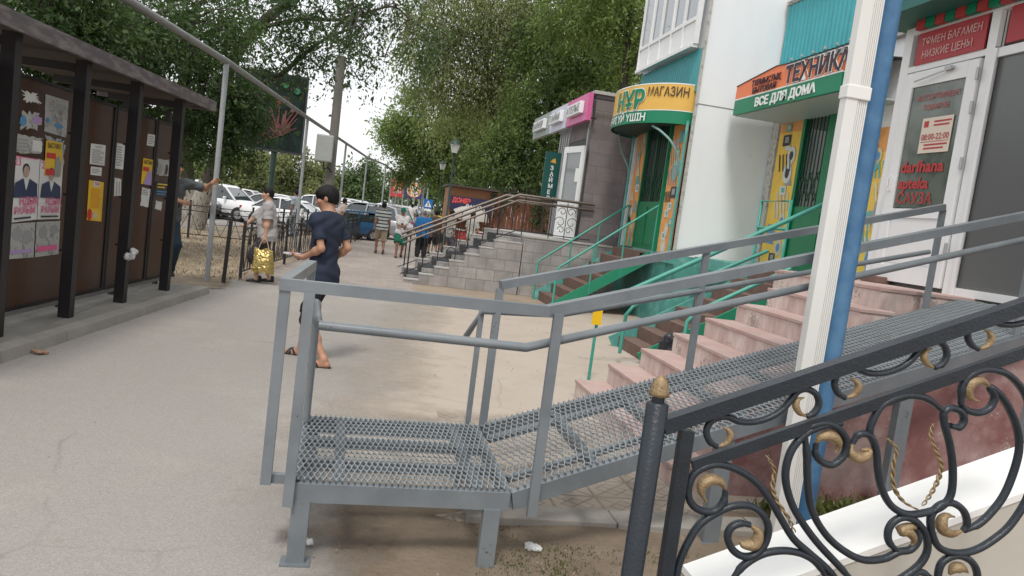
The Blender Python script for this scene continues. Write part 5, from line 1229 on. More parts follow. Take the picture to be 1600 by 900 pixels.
mb = MB(); mb.add([(zc_ - .07, 17.445, pa.z - .24), (zc_ + .07, 17.445, pa.z - .26), (zc_ + .05, 17.445, pa.z - .14), (zc_ - .02, 17.445, pa.z - .17)], [(0, 1, 2, 3)]); mb.build('emblem', mat('orange_emblem', (.6, .3, .05), .5), T, world=True, fix=False)
# block terrace and stairs
KS = thing('block_stairs', 'grey concrete block stairs with dark carpet strips leading to the kiosk terrace', 'stairs', (2, 17, 0))
n = 7; xk0 = .82; runk = .305; rk = 1.26 / n; mb = MB(); mc = MB()
for k in range(n):
    xa, xb = xk0 + k * runk, xk0 + (k + 1) * runk + (.0 if k < n - 1 else .3); z = rk * (k + 1)
    for y, dy_ in ((15.9, .24), (17.55, .24)):
        zz = max(z - rk + .03, .07) if y < 16 else z + (.05 if k else .0)
        mb.bb(xa - .02, xb - .022, y, y + dy_, 0, zz); mt = MB(); mt.bb(xa - .03, xb - .021, y - .01, y + dy_ + .01, zz + .001, zz + .025); mt.build('cap_slab', M_blockt, KS, world=True)
    mb.bb(xa + .03, xb + .028, 16.141, 17.549, 0, z - .02); mc.bb(xa + .025, xb + .026, 16.2, 17.4, z - .019, z - .006); mc.bb(xa + .018, xa + .029, 16.2, 17.4, z - rk, z - .008)
mb.build('block_wall', M_block, KS, world=True); mc.build('carpet', M_mat, KS, world=True)
T = thing('terrace', 'grey block terrace wall in front of the kiosk door', 'terrace', (4, 17, 0))
xt_ = xk0 + n * runk + .3
mb = MB(); mb.bb(xt_, 7.0, 15.9, 20.0, 0, 1.27); mb.build('wall', M_block, T, world=True); mb = MB(); mb.bb(xt_ - .01, 7.01, 15.88, 20.02, 1.271, 1.31); mb.build('cap_slab', M_blockt, T, world=True)
M_rail = mat('brown_steel_tube', (.16, .13, .11), .4, metal=.5, var=.1)
M_bk = mat('black_fence_paint', (.015, .013, .014), .5, var=.3, vscale=10)
T = thing('stair_railing', 'steel tube railing with black scrolls on the kiosk stairs', 'railing', (2, 16, 0))
for y, s_ in ((16.02, 0), (17.67, 1)):
    top = [(xk0 - .12, y, .95), (xk0 + n * runk + .1, y, 2.16), (4.75, y, 2.16)] if s_ == 0 else [(xk0 - .12, y, .95), (xk0 + n * runk + .1, y, 2.16), (4.4, y, 2.16)]
    mb = MB(); mb.tube(top, .03, 8); mb.build('top_rail', M_rail, T, world=True)
    mb = MB(); mb.tube([(a, b, c - .12) for a, b, c in top], .022, 8); mb.build('second_rail', M_rail, T, world=True)
    mb = MB(); mb.tube([(a, b, c - .78) for a, b, c in top], .012, 6); mb.build('lower_rail', M_bk, T, world=True)
    for k in range(0, 8):
        x = xk0 + .02 + k * .305 if k < 8 else 3.3; zt_ = .95 + (x - xk0 + .12) * 1.21 / (n * runk + .22)
        if k in (3,) : continue
        mb = MB(); mb.tube([(x, y, rk * (k + 1) * .98), (x, y, zt_)], .011 if k % 3 else .016, 6); mb.build('baluster', M_bk, T, world=True)
    if s_ == 0:
        for x in (3.2, 3.8, 4.4):
            mb = MB(); mb.tube([(x, y, 1.3), (x, y, 2.16)], .012, 6); mb.build('baluster', M_bk, T, world=True)
    def curl(cx, cz, r0, d_, nn=14): return [(cx + d_ * r0 * (1 - i / nn * .75) * math.cos(i * .5), y, cz + r0 * (1 - i / nn * .75) * math.sin(i * .5)) for i in range(nn)]
    for cx, cz in ((xk0 + 1.0, 1.0), (4.15, 1.74)) if s_ == 0 else ((xk0 + .9, .95),):
        mb = MB(); mb.tube([(cx, y, cz - .4), (cx, y, cz + .38)], .01, 6)
        for dz_, r0 in ((.18, .1), (-.05, .13), (-.22, .09)):
            for d_ in (-1, 1): mb.tube(curl(cx + d_ * r0, cz + dz_, r0, d_), .008, 5)
        mb.build('scroll', M_bk, T, world=True)

# ================================================================== NOTICE BOARD SHELTER (left)
M_db = mat('dark_brown_paint', (.011, .009, .010), .5, var=.25, vscale=6, bump=.1)
M_pb = mat('brown_panel', (.075, .034, .02), .4, var=.4, vscale=1.1, col2=(.04, .022, .016), c2pos=(.4, .65), spec=.35, stretch=(1, 1, 3))
M_fs = mat('weathered_fascia', (.09, .075, .08), .5, col2=(.15, .13, .13), c2pos=(.45, .6), vscale=4, var=.2, stretch=(1, 1, 4))
NBt = thing('notice_board', 'dark brown roofed notice board shelter with posters pasted on its panels', 'notice board', (-2.9, 8.5, .1))
A0 = Vector((-2.88, 8.08, 0)); D_ = Vector((.107, .994, 0)).normalized(); Nn = Vector((D_.y, -D_.x, 0))  # D_ along, Nn towards the path
def nb(t, o, z): v = A0 + D_ * t + Nn * o; return (v.x, v.y, z)
def nbox(mb, t0, t1, o0, o1, z0, z1, mi=0): mb.hexa([nb(t0, o0, z0), nb(t0, o1, z0), nb(t1, o1, z0), nb(t1, o0, z0), nb(t0, o0, z1), nb(t0, o1, z1), nb(t1, o1, z1), nb(t1, o0, z1)], mi)
for t in (-3.5, -2.35, -1.18, 0, 1.22, 2.55):
    mb = MB(); nbox(mb, t - .05, t + .05, -.06, .05, .09, 2.62); mb.build('post', M_db, NBt, world=True)
    mb = MB(); nbox(mb, t + .49, t + .55, -.36, -.30, .09, 2.5); mb.build('post', M_db, NBt, world=True)
    mb = MB(); nbox(mb, t - .03, t + .03, -.9, -.06, 2.5, 2.58); mb.build('rafter', M_db, NBt, world=True)
    for z in (.75, 1.3, 1.9):
        mb = MB(); nbox(mb, t - .0, t + .03, -.11, -.061, z, z + .02); mb.build('bracket', M_db, NBt, world=True)
mb = MB(); nbox(mb, -3.6, 3.45, .12, .17, 2.6, 2.74); nbox(mb, 3.4, 3.45, -1.45, .119, 2.6, 2.74); mb.build('fascia', M_fs, NBt, world=True)
mb = MB(); nbox(mb, -3.59, 3.39, -1.45, .115, 2.66, 2.73); mb.build('roof_panel', mat('dark_red_soffit', (.024, .014, .014), .7, var=.2), NBt, world=True)
OP = -.26
pn = [(-3.2, -2.0, 2.38, .2), (-1.95, -.68, 2.38, .2), (-.62, .50, 2.36, .2), (.56, 1.31, 2.34, .2), (1.35, 1.93, 2.33, .2), (1.98, 2.5, 2.33, .2), (2.54, 3.12, 2.32, .2)]
for t0, t1, zt_, zb_ in pn:
    mb = MB(); nbox(mb, t0 + .025, t1 - .025, OP - .015, OP, zb_ + .03, zt_ - .03); mb.build('panel', M_pb, NBt, world=True)
    mb = MB(); nbox(mb, t0, t0 + .03, OP - .02, OP + .015, zb_, zt_); nbox(mb, t1 - .03, t1, OP - .02, OP + .015, zb_, zt_); nbox(mb, t0 + .03, t1 - .03, OP - .02, OP + .014, zt_ - .03, zt_); nbox(mb, t0 + .03, t1 - .03, OP - .02, OP + .014, zb_, zb_ + .03); mb.build('panel_frame', M_db, NBt, world=True)
mb = MB(); nbox(mb, -3.2, 3.12, OP - .03, OP + .03, .16, .196); mb.build('bottom_rail', mat('dull_grey_rail', (.16, .15, .145), .5), NBt, world=True)
# posters pasted on the panels: top-level things of their own
NP, NNrm = Vector(nb(0, OP, 1)), Nn
def onb(px, py, o=0.0): return ap(px, py, NP + Nn * o, NNrm)
W1, W2, GY, YL, PKm, BKm, NV, BL, ORm, TNm = (mat('poster_white', (.64, .64, .62), .7, var=.1, vscale=9), mat('poster_grey_white', (.42, .42, .4), .75, var=.25, vscale=16, col2=(.2, .19, .18), c2pos=(.5, .62)), mat('poster_grey', (.3, .3, .3), .7), mat('poster_yellow', (.7, .45, .03), .6, var=.08), mat('poster_pink', (.68, .12, .28), .6), mat('poster_black', (.03, .03, .035), .6), mat('poster_navy', (.03, .045, .1), .6), mat('poster_blue', (.08, .25, .45), .6), mat('poster_orange', (.75, .3, .02), .6), mat('poster_skin', (.42, .3, .26), .6))
PM = [W1, W2, GY, YL, PKm, BKm, NV, BL, ORm, TNm, mat('poster_red', (.55, .04, .04), .6), mat('poster_lilac', (.4, .28, .5), .6)]
def poster(label, quadpx, lines=(), base=0, o=.004, group=None, torn=0, cat='poster', name='poster'):
    """quadpx: four photo points on the panel (tl,tr,br,bl); lines: (kind,u0,v0,u1,v1,material,text)"""
    c = [onb(x, y, o) for x, y in quadpx]; cen = sum(c, Vector()) / 4
    T = thing(name, label, cat, cen, 0, group); n_ = Nn
    P = lambda u, v, oo=0: (c[0].lerp(c[1], u)).lerp(c[3].lerp(c[2], u), v) + n_ * oo
    mb = MB(); r = random.Random(len(label))
    if torn:
        E = [];
        for k in range(40):
            t = k / 40 * 4; i = int(t); f = t - i; a = ((f, 0), (1, f), (1 - f, 1), (0, 1 - f))[i]
            j = torn * r.uniform(0, 1); a = (a[0] + (.5 - a[0]) * j, a[1] + (.5 - a[1]) * j); E.append(P(*a))
        mb.prism(E, (0, 0, 0), -n_ * .003, base)
    else:
        mb.hexa([P(0, 0), P(0, 1), P(1, 1), P(1, 0), P(0, 0, .002), P(0, 1, .002), P(1, 1, .002), P(1, 0, .002)], base)
    k_ = 0
    for L_ in lines:
        k_ += 1; oo = .0025 + .0012 * k_ if not torn else .0012 + .0012 * k_
        kind, u0, v0, u1, v1, m_ = L_[:6]
        if kind == 'r': mb.add([P(u0, v0, oo), P(u0, v1, oo), P(u1, v1, oo), P(u1, v0, oo)], [(0, 1, 2, 3)], m_)
        elif kind == 't':
            h_ = (P(0, v1) - P(0, v0)).length; w_ = (P(u1, 0) - P(u0, 0)).length
            uu = (P(1, v1) - P(0, v1)).normalized(); vv = (P(0, 0) - P(0, 1)).normalized()
            def wp(a, b, d, p=P(u0, v1, oo), uu=uu, vv=vv): return p + uu * float(a) + vv * float(b)
            text_mb(mb, L_[6], (0, 0, 0), uu, vv, w=w_, h=h_, depth=0, bold=.02, mi=m_, warp=wp)
        elif kind == 'l':   # rows of small print
            n2 = L_[6]
            for i in range(n2):
                v = v0 + (v1 - v0) * (i + .2) / n2; e = u0 + (u1 - u0) * r.uniform(.6, 1); mb.add([P(u0, v, oo), P(u0, v + (v1 - v0) / n2 * .45, oo), P(e, v + (v1 - v0) / n2 * .45, oo), P(e, v, oo)], [(0, 1, 2, 3)], m_)
        elif kind == 'e':   # oval
            mb.add([P((u0 + u1) / 2 + (u1 - u0) / 2 * math.cos(t), (v0 + v1) / 2 + (v1 - v0) / 2 * math.sin(t), oo) for t in np.linspace(0, 6.283, 17)[:-1]], [tuple(range(16))], m_)
        elif kind == 'p': mb.add([P(a, b, oo) for a, b in L_[6]], [tuple(range(len(L_[6])))], m_)
    mb.build('sheet', PM, T, world=True, fix=False); return T
Q = lambda x0, y0, x1, y1, s_=.09: [(x0, y0), (x1, y0 + (x1 - x0) * s_ * 1.5), (x1 - (y1 - y0) * .07, y1 + (x1 - x0) * s_ * 0), (x0 - (y1 - y0) * .07, y1)]
suit = [('e', .36, .12, .62, .42, 5), ('e', .38, .18, .6, .48, 9), ('p', 0, 0, 0, 0, 6, [(.1, .62), (.38, .5), (.5, .6), (.62, .5), (.92, .62), (.95, .98), (.05, .98)]), ('p', 0, 0, 0, 0, 0, [(.4, .52), (.6, .52), (.5, .8)])]
fr1 = [('t', .06, .02, .3, .14, 4, '23'), ('r', .02, .0, .9, .015, 4)] + [(a[0], a[1], a[2] * .62 + .02, a[3], a[4] * .62 + .02, a[5], *([[(u, v * .62 + .02) for u, v in a[6]]] if len(a) > 6 else [])) for a in suit]
poster('large white concert poster with a man in a navy suit and pink lettering', [(20, 242), (62, 249), (57, 343), (15, 348)], fr1 + [('t', .3, .62, 1, .74, 4, 'НДЫҚ'), ('t', .12, .77, .88, .88, 4, 'РАХЫМ'), ('l', .1, .92, .95, .98, 5, 1)])
poster('second white concert poster with pink lettering, right of the man in the suit', [(63, 249), (98, 258), (93, 342), (58, 343)], fr1 + [('t', .3, .62, 1, .74, 4, 'НДЫҚ'), ('t', .12, .77, .88, .88, 4, 'РАХЫМ'), ('l', .1, .92, .95, .98, 5, 1)])
poster('pale grey circus poster at the top right of the poster panel', [(71, 147), (107, 158), (103, 215), (69, 205)], [('t', .15, .16, .9, .42, 2, 'ЦИРК'), ('t', .3, .5, .8, .64, 2, 'ШОУ'), ('e', .4, .68, .8, .82, 7), ('e', .05, .6, .2, .75, 7)], 1)
poster('torn whitish poster remains at the top left of the poster panel', [(30, 168), (70, 178), (68, 208), (27, 203)], [('e', .05, .3, .3, .8, 7), ('e', .5, .2, .9, .6, 11)], 1, torn=.55)
poster('narrow torn strip of paper above the poster panel sheets', [(32, 135), (62, 147), (66, 165), (36, 160)], [], 0, torn=.6)
poster('grey torn handbill layer above the concert posters', [(24, 207), (68, 216), (67, 243), (21, 240)], [('r', .6, .2, .95, .8, 0), ('l', .1, .2, .5, .9, 2, 4)], 1, torn=.2)
poster('torn grey paper under the circus poster', [(68, 208), (103, 217), (101, 262), (92, 262)], [('e', .5, .1, .9, .5, 7)], 1, torn=.4, o=.003)
poster('yellow theatre poster pasted over the right concert poster', [(72, 219), (98, 223), (95, 276), (69, 274)], [('t', .1, .06, .9, .2, 5, 'ВЫСТАВКА'), ('r', .05, .34, .6, .5, 10), ('r', .05, .8, .55, .98, 10), ('p', 0, 0, 0, 0, 2, [(.6, .5), (.8, .4), (.95, .7), (.9, 1), (.55, 1)])], 3, o=.008)
poster('faded photo sheets along the bottom of the poster panel, left', [(14, 350), (55, 347), (52, 402), (12, 405)], [('e', .1, .1, .5, .5, 2), ('e', .5, .2, .9, .6, 2), ('r', .05, .75, .9, .85, 11)], 1)
poster('faded photo sheets along the bottom of the poster panel, right', [(57, 347), (94, 345), (91, 397), (54, 402)], [('e', .1, .1, .45, .5, 2), ('e', .55, .1, .9, .4, 2), ('r', .05, .7, .9, .85, 4)], 1)
poster('white sheet with lines of black print and tattered top edge', [(142, 224), (165, 227), (163, 259), (140, 256)], [('t', .25, .1, .75, .16, 5, 'УСЛУГИ'), ('l', .1, .24, .92, .95, 2, 9)])
poster('small white note below the printed sheet', [(142, 260), (159, 262), (158, 275), (141, 273)], [('l', .1, .2, .9, .8, 2, 3)])
poster('orange and yellow list poster low on the middle panel', [(139, 281), (162, 285), (158, 346), (135, 344)], [('r', .3, 0, .72, .14, 0), ('t', .34, .03, .68, .1, 10, 'ТІЗІМ'), ('l', .15, .2, .9, .68, 8, 9), ('e', .0, .7, .3, 1, 10), ('l', .35, .78, .75, .95, 0, 5)], 3)
poster('tall white handbill on the narrow panel', [(182, 223), (195, 226), (192, 265), (179, 263)], [('l', .1, .1, .9, .9, 2, 8)])
poster('white tear-off strips hanging on the narrow panel', [(179, 277), (190, 279), (189, 308), (178, 307)], [('r', .3, .2, .36, 1, 5), ('r', .64, .2, .7, 1, 5)], 0, torn=.15)
poster('small white note high on the far panel', [(231, 209), (243, 211), (242, 229), (229, 227)], [('l', .1, .15, .9, .9, 2, 4)])
poster('yellow theatre poster on the far panel', [(224, 247), (240, 250), (236, 290), (220, 287)], [('t', .1, .05, .9, .2, 5, 'ВЫСТАВКА'), ('r', .05, .32, .6, .48, 10), ('p', 0, 0, 0, 0, 11, [(.5, .5), (.8, .4), (1, .7), (1, 1), (.2, 1)])], 3)
poster('white sheet and tear-off tabs below the far yellow poster', [(222, 292), (236, 295), (232, 325), (219, 322)], [('l', .1, .1, .9, .4, 2, 3)], 0, torn=.12)
poster('whitish torn photo poster on the last panel', [(247, 247), (268, 250), (265, 277), (244, 274)], [('e', .1, .3, .4, .9, 2), ('e', .6, .3, .8, .9, 5)], 1, torn=.15)
poster('black poster with yellow print on the last panel', [(244, 283), (267, 285), (264, 308), (241, 306)], [('l', .1, .1, .9, .5, 3, 2), ('l', .1, .6, .9, .95, 7, 2)], 5)
poster('shredded white paper scrap low on the last panel', [(243, 312), (255, 314), (252, 330), (241, 328)], [], 0, torn=.4)
p = ap(203, 397, nb(1.22, .07, 1), Nn); g = Sculpt([p.x - .2, p.y - .2, p.z - .2], [p.x + .2, p.y + .2, p.z + .2], .008)
r_ = random.Random(4)
for _ in range(9): g.ell(p + Vector((r_.uniform(-.03, .05), r_.uniform(-.05, .05), r_.uniform(-.07, .06))), (.03, .035, .03), .02)
g.ripple(.007, 110, 1); T = thing('paper_scrap', 'crumpled white paper stuck on the second post of the notice board', 'litter', p); g.lo = g.lo - np.array(p); g.mesh('paper', mat('crumpled_paper', (.55, .56, .56), .7, var=.15, vscale=20), T)

# ================================================================== OVERHEAD PIPE ON POSTS
M_galv = mat('grey_pipe_paint', (.22, .225, .22), .5, var=.15, vscale=4, bump=.1, col2=(.17, .17, .16), c2pos=(.45, .6))
M_galv2 = mat('light_grey_post', (.3, .32, .33), .5, var=.14, vscale=3, bump=.15, col2=(.2, .2, .19), c2pos=(.5, .7))
PP = thing('overhead_pipe', 'long grey gas pipe carried overhead on a row of thin steel posts', 'pipe', (-2.5, 12.7, 0))
ptp = [az(40, -105, 3.55), az(200, 0, 3.55), az(352, 98, 3.5)]
foot = [(325, 440)]
ZT = 3.5
P = [Vector((-3.9, 5.4, 3.5)), az(200, 0, ZT + .03), Vector((-2.5, 12.72, ZT))]
far_px = [((481, 184), 21.0), ((541, 224), 29), ((574, 246), 37), ((603, 258), 45), ((622, 275), 52), ((640, 293), 62), ((655, 305), 80), ((668, 316), 110)]
for (px, py), Y in far_px: P.append(ay(px, py, Y))
mb = MB(); mb.tube(P, [.05] * len(P), 14); mb.build('pipe', M_galv, PP, world=True)
for i, p in enumerate(P[2:], 2):
    mb = MB(); mb.tube([(p.x, p.y, 0), (p.x, p.y, p.z - .03)], .042 if i == 2 else .04, 12); mb.build('post', M_galv2, PP, world=True)
for i, (a, b) in enumerate(zip(P[6:-1], P[7:])):
    for t in (.5,):
        q_ = a.lerp(b, t); mb = MB(); mb.tube([(q_.x, q_.y, 0), (q_.x, q_.y, q_.z)], .04, 8); mb.build('post', M_galv2, PP, world=True)
# tall poles beyond
for i, (px, top, Yd) in enumerate(((668, 262, 60), (674, 266, 66))):
    a = ay(px, top, Yd); mb = MB(); mb.tube([(a.x - .1, Yd, 0), (a.x - .1, Yd, a.z)], .07, 8); o = mb.build('mast', M_galv2); tag(o, ('slim pale mast beyond the crossing sign, the left of two', 'slim pale mast beyond the crossing sign, the right of two')[i], 'pole')
# utility pole with cabinet
a = ay(514, 290, 19.5); bt = ay(534, 88, 19.5)
T = thing('utility_pole', 'grey concrete utility pole with a steel cabinet strapped to it', 'pole', (a.x, 19.5, 0))
mb = MB(); lean_ = (bt - a) / (bt.z - a.z); f0 = a - lean_ * a.z; mb.tube([f0, bt], [.12, .105], 14); mb.build('pole', mat('pole_concrete', (.15, .14, .125), .85, var=.2, vscale=3, bump=.3, stretch=(1, 1, .3)), T, world=True)
c = ay(508, 232, 19.25); mb = MB(); mb.bb(c.x - .22, c.x + .19, c.y - .12, c.y + .1, c.z - .33, c.z + .33, bev=.03); cb = mb.build('cabinet', mat('cabinet_grey', (.33, .35, .33), .5, var=.1), T, world=True)
mb = MB(); mb.tube(catmull([(c.x, c.y, c.z - .33), (c.x + .02, c.y, c.z - .5), (c.x + .12, c.y, c.z - .45), (c.x + .2, c.y + .1, c.z - .55)], 5), .02, 6); mb.build('cable', M_bk, cb, world=True)
# ================================================================== FENCES
def fence_run(label, pts, hgt, name='iron_fence', pitch=1.35, thick=.018):
    T = thing(name, label, 'fence', (pts[0][0], pts[0][1], 0)); P = [Vector((x, y, 0)) for x, y in pts]
    posts = []; 
    for a, b in zip(P, P[1:]):
        n_ = max(1, round((b - a).length / pitch))
        for i in range(n_): posts.append(a.lerp(b, i / n_))
    posts.append(P[-1]); up_ = Vector((0, 0, 1))
    for p in posts[:80]:
        mb = MB(); mb.bb(p.x - .025, p.x + .025, p.y - .025, p.y + .025, 0, hgt + .03); mb.build('post', M_bk, T, world=True)
    for a, b in list(zip(posts, posts[1:]))[:80]:
        d = b - a; mb = MB()
        for z in (.14, hgt - .24, hgt - .1): mb.bar(a + up_ * z, b + up_ * z, .022, .022)
        L_ = d.length; f = lambda t, z: a + d * t + up_ * z; z0_, z1_ = .14, hgt - .24
        for k in range(3):
            t0, t1 = k / 3, (k + 1) / 3; mb.bar(f(t0, z1_), f((t0 + t1) / 2, z0_), .014, .014); mb.bar(f(t1, z1_), f((t0 + t1) / 2, z0_), .014, .014); mb.bar(f(t0, z1_), f((t0 + t1) / 2, z1_ + .14), .01, .01); mb.bar(f(t1, z1_), f((t0 + t1) / 2, z1_ + .14), .01, .01)
            if k < 2: mb.bar(f(t1, z0_), f(t1 - .1, z1_), .011, .011); mb.bar(f(t1, z0_), f(t1 + .1, z1_), .011, .011)
        mb.build('panel', M_bk, T, world=True)
    return T
fence_run('black iron fence with zigzag bars along the left edge of the footpath', [(-2.1, 13.4), (-1.78, 17), (-1.3, 21.4), (-.55, 29), (.2, 38), (.9, 55)], .98)
tag_ = thing('fence_post', 'single black steel post standing alone before the woman with the gold bag', 'post', (-2.24, 12.7, 0)); mb = MB(); p = Vector((-2.24, 12.7, 0)); tp = ay(361, 345, 12.7); mb.bar(p, Vector((tp.x, 12.7, tp.z)), .055, .055, (0, 1, 0)); mb.build('shaft', M_bk, tag_, world=True)
fence_run('second black iron fence in front of the parked cars', [(-16, 19.5), (-9.5, 20.3), (-6.2, 20.6), (-3.15, 21.2), (-2.2, 27), (-1.6, 33)], 1.0)
# ================================================================== STREET LAMPS
M_lg = mat('dark_green_lamp_paint', (.012, .035, .025), .45)
def lamp(label, x, y, h_):
    T = thing('street_lamp', label, 'street lamp', (x, y, 0), 0, 'lantern street lamps'); mb = MB()
    mb.tube([(0, 0, 0), (0, 0, .5), (0, 0, .52), (0, 0, h_ - .55)], [.07, .06, .04, .03], 12); mb.lathe((0, 0, h_ - .56), [(.03, 0), (.06, .03), (.05, .06), (.1, .08)], 12); mb.build('post', M_lg, T)
    mb = MB(); mb.lathe((0, 0, h_ - .47), [(.09, 0), (.16, .28)], 8, sm=False); mb.build('lantern_glass', mat('lantern_glass', (.62, .66, .62), .3, trans=.2), T)
    mb = MB(); mb.lathe((0, 0, h_ - .19), [(.2, 0), (.19, .03), (.1, .12), (.03, .15), (.035, .19), (.001, .22)], 12); mb.build('lantern_cap', M_lg, T); return T
L1 = lamp('near dark green lantern lamp standing beside the kiosk stairs', 2.37, 24.6, 3.95)
lamp('far dark green lantern lamp beyond the nearer one', 3.15, 38, 4.05)
lamp('most distant lantern lamp at the end of the footpath', 3.6, 58, 4.0)
# ================================================================== BILLBOARDS AND SIGNS BEYOND
BBt = thing('led_billboard', 'dark advertising screen on a post showing red crayfish and tomatoes', 'billboard', (-4.4, 36, 0))
c0 = [ay(x, y, 36) for x, y in ((400, 108), (483, 123), (472, 243), (390, 230))]
xl, xr_, zb_, zt_ = c0[3].x - .9, c0[1].x, c0[2].z, c0[0].z
mb = MB(); mb.bb(xl, xr_, 36, 36.35, zb_, zt_); mb.build('cabinet', mat('screen_casing', (.02, .025, .028), .5), BBt, world=True)
mb = MB(); pz_ = 35.985
def bq(u, v, o=0): return (xl + (xr_ - xl) * u, pz_ - o, zb_ + (zt_ - zb_) * v)
mb.add([bq(.02, .03), bq(.98, .03), bq(.98, .97), bq(.02, .97)], [(0, 1, 2, 3)])
rr = random.Random(5)
for k in range(44):
    a = R(115 + rr.uniform(-95, 95)); L_ = rr.uniform(.1, .34); cx, cy_ = .66 + rr.uniform(-.06, .06), .26 + rr.uniform(-.05, .05); t_ = rr.uniform(.01, .02)
    oo_ = .003 + .002 * k; mb.add([bq(cx - t_, cy_, oo_), bq(cx + t_, cy_, oo_), bq(cx + t_ * .6 + L_ * math.cos(a), cy_ + L_ * math.sin(a) * 1.2, oo_), bq(cx - t_ * .6 + L_ * math.cos(a), cy_ + L_ * math.sin(a) * 1.2, oo_)], [(0, 1, 2, 3)], 1 + k % 2)
for (u, v, r0, m_) in ((.45, .2, .035, 3), (.62, .62, .03, 3), (.3, .55, .035, 3), (.8, .82, .03, 1), (.38, .28, .04, 4), (.7, .85, .04, 4), (.86, .8, .045, 4), (.15, .35, .03, 3), (.82, .55, .03, 2)):
    mb.add([bq(u + r0 * math.cos(t), v + r0 * .9 * math.sin(t), .1) for t in np.linspace(0, 6.28, 13)[:-1]], [tuple(range(12))], m_)
for k in range(3): mb.tube([bq(.7 + .05 * math.cos(t) * (1 + k * .4), .6 + .07 * math.sin(t) + k * .02, .01) for t in np.linspace(0, 2.4, 8)], .012, 4, 5)
mb.build('screen', [mat('screen_dark', (.012, .018, .016), .8, spec=.1, col2=(.02, .035, .03), vscale=1.5), mat('screen_red', (.10, .028, .024), .6, emit=.04), mat('screen_brown', (.13, .05, .04), .7), mat('screen_tomato', (.22, .03, .02), .4, emit=.1), mat('screen_green', (.02, .13, .06), .4, emit=.08), mat('screen_pink', (.2, .1, .08), .6)], BBt, world=True, fix=False)
p = ay(428, 240, 36.2); mb = MB(); mb.tube([(p.x, 36.2, 0), (p.x, 36.2, zb_ + .2)], .13, 10); mb.build('post', M_lg, BBt, world=True)
def flatboard(name, label, cat, pxs, Y, cols, lines=(), legs=True):
    c = [ay(x, y, Y) for x, y in pxs]; x0_, x1_, z0_, z1_ = c[0].x, c[1].x, c[2].z, c[0].z
    T = thing(name, label, cat, ((x0_ + x1_) / 2, Y, 0)); mb = MB(); mb.bb(x0_, x1_, Y, Y + .15, z0_, z1_)
    for i, (kind, u0, v0, u1, v1, m_) in enumerate(lines):
        pt_ = lambda u, v: (x0_ + (x1_ - x0_) * u, Y - .01 - .004 * i, z0_ + (z1_ - z0_) * v)
        if kind == 'r': mb.add([pt_(u0, v0), pt_(u1, v0), pt_(u1, v1), pt_(u0, v1)], [(0, 1, 2, 3)], m_)
        else: mb.add([pt_((u0 + u1) / 2 + (u1 - u0) / 2 * math.cos(t), (v0 + v1) / 2 + (v1 - v0) / 2 * math.sin(t)) for t in np.linspace(0, 6.28, 21)[:-1]], [tuple(range(20))], m_)
    mb.build('face', cols, T, world=True, fix=False)
    if legs:
        for x in (x0_ + .3, x1_ - .3): m2 = MB(); m2.tube([(x, Y + .1, 0), (x, Y + .1, z0_ + .1)], .06, 6); m2.build('leg', M_galv, T, world=True)
    return T, (x0_, x1_, z0_, z1_)
Yb = 62
T, e = flatboard('advert_board', 'red advertising board with white lines of lettering above the parked cars', 'billboard', [(612, 278), (632, 281), (630, 309), (609, 307)], Yb, [mat('advert_red', (.6, .05, .06), .5), M_sw], [])
mb = MB()
for t_, z, w_, h_ in (('ҮЙ', .74, .35, .09), ('САТУ', .45, .6, .16), ('ЖАЛҒА', .22, .62, .13)): text_mb(mb, t_, (e[0] + (e[1] - e[0]) * .25, Yb - .02, e[2] + (e[3] - e[2]) * z), (1, 0, 0), (0, 0, 1), w=(e[1] - e[0]) * w_, h=(e[3] - e[2]) * h_, depth=.003, bold=.03)
mb.build('lettering', M_sw, T, world=True, fix=False)
T, e = flatboard('advert_board', 'navy advertising board with an orange disc next to the red one', 'billboard', [(634, 281), (665, 286), (662, 312), (631, 309)], Yb - .5, [mat('advert_navy', (.045, .035, .16), .5), mat('advert_white', (.7, .7, .7), .5), mat('advert_orange', (.75, .33, .12), .5), mat('advert_skin', (.6, .35, .25), .5)], [('e', .1, .05, .8, .95, 1), ('e', .14, .04, .82, .9, 2), ('e', .62, .6, .85, .95, 3)])
mb = MB(); text_mb(mb, 'НАН', (e[0] + (e[1] - e[0]) * .28, Yb - .55, e[2] + (e[3] - e[2]) * .5), (1, 0, 0), (0, 0, 1), w=(e[1] - e[0]) * .4, h=(e[3] - e[2]) * .26, depth=.003, bold=.06); text_mb(mb, 'ҮЙІ', (e[0] + (e[1] - e[0]) * .28, Yb - .55, e[2] + (e[3] - e[2]) * .14), (1, 0, 0), (0, 0, 1), w=(e[1] - e[0]) * .4, h=(e[3] - e[2]) * .26, depth=.003, bold=.06); mb.build('lettering', M_sw, T, world=True, fix=False)
c = ay(669, 318, 44); T = thing('crossing_sign', 'small square blue crossing sign with a white triangle beyond the walkers', 'sign', (c.x, 44, 0))
mb = MB(); mb.bb(c.x - .26, c.x + .26, 44, 44.03, c.z - .28, c.z + .24); mb.add([(c.x - .2, 43.99, c.z - .2), (c.x + .2, 43.99, c.z - .2), (c.x, 43.99, c.z + .18)], [(0, 1, 2)], 1); mb.bb(c.x - .025, c.x + .025, 43.97, 43.985, c.z - .15, c.z + .06, 2); mb.bb(c.x - .2, c.x + .2, 44, 44.03, c.z - .45, c.z - .32, 1); mb.build('plate', [mat('road_sign_blue', (.02, .14, .42), .4), M_sw, BKm], T, world=True, fix=False)
mb = MB(); mb.tube([(c.x, 44.06, 0), (c.x, 44.06, c.z + .2)], .03, 6); mb.build('post', M_galv, T, world=True)
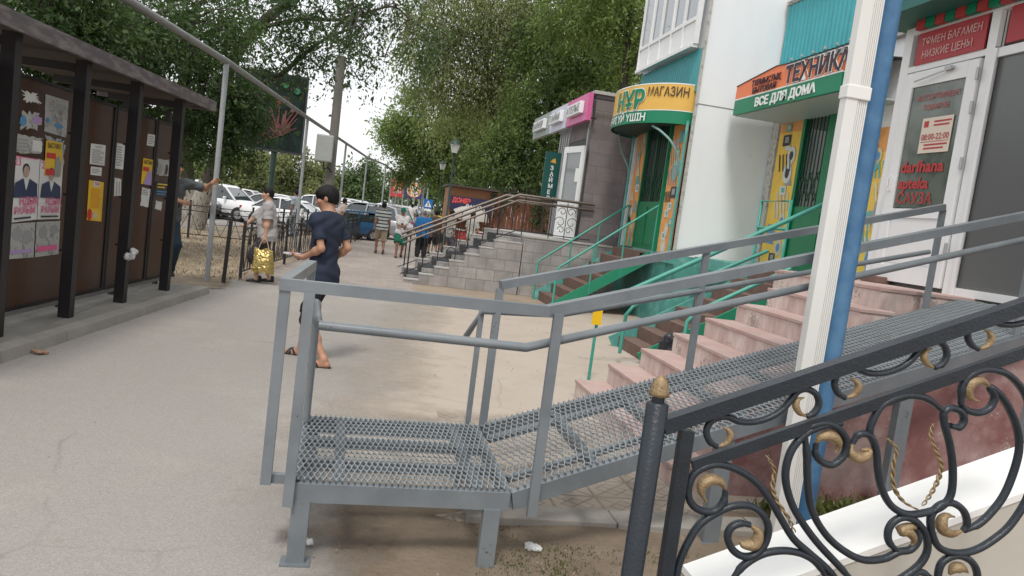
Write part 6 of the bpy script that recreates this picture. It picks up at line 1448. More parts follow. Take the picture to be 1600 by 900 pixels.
# cafe hut with banner and brown plank fence
M_plank = mat('brown_plank', (.26, .095, .05), .6, var=.2, vscale=4, col2=(.17, .065, .038), c2pos=(.4, .6), stretch=(6, 6, .5))
FY = 29.0
fp0, fp1 = ay(768, 318, FY), ay(858, 330, FY)
T = thing('plank_fence', 'tall brown plank fence between the snack kiosk and the grey shop', 'fence', (fp0.x, FY, 0))
mb = MB(); x = fp0.x - .2; k = 0
while x < fp1.x + 3: mb.bb(x, x + .135, FY, FY + .025, .05, 2.55 - .02 * (k % 3)); x += .145; k += 1
mb.build('planks', M_plank, T, world=True); mb = MB(); mb.bb(fp0.x - .2, fp1.x + 3, FY + .03, FY + .08, 2.1, 2.18); mb.bb(fp0.x - .2, fp1.x + 3, FY + .03, FY + .08, .5, .58); mb.build('rail', M_plank, T, world=True)
H0, H1 = ay(703, 300, FY - .6), ay(768, 300, FY - .6)
T = thing('snack_kiosk', 'brown snack kiosk with a navy banner lettered ДОНЕР and САМСА', 'kiosk', (H0.x, FY, 0))
mb = MB(); zk = ay(705, 291, FY - .5).z; mb.bb(H0.x, H1.x, FY - .5, FY + 1.5, 0, zk); mb.build('wall', mat('ochre_board', (.27, .115, .05), .6, var=.15, vscale=3), T, world=True)
mb = MB(); mb.bb(H0.x - .1, H1.x + .3, FY - .75, FY + 1.6, zk + .01, zk + .08); mb.build('roof', mat('dark_roof', (.06, .045, .04), .7), T, world=True)
zb1, zb2 = ay(705, 327, FY - .6).z, ay(705, 305, FY - .6).z
mb = MB(); mb.bb(H0.x + .05, H1.x + .1, FY - .62, FY - .55, zb1, zb2); bn = mb.build('banner', mat('banner_navy', (.02, .022, .07), .5), T, world=True)
mb = MB(); text_mb(mb, 'ДОНЕР', (H0.x + .12, FY - .64, zb1 + (zb2 - zb1) * .56), (1, 0, 0), (0, 0, 1), w=.7, h=.17, depth=.004, bold=.06); mb.build('lettering', mat('banner_red', (.65, .08, .08), .5), bn, world=True, fix=False)
mb = MB(); text_mb(mb, 'САМСА', (H0.x + .65, FY - .64, zb1 + (zb2 - zb1) * .16), (1, 0, 0), (0, 0, 1), w=.75, h=.17, depth=.004, bold=.03); mb.build('lettering', M_sw, bn, world=True, fix=False)
mb = MB(); mb.lathe((H0.x + .8, FY - 1.0, 1.35), [(.75, 0), (.72, .18), (.6, .35), (.35, .47), (.05, .52)], 16); T2 = thing('parasol', 'low whitish canvas cover in front of the snack kiosk', 'parasol', (H0.x + .8, FY - 1, 0)); mb.build('cover', mat('canvas', (.42, .4, .37), .8, var=.1), T2, world=True); mb = MB(); mb.tube([(H0.x + .8, FY - 1.0, 0), (H0.x + .8, FY - 1.0, 1.8)], .03, 6); mb.build('pole', M_galv, T2, world=True)
T3 = thing('counter', 'red counter at the foot of the snack kiosk', 'counter', (H0.x + 1, FY - 1.2, 0)); mb = MB(); mb.bb(H0.x + .4, H0.x + 1.5, FY - 1.5, FY - 1.1, .05, .95); mb.build('front', mat('red_counter', (.4, .05, .05), .5), T3, world=True); mb = MB(); mb.bb(H0.x + .35, H0.x + 1.55, FY - 1.55, FY - 1.05, .951, .99); mb.build('top', M_sw, T3, world=True)
# low distant buildings and signs behind the cars
def farbuilding(label, px0, px1, pyt, Y, m_, wins=4, name='building', roofm=None):
    a, b = ay(px0, pyt, Y), ay(px1, pyt, Y); T = thing(name, label, 'building', ((a.x + b.x) / 2, Y, 0))
    mb = MB(); mb.bb(a.x, b.x, Y, Y + 6, 0, a.z); mb.build('wall', m_, T, world=True); mb = MB(); mb.bb(a.x - .3, b.x + .3, Y - .3, Y + 6.3, a.z + .01, a.z + .3); mb.build('roof', roofm or mat('roof_brown', (.13, .07, .05), .8), T, world=True)
    for i in range(wins):
        x = a.x + (b.x - a.x) * (i + .3) / wins; mb = MB(); mb.bb(x, x + (b.x - a.x) / wins * .4, Y - .04, Y - .01, a.z * .35, a.z * .8); mb.build('window', M_glassd, T, world=True)
farbuilding('low orange brick building seen between the parked cars and the trees', 436, 530, 291, 78, mat('orange_brick', (.4, .2, .1), .8, var=.1), 5)
farbuilding('low reddish shed roofline far down the road', 535, 600, 304, 95, mat('dull_red_wall', (.2, .1, .08), .8), 3)
farbuilding('pale low building far left behind the trunk and cars', 296, 424, 276, 70, mat('pale_wall', (.4, .42, .45), .8, var=.15, col2=(.25, .27, .3), vscale=.4), 7, roofm=mat('roof_grey', (.3, .3, .3), .8))
T, e = flatboard('shop_sign', 'small blue and white shop sign far beyond the man at the pipe post', 'sign', [(403, 274), (417, 276), (415, 284), (401, 282)], 68, [mat('far_blue', (.04, .2, .45), .5), M_sw], [('r', .1, .05, .9, .35, 1)])
T, e = flatboard('shop_sign', 'small yellow sign hanging far off above the blue one', 'sign', [(410, 265), (424, 267), (423, 271), (409, 269)], 67, [mat('far_yellow', (.7, .45, .02), .5), M_sw], [])
# ================================================================== CARS
M_tyre = mat('tyre', (.015, .015, .015), .85); M_rim = mat('alloy_rim', (.4, .41, .42), .3, metal=.7); M_cglass = mat('car_glass', (.03, .04, .045), .06, spec=1.0, coat=.5, metal=.2)
M_trim = mat('car_black_trim', (.02, .02, .022), .6); M_lamp = mat('headlight', (.7, .72, .75), .1, spec=1, metal=.3); M_tail = mat('taillight', (.35, .01, .01), .2)
CS_ = .87
def car(label, loc, rz, m_, kind='suv', group='cars parked along the road'):
    T = thing('parked_car', label, 'car', loc, rz, group); T.scale = (CS_, CS_, CS_)   # length along local X, front at +X
    if kind == 'suv': L, W, Hh, gc, belt, ro = 4.7, 1.86, 1.72, .24, 1.02, [(-2.25, 1.1), (-1.95, 1.62), (-1.2, 1.72), (.2, 1.7), (.62, 1.6), (1.25, 1.1)]
    elif kind == 'sedan': L, W, Hh, gc, belt, ro = 4.6, 1.78, 1.45, .2, .92, [(-1.7, .98), (-1.1, 1.35), (-.6, 1.44), (.3, 1.42), (.6, 1.34), (1.25, .95)]
    else: L, W, Hh, gc, belt, ro = 4.1, 1.7, 1.5, .2, .95, [(-1.95, 1.0), (-1.75, 1.4), (-1.1, 1.5), (.3, 1.47), (.6, 1.38), (1.25, .98)]
    h2 = L / 2; hood = belt + (.02 if kind != 'suv' else .06)
    # lower body by lofted cross sections
    st = [(-h2, .55, .82, .72), (-h2 + .06, .38, belt - .08, .86), (-h2 + .3, gc, belt, .95), (-1.2, gc, belt, 1), (0, gc, belt, 1), (1.1, gc, belt + .0, 1), (1.5, gc, hood - .06, .98), (h2 - .35, gc, hood - .16, .93), (h2 - .08, .34, hood - .3, .82), (h2, .45, hood - .42, .7)]
    mb = MB(); ring = 12; vs = []
    for x, z0, z1, wf in st:
        w_ = W / 2 * wf; zm = z0 + (z1 - z0) * .55
        vs += [(x, -w_ * .9, z0), (x, -w_ * .98, z0 + (z1 - z0) * .2), (x, -w_, zm), (x, -w_ * .97, z1 - .06), (x, -w_ * .9, z1), (x, -w_ * .4, z1 + .03), (x, w_ * .4, z1 + .03), (x, w_ * .9, z1), (x, w_ * .97, z1 - .06), (x, w_, zm), (x, w_ * .98, z0 + (z1 - z0) * .2), (x, w_ * .9, z0)]
    fs = [(i * ring + k, i * ring + (k + 1) % ring, (i + 1) * ring + (k + 1) % ring, (i + 1) * ring + k) for i in range(len(st) - 1) for k in range(ring)]
    fs += [tuple(range(ring))[::-1], tuple(range((len(st) - 1) * ring, len(st) * ring))]
    mb.add(vs, fs, 0, True)
    # roof shell
    rf_ = [p for p in ro if p[1] > belt + .2]; P = catmull([Vector((x, 0, z)) for x, z in rf_], 4)
    for sgn in (0,):
        vs = []
        for p in P:
            w_ = W / 2 * (.80 - .06 * (p.z - belt)); vs += [(p.x, -w_, p.z - .05), (p.x, -w_ * .9, p.z), (p.x, w_ * .9, p.z), (p.x, w_, p.z - .05), (p.x, w_ * .9, p.z - .07), (p.x, -w_ * .9, p.z - .07)]
        mb.add(vs, [(i * 6 + k, i * 6 + (k + 1) % 6, (i + 1) * 6 + (k + 1) % 6, (i + 1) * 6 + k) for i in range(len(P) - 1) for k in range(6)] + [tuple(range(6)), tuple(range(len(vs) - 6, len(vs)))], 0, False)
    pil = [(ro[0], ro[1]), (ro[-1], ro[-2])]; midx = -.35; rear = -1.25
    for sy in (-1, 1):
        wb, wt = W / 2 * .93 * sy, W / 2 * .76 * sy
        for (a, b) in pil: mb.bar((a[0], wb, belt - .02), (b[0], wt, b[1] - .04), .06, .08, (0, 1, 0))
        for xm in ((midx, rear) if kind == 'suv' else (midx,)): mb.bar((xm, wb * 1.0, belt - .02), (xm - .04, wt * 1.01, Hh - .06), .05, .07, (0, 1, 0))
    body = mb.build('body', m_, T)
    mb = MB()   # glasshouse
    low, hi_ = [], []
    (xa, za), (xb, zb_) = ro[0], ro[-1]; xt1, zt1 = ro[1]; xt2, zt2_ = ro[-2]
    wB, wT = W / 2 * .91, W / 2 * .745
    Pb = [(xa, -wB, belt - .01), (xb, -wB, belt - .01), (xb, wB, belt - .01), (xa, wB, belt - .01), (xt1, -wT, zt1 - .05), (xt2, -wT, zt2_ - .05), (xt2, wT, zt2_ - .05), (xt1, wT, zt1 - .05)]
    mb.hexa(Pb); mb.build('windows', M_cglass, T)
    for x in (-h2 + .85, h2 - .9):
        for sy in (-1, 1):
            mb = MB(); rad = .36 if kind == 'suv' else .32; y = sy * (W / 2 - .1)
            c_ = (x, 0, rad)
            prof = [(rad * .6, -.11), (rad * .95, -.115), (rad, -.08), (rad, .08), (rad * .95, .115), (rad * .6, .11)]
            vs = []; n_ = 20
            for r0, yy in prof:
                for k in range(n_): t = 2 * math.pi * k / n_; vs.append((x + r0 * math.cos(t), y + yy, rad + r0 * math.sin(t)))
            mb.add(vs, [(i * n_ + k, i * n_ + (k + 1) % n_, (i + 1) * n_ + (k + 1) % n_, (i + 1) * n_ + k) for i in range(len(prof) - 1) for k in range(n_)], 0, True)
            w1 = mb.build('wheel', M_tyre, T)
            mb = MB(); vs = []
            for k in range(n_): t = 2 * math.pi * k / n_; vs.append((x + rad * .62 * math.cos(t), y + sy * .085, rad + rad * .62 * math.sin(t)))
            mb.add(vs, [tuple(range(n_))])
            for k in range(5):
                t = 2 * math.pi * k / 5; mb.bar((x, y + sy * .1, rad), (x + rad * .58 * math.cos(t), y + sy * .1, rad + rad * .58 * math.sin(t)), .05, .03, (0, 1, 0))
            mb.build('rim', M_rim, w1)
    for sy in (-1, 1):
        mb = MB(); mb.box((h2 - .1, sy * W * .34, hood - .34), (.16, .36, .14), 0, 0, .03); mb.build('headlight', M_lamp, T)
        mb = MB(); mb.box((-h2 + .09, sy * W * .37, belt - .14), (.14, .22, .26 if kind == 'suv' else .14), 0, 0, .03); mb.build('taillight', M_tail, T)
        mb = MB(); mb.box((.75, sy * (W / 2 + .06), belt + .06), (.12, .18, .14), 0, 0, .03); mb.build('mirror', m_, T)
    mb = MB(); mb.box((h2 - .03, 0, .62), (.06, .9, .2), 0, 0, .015); mb.box((h2 - .06, 0, .38), (.1, 1.3, .12), 0, 0, .02); mb.box((-h2 + .03, 0, .4), (.1, 1.4, .14), 0, 0, .02); mb.build('grille', M_trim, T)
    mb = MB()
    for sy in (-1, 1): mb.bb(-1.3, 1.35, sy * (W / 2 - .03) - .012, sy * (W / 2 - .03) + .012, gc + .02, gc + .14); mb.bb(-.36, -.345, sy * (W / 2 - .0) - .004, sy * (W / 2) + .004, .45, belt); mb.bb(-.3, -.12, sy * (W / 2) - .01, sy * (W / 2) + .012, belt - .16, belt - .13)
    mb.build('sill_trim', M_trim, T)
    return T
CW = mat('car_white', (.72, .73, .74), .25, coat=.6, spec=.6); CS = mat('car_silver', (.42, .44, .46), .28, metal=.5, coat=.5); CB = mat('car_blue', (.008, .075, .17), .25, coat=.7); CG = mat('car_dark', (.04, .045, .05), .25, coat=.6); CR = mat('car_maroon', (.2, .03, .03), .3, coat=.6)
def cz(px, Y): d = ray(px, 320); return CAM.x + d.x * Y / d.y
c1 = car('white crossover facing right with dark rear glass behind the pipe post', (cz(345, 34), 34, 0), R(-20), CW, 'suv')
car('white saloon with open dark side windows behind the woman with the gold bag', (cz(458, 32.5), 32.5, 0), R(-12), CW, 'sedan')
car('blue hatchback parked nose in beside the striped shirt walker', (cz(543, 30.5), 30.5, 0), R(-150), CB, 'hatch').scale = (.76, .76, .76)
car('silver four wheel drive seen from behind next to the blue hatchback', (cz(576, 34.5), 34.5, 0), R(150), CS, 'suv')
base_cars = {}
specs = [('white saloon in the second row left of the utility pole', 432, 40, -12, CW, 'sedan'), ('white van-like crossover in the second row behind the boy', 528, 41, -20, CW, 'suv'), ('dark crossover at the far left behind the tree trunk', 262, 33, -8, CG, 'suv'),
         ('maroon hatchback half hidden behind the leaning trunk', 310, 36, -8, CR, 'hatch'), ('white crossover in the third row between fence and billboards', 560, 52, -25, CW, 'suv'), ('silver saloon in the third row above the saloon roof', 480, 48, -15, CS, 'sedan'),
         ('white crossover beside the green shorts walker', 606, 44, 105, CW, 'suv'), ('silver crossover behind the white row near the red board', 628, 54, 105, CS, 'suv'), ('white hatchback far along the road near the navy board', 640, 66, 100, CW, 'hatch'), ('white saloon far left in the second row', 352, 42, -12, CW, 'sedan'), ('dark saloon far along the road under the navy board', 648, 80, 100, CG, 'sedan'), ('white crossover most distant in the row of cars', 655, 95, 100, CW, 'suv')]
cols_ = [('white', CW), ('silver', CS), ('white', CW), ('dark', CG)]
spots_ = [(300, 46), (335, 52), (385, 47), (412, 54), (442, 47), (455, 60), (498, 43), (515, 56), (540, 46), (545, 62), (575, 66), (592, 58), (610, 72), (585, 48), (560, 40), (622, 62)]
wd_ = ['roof rack', 'tall body', 'low body', 'short body', 'long bonnet', 'boxy rear', 'small body', 'rounded roof']
ref_ = ['left of the screen post', 'beyond the leaning trunk', 'behind the screen post', 'under the pale green tree', 'left of the utility pole', 'under the second pale tree', 'behind the utility pole', 'beside the orange building', 'right of the boy in navy', 'before the dull red shed', 'left of the red board', 'behind the striped walker', 'under the red board', 'beyond the blue hatchback', 'just behind the blue hatchback', 'below the navy board']
for i, (px, Y) in enumerate(spots_): specs.append((f'{cols_[i % 4][0]} parked car {ref_[i]} in the crowded rows', px, Y, -15 + (i * 37) % 24 - (70 if i % 3 == 0 else 0), cols_[i % 4][1], ('suv', 'sedan', 'hatch')[i % 3]))
for lb, px, Y, rz, m_, kd in specs: car(lb, (cz(px, Y), Y, 0), R(rz), m_, kd)
# ================================================================== PEOPLE
def cloth(name, c, **k): return mat(name, c, .85, var=k.pop('var', .1), vscale=k.pop('vscale', 8), bump=.15, bscale=200, **k)
def stripemat(name, c1, c2, freq):
    m = cloth(name, c1); t = m.node_tree; N = t.nodes; L = t.links; b = N['Principled BSDF']; tcn = N.new('ShaderNodeTexCoord'); s_ = N.new('ShaderNodeSeparateXYZ'); L.new(tcn.outputs['Object'], s_.inputs[0])
    q1 = N.new('ShaderNodeMath'); q1.operation = 'MULTIPLY'; q1.inputs[1].default_value = freq; L.new(s_.outputs[2], q1.inputs[0]); q2 = N.new('ShaderNodeMath'); q2.operation = 'FRACT'; L.new(q1.outputs[0], q2.inputs[0])
    q3 = N.new('ShaderNodeMath'); q3.operation = 'LESS_THAN'; q3.inputs[1].default_value = .42; L.new(q2.outputs[0], q3.inputs[0]); x = N.new('ShaderNodeMixRGB'); L.new(q3.outputs[0], x.inputs[0]); x.inputs[1].default_value = (*c1, 1); x.inputs[2].default_value = (*c2, 1); L.new(x.outputs[0], b.inputs['Base Color']); return m
C_navy = cloth('navy_cotton', (.012, .02, .042)); C_black = cloth('black_cotton', (.01, .011, .014)); C_grey = cloth('light_grey_cotton', (.36, .345, .345)); C_dgrey = cloth('dark_grey_cotton', (.07, .08, .085))
C_jean = cloth('dark_blue_denim', (.012, .028, .045)); C_pat = cloth('patterned_dark_cotton', (.02, .018, .022), col2=(.12, .1, .1), c2pos=(.55, .6), vscale=25); C_beige = cloth('beige_cotton', (.33, .27, .2)); C_white = cloth('white_cotton', (.6, .58, .57))
C_green = cloth('green_cotton', (.0, .1, .06)); C_blue = cloth('blue_cotton', (.01, .13, .33)); C_str = stripemat('striped_cotton', (.45, .47, .45), (.05, .06, .07), 9); C_gt = cloth('grey_trouser_cloth', (.1, .1, .12)); C_khk = cloth('khaki_shirt', (.34, .33, .3)); C_shoe = mat('black_shoe', (.012, .012, .012), .5)
C_yel = cloth('yellow_cotton', (.65, .5, .03)); C_pink = cloth('pinkish_cotton', (.5, .4, .36)); C_pblue = cloth('pale_blue_cotton', (.35, .4, .45))
boyT, b = person('boy in a navy t-shirt, black shorts and sandals looking at a small packet', (-.38, 7.4, 0), R(55), H=1.70, h=.0085, skin=SKIN(), feet=((-.10, -.16, 0), (.14, .32, 0)), hands=((-.15, .17, 1.03), (.20, .12, 1.0)),
    lean=(0, .015), headyaw=R(28), headpitch=R(16), top=dict(mat=C_navy, sleeve=.72, hem=.80), bottom=dict(mat=C_black, len=1.12, loose=.022), shoe=dict(type='sandal', mat=mat('black_sandal', (.02, .016, .016), .6)), hair='bowl', footyaw=(R(24), R(22)), bulk=.86, curl=.9, shoulders=.9,
    palms=(((-.35, .6, .05), (.5, -.1, .85), 1), None), hipy=.03)
wr = b['wr'][0] * b['s']; c_, s_ = math.cos(R(55)), math.sin(R(55)); W0 = Vector((-.38 + wr.x * c_ - wr.y * s_, 7.4 + wr.x * s_ + wr.y * c_, wr.z))
fwd = Vector((-s_, c_, 0)); T = thing('packet', 'small white packet held in the hand of the boy in navy', 'packet', W0 + fwd * .1 + Vector((0, 0, .02)))
mb = MB(); mb.box((-.03, .02, .0), (.15, .085, .018), R(40), 0, .004); mb.build('wrapper', mat('packet_white', (.6, .55, .57), .5), T); mb = MB(); mb.box((-.03, .02, .0105), (.08, .05, .002), R(40)); mb.build('label', mat('packet_label', (.35, .12, .15), .5), T)
wT, b = person('woman in a light grey t-shirt and dark patterned shorts reaching forward, carrying a gold bag', (-1.72, 13.35, 0), R(97), H=1.60, h=.010, skin=SKIN3(), feet=((-.09, .10, 0), (.1, -.12, 0)), hands=((-.23, .03, .80), (.08, .60, .80)),
    lean=(0, .03), headpitch=R(4), top=dict(mat=C_grey, sleeve=.85, hem=.78, loose=.02), bottom=dict(mat=C_pat, len=1.35, loose=.03), shoe=dict(type='shoe', mat=C_shoe), hair='short', bulk=1.2, belly=.03, shoulders=1.02, curl=.3, palms=(None, ((0, 1, -.25), (0, -.2, -1))))
wr = b['wr'][0] * b['s']; c_, s_ = math.cos(R(97)), math.sin(R(97)); W0 = Vector((-1.72 + wr.x * c_ - wr.y * s_, 13.35 + wr.x * s_ + wr.y * c_, wr.z))
T = thing('gift_bag', 'crinkled shiny gold carrier bag hanging from the hand of the woman in grey', 'bag', W0 + Vector((0, -.02, -.06)))
bm_ = MB(); nx_, nz_ = 14, 16; r_ = random.Random(8)
for sd__ in (-1, 1):
    vs = []
    for j in range(nz_ + 1):
        v = j / nz_; z = -.16 - .39 * v; wdt = .15 + .035 * v; th_ = .02 + .09 * math.sin(math.pi * min(v * .62 + .05, 1))
        for i in range(nx_ + 1):
            u = i / nx_ * 2 - 1; y = sd__ * th_ * (1 - abs(u) ** 3) + r_.uniform(-.009, .009); vs.append((u * wdt + r_.uniform(-.004, .004) + .02 * v, y, z + r_.uniform(-.004, .004) + (.02 * math.sin(u * 5) if j == 0 else 0) - .03 * v * abs(u)))
    bm_.add(vs, [(j * (nx_ + 1) + i, j * (nx_ + 1) + i + 1, (j + 1) * (nx_ + 1) + i + 1, (j + 1) * (nx_ + 1) + i) for j in range(nz_) for i in range(nx_)])
M_foil = mat('gold_foil', (.5, .38, .14), .32, metal=.7, var=.12, vscale=9, bump=.7, bscale=22)
bm_.build('bag_body', M_foil, T, fix=False)
for sd__ in (-1, 1):
    mb = MB(); mb.tube(catmull([(-.09, sd__ * .02, -.22), (-.06, sd__ * .015, -.08), (0, 0, .02), (.06, sd__ * .015, -.08), (.09, sd__ * .02, -.22)], 5), .006, 6); mb.build('handle', mat('bag_cord', (.5, .42, .3), .6), T)
pp = az(276, 432, .1)
man, b = person('man in a dark grey shirt and dark jeans gripping the grey pipe post', (pp.x - .24, pp.y + .1, .095), R(212), H=1.74, h=.010, skin=SKIN(), feet=((-.1, .02, 0), (.1, -.05, 0)), hands=((-.53, .26, 1.47), (-.1, .34, 1.14)), lean=(-.07, .02),
    headyaw=R(-10), top=dict(mat=C_dgrey, sleeve=.8, hem=.82, loose=.014), bottom=dict(mat=C_jean, len=2, loose=.02), shoe=dict(type='shoe', mat=C_shoe), hair='short', bulk=1.05, curl=.8, palms=(((-.6, .1, .5), (-.3, 1, .2)), None))
def walker(label, x, y, rz, H, **k): return person(label, (x, y, 0), R(rz), H=H, h=.018, face=k.pop('face', False), **k)
stride = ((-.1, .2, 0), (.1, -.22, .05)); stride2 = ((-.1, -.2, .04), (.1, .2, 0)); stand = ((-.12, .02, 0), (.12, -.02, 0))
walker('man in a grey striped t-shirt and beige shorts walking away along the path', .32, 23.5, 5, 1.6, feet=stride, hands=((-.26, -.05, .8), (.27, .08, .8)), top=dict(mat=C_str, sleeve=.8, hem=.8), bottom=dict(mat=C_beige, len=.95, loose=.03), shoe=dict(type='shoe', mat=cloth('brown_shoe', (.12, .06, .04))), skin=SKIN2(), bulk=1.1)
_, b = walker('man in a green cap, white t-shirt and green shorts looking down at his phone', .89, 22.9, 182, 1.50, feet=stride2, hands=((-.07, .3, 1.12), (.06, .28, 1.12)), top=dict(mat=C_white, sleeve=.85, hem=.74, loose=.02), bottom=dict(mat=C_green, len=.92, loose=.04, flare=.03), shoe=dict(type='shoe', mat=C_black), skin=SKIN2(), hat=C_green, headpitch=R(28), bulk=1.05, curl=1.0, face=True)
T = thing('phone', 'dark phone held by the man in the green cap', 'phone', (.89, 22.6, 1.0)); mb = MB(); mb.box((0, 0, 0), (.075, .02, .14), 0, 0, .006); mb.build('case', BKm, T)
walker('stout man in a bright blue shirt and black trousers walking away', 1.62, 24.0, -4, 1.50, feet=stand, hands=((-.3, .02, .82), (.3, .05, .84)), top=dict(mat=C_blue, sleeve=.95, hem=.76, loose=.03), bottom=dict(mat=C_black, len=2, loose=.04), shoe=dict(type='shoe', mat=C_shoe), skin=SKIN2(), bulk=1.32, belly=.03, shoulders=1.12, hair='crop', hairm=mat('grey_hair', (.14, .13, .12), .7))
walker('person in a grey shirt and grey trousers standing right of the near lamp', 2.62, 25.4, -60, 1.62, feet=stand, hands=((-.2, .1, .85), (.22, .05, .8)), top=dict(mat=C_khk, sleeve=1.2, hem=.76, loose=.02), bottom=dict(mat=C_gt, len=2, loose=.05), shoe=dict(type='shoe', mat=C_shoe), skin=SKIN2())
walker('person in a dark brown top left of the near lamp with a black handbag', 2.18, 26.4, 10, 1.55, feet=stride, top=dict(mat=cloth('brown_top', (.07, .045, .03)), sleeve=1.3, hem=.7), bottom=dict(mat=C_black, len=1.3), shoe=dict(type='shoe', mat=C_shoe), skin=SKIN2())
T = thing('handbag', 'black handbag beside the near lamp post', 'bag', (2.42, 26.2, .62)); mb = MB(); mb.box((0, 0, 0), (.34, .14, .36), 0, 0, .03); mb.build('bag_body', C_shoe, T); mb = MB(); mb.tube(catmull([(-.1, 0, .17), (-.06, 0, .36), (.06, 0, .36), (.1, 0, .17)], 4), .012, 5); mb.build('handle', C_shoe, T)
x = cz(742, 27.2); walker('man in a pale khaki shirt and light trousers standing at the red counter', x, 27.2, -30, 1.62, feet=stand, hands=((-.24, .1, .85), (.26, .12, .9)), top=dict(mat=C_khk, sleeve=.9, hem=.74, loose=.03), bottom=dict(mat=C_beige, len=2, loose=.03), shoe=dict(type='shoe', mat=C_shoe), bulk=1.1)
x = cz(762, 27.6); walker('child in a navy shirt sitting in front of the plank fence', x, 27.6, 120, 1.45, hipz=.62, feet=((-.1, .4, .0), (.1, .4, 0)), hands=((-.15, .35, .8), (.15, .35, .8)), top=dict(mat=C_navy, sleeve=.8, hem=.58), bottom=dict(mat=C_black, len=1), skin=SKIN3(), seated=True)
x2 = cz(777, 27.6); walker('person in a pale pink top sitting right of the child in navy', x2, 27.7, 60, 1.45, hipz=.58, lean=(.0, .12), feet=((-.1, .4, .0), (.1, .4, 0)), hands=((-.15, .35, .75), (.15, .35, .75)), top=dict(mat=C_pink, sleeve=.8, hem=.52), bottom=dict(mat=C_beige, len=1.4), skin=SKIN3())
T = thing('bench', 'red slatted bench in front of the plank fence', 'bench', ((x + x2) / 2, 27.75, 0)); mb = MB()
for k in range(3): mb.bb(x - .9, x2 + .7, 27.5 + k * .13, 27.6 + k * .13, .4, .44)
mb.build('seat', MATS['red_counter'], T, world=True); mb = MB(); mb.bb(x - .9, x2 + .7, 27.95, 27.98, .6, .8); mb.build('backrest', MATS['red_counter'], T, world=True)
for xx in (x - .8, x2 + .6): mb = MB(); mb.bb(xx, xx + .05, 27.5, 27.97, 0, .399); mb.build('leg', M_galv, T, world=True)
for lb, px, Y, rz, H, tp, bt in (('passer-by in a yellow top far behind the near lamp', 687, 34, 0, 1.5, C_yel, C_black), ('small far passer-by in a white top near the crossing sign', 676, 50, 0, 1.7, C_white, C_blue), ('far passer-by in a pale blue top left of the crossing sign', 664, 52, 180, 1.7, C_pblue, C_white), ('far passer-by in white between the blue shirt and the cars', 645, 47, 0, 1.65, C_white, C_beige),
        ('person in a pale blue shirt standing by the white saloon beyond the fence', 462, 27.5, 60, 1.62, C_pblue, C_pblue), ('person in a pinkish shirt stooping by the blue hatchback', 528, 27.5, -60, 1.55, C_pink, C_beige)):
    person(lb, (cz(px, Y), Y, 0), R(rz), H=H, h=.024, face=False, feet=stride if Y > 30 else stand, lean=(0, .25 if 'stooping' in lb else 0), top=dict(mat=tp, sleeve=.85, hem=.78), bottom=dict(mat=bt, len=2, loose=.02), skin=SKIN2(), shoe=dict(type='shoe', mat=C_shoe))
# ================================================================== SMALL LITTER
for i, (px, py, lb, m_, w_) in enumerate(((833, 858, 'small torn white packet lying in the soil bed under the ramp', W1, .05), (481, 848, 'tiny white scrap on the footpath edge by the ramp leg', W1, .03), (60, 551, 'small reddish rag by the kerb of the notice board', cloth('reddish_rag', (.35, .2, .14)), .06))):
    p = az(px, py, .02); g = Sculpt([-.09, -.09, -.02], [.09, .09, .08], .006); rr = random.Random(i)
    for _ in range(6): g.ell((rr.uniform(-1, 1) * w_ * .7, rr.uniform(-1, 1) * w_ * .5, rr.uniform(0, .02)), (w_ * .5, w_ * .35, .012), .01)
    g.ripple(.004, 200, i); T = thing('scrap', lb, 'litter', (p.x, p.y, .015)); g.mesh('paper', m_, T)
mb = MB(); a, b_ = az(532, 856, .012), az(575, 858, .012); mb.tube(catmull([a, a.lerp(b_, .5) + Vector((0, .01, .004)), b_], 4), .005, 6); tag(mb.build('stick', BARK()), 'thin dark stick on the soil between the ramp legs', 'stick')
rr = random.Random(3); mb = MB()
for _ in range(420):
    x, y = rr.uniform(-.1, 3.4), rr.uniform(2.0, 3.75); s_ = rr.uniform(.004, .014); 
    if rr.random() < .25: x, y = rr.uniform(-2.4, .6), rr.uniform(2.5, 12); s_ *= .6
    if rr.random() < .3: x, y = rr.uniform(.5, 3.2), rr.uniform(4.7, 12); s_ *= .9
    z = .017; mb.add([(x - s_, y, z), (x, y - s_ * .7, z), (x + s_ * .9, y, z), (x, y + s_, z), (x, y, z + s_ * .7)], [(0, 1, 4), (1, 2, 4), (2, 3, 4), (3, 0, 4)])
tag(mb.build('pebbles', mat('pebble', (.26, .21, .17), .9, island=.4)), 'small pebbles and crumbs scattered over soil and path', 'pebbles', kind='stuff')
# ================================================================== TREES
def cl(px, py, Y, r, flat=.75, w_=1.0, dp=None):
    c = ay(px, py, Y); q_ = r * Y / 1170; return ((c.x, c.y, c.z), (q_, dp or q_ * .9, q_ * flat), w_)
LD, LM, LL = leafmat('leaf_dark', (.042, .078, .03)), leafmat('leaf_mid', (.135, .2, .065)), leafmat('leaf_light', (.15, .18, .085))
def az0(px, Y): c = ay(px, 320, Y); return (c.x, c.y, 0)
def limb(pts, r0, r1): return [(ay(x, y, Y), r0 + (r1 - r0) * i / (len(pts) - 1)) for i, (x, y, Y) in enumerate(pts)]
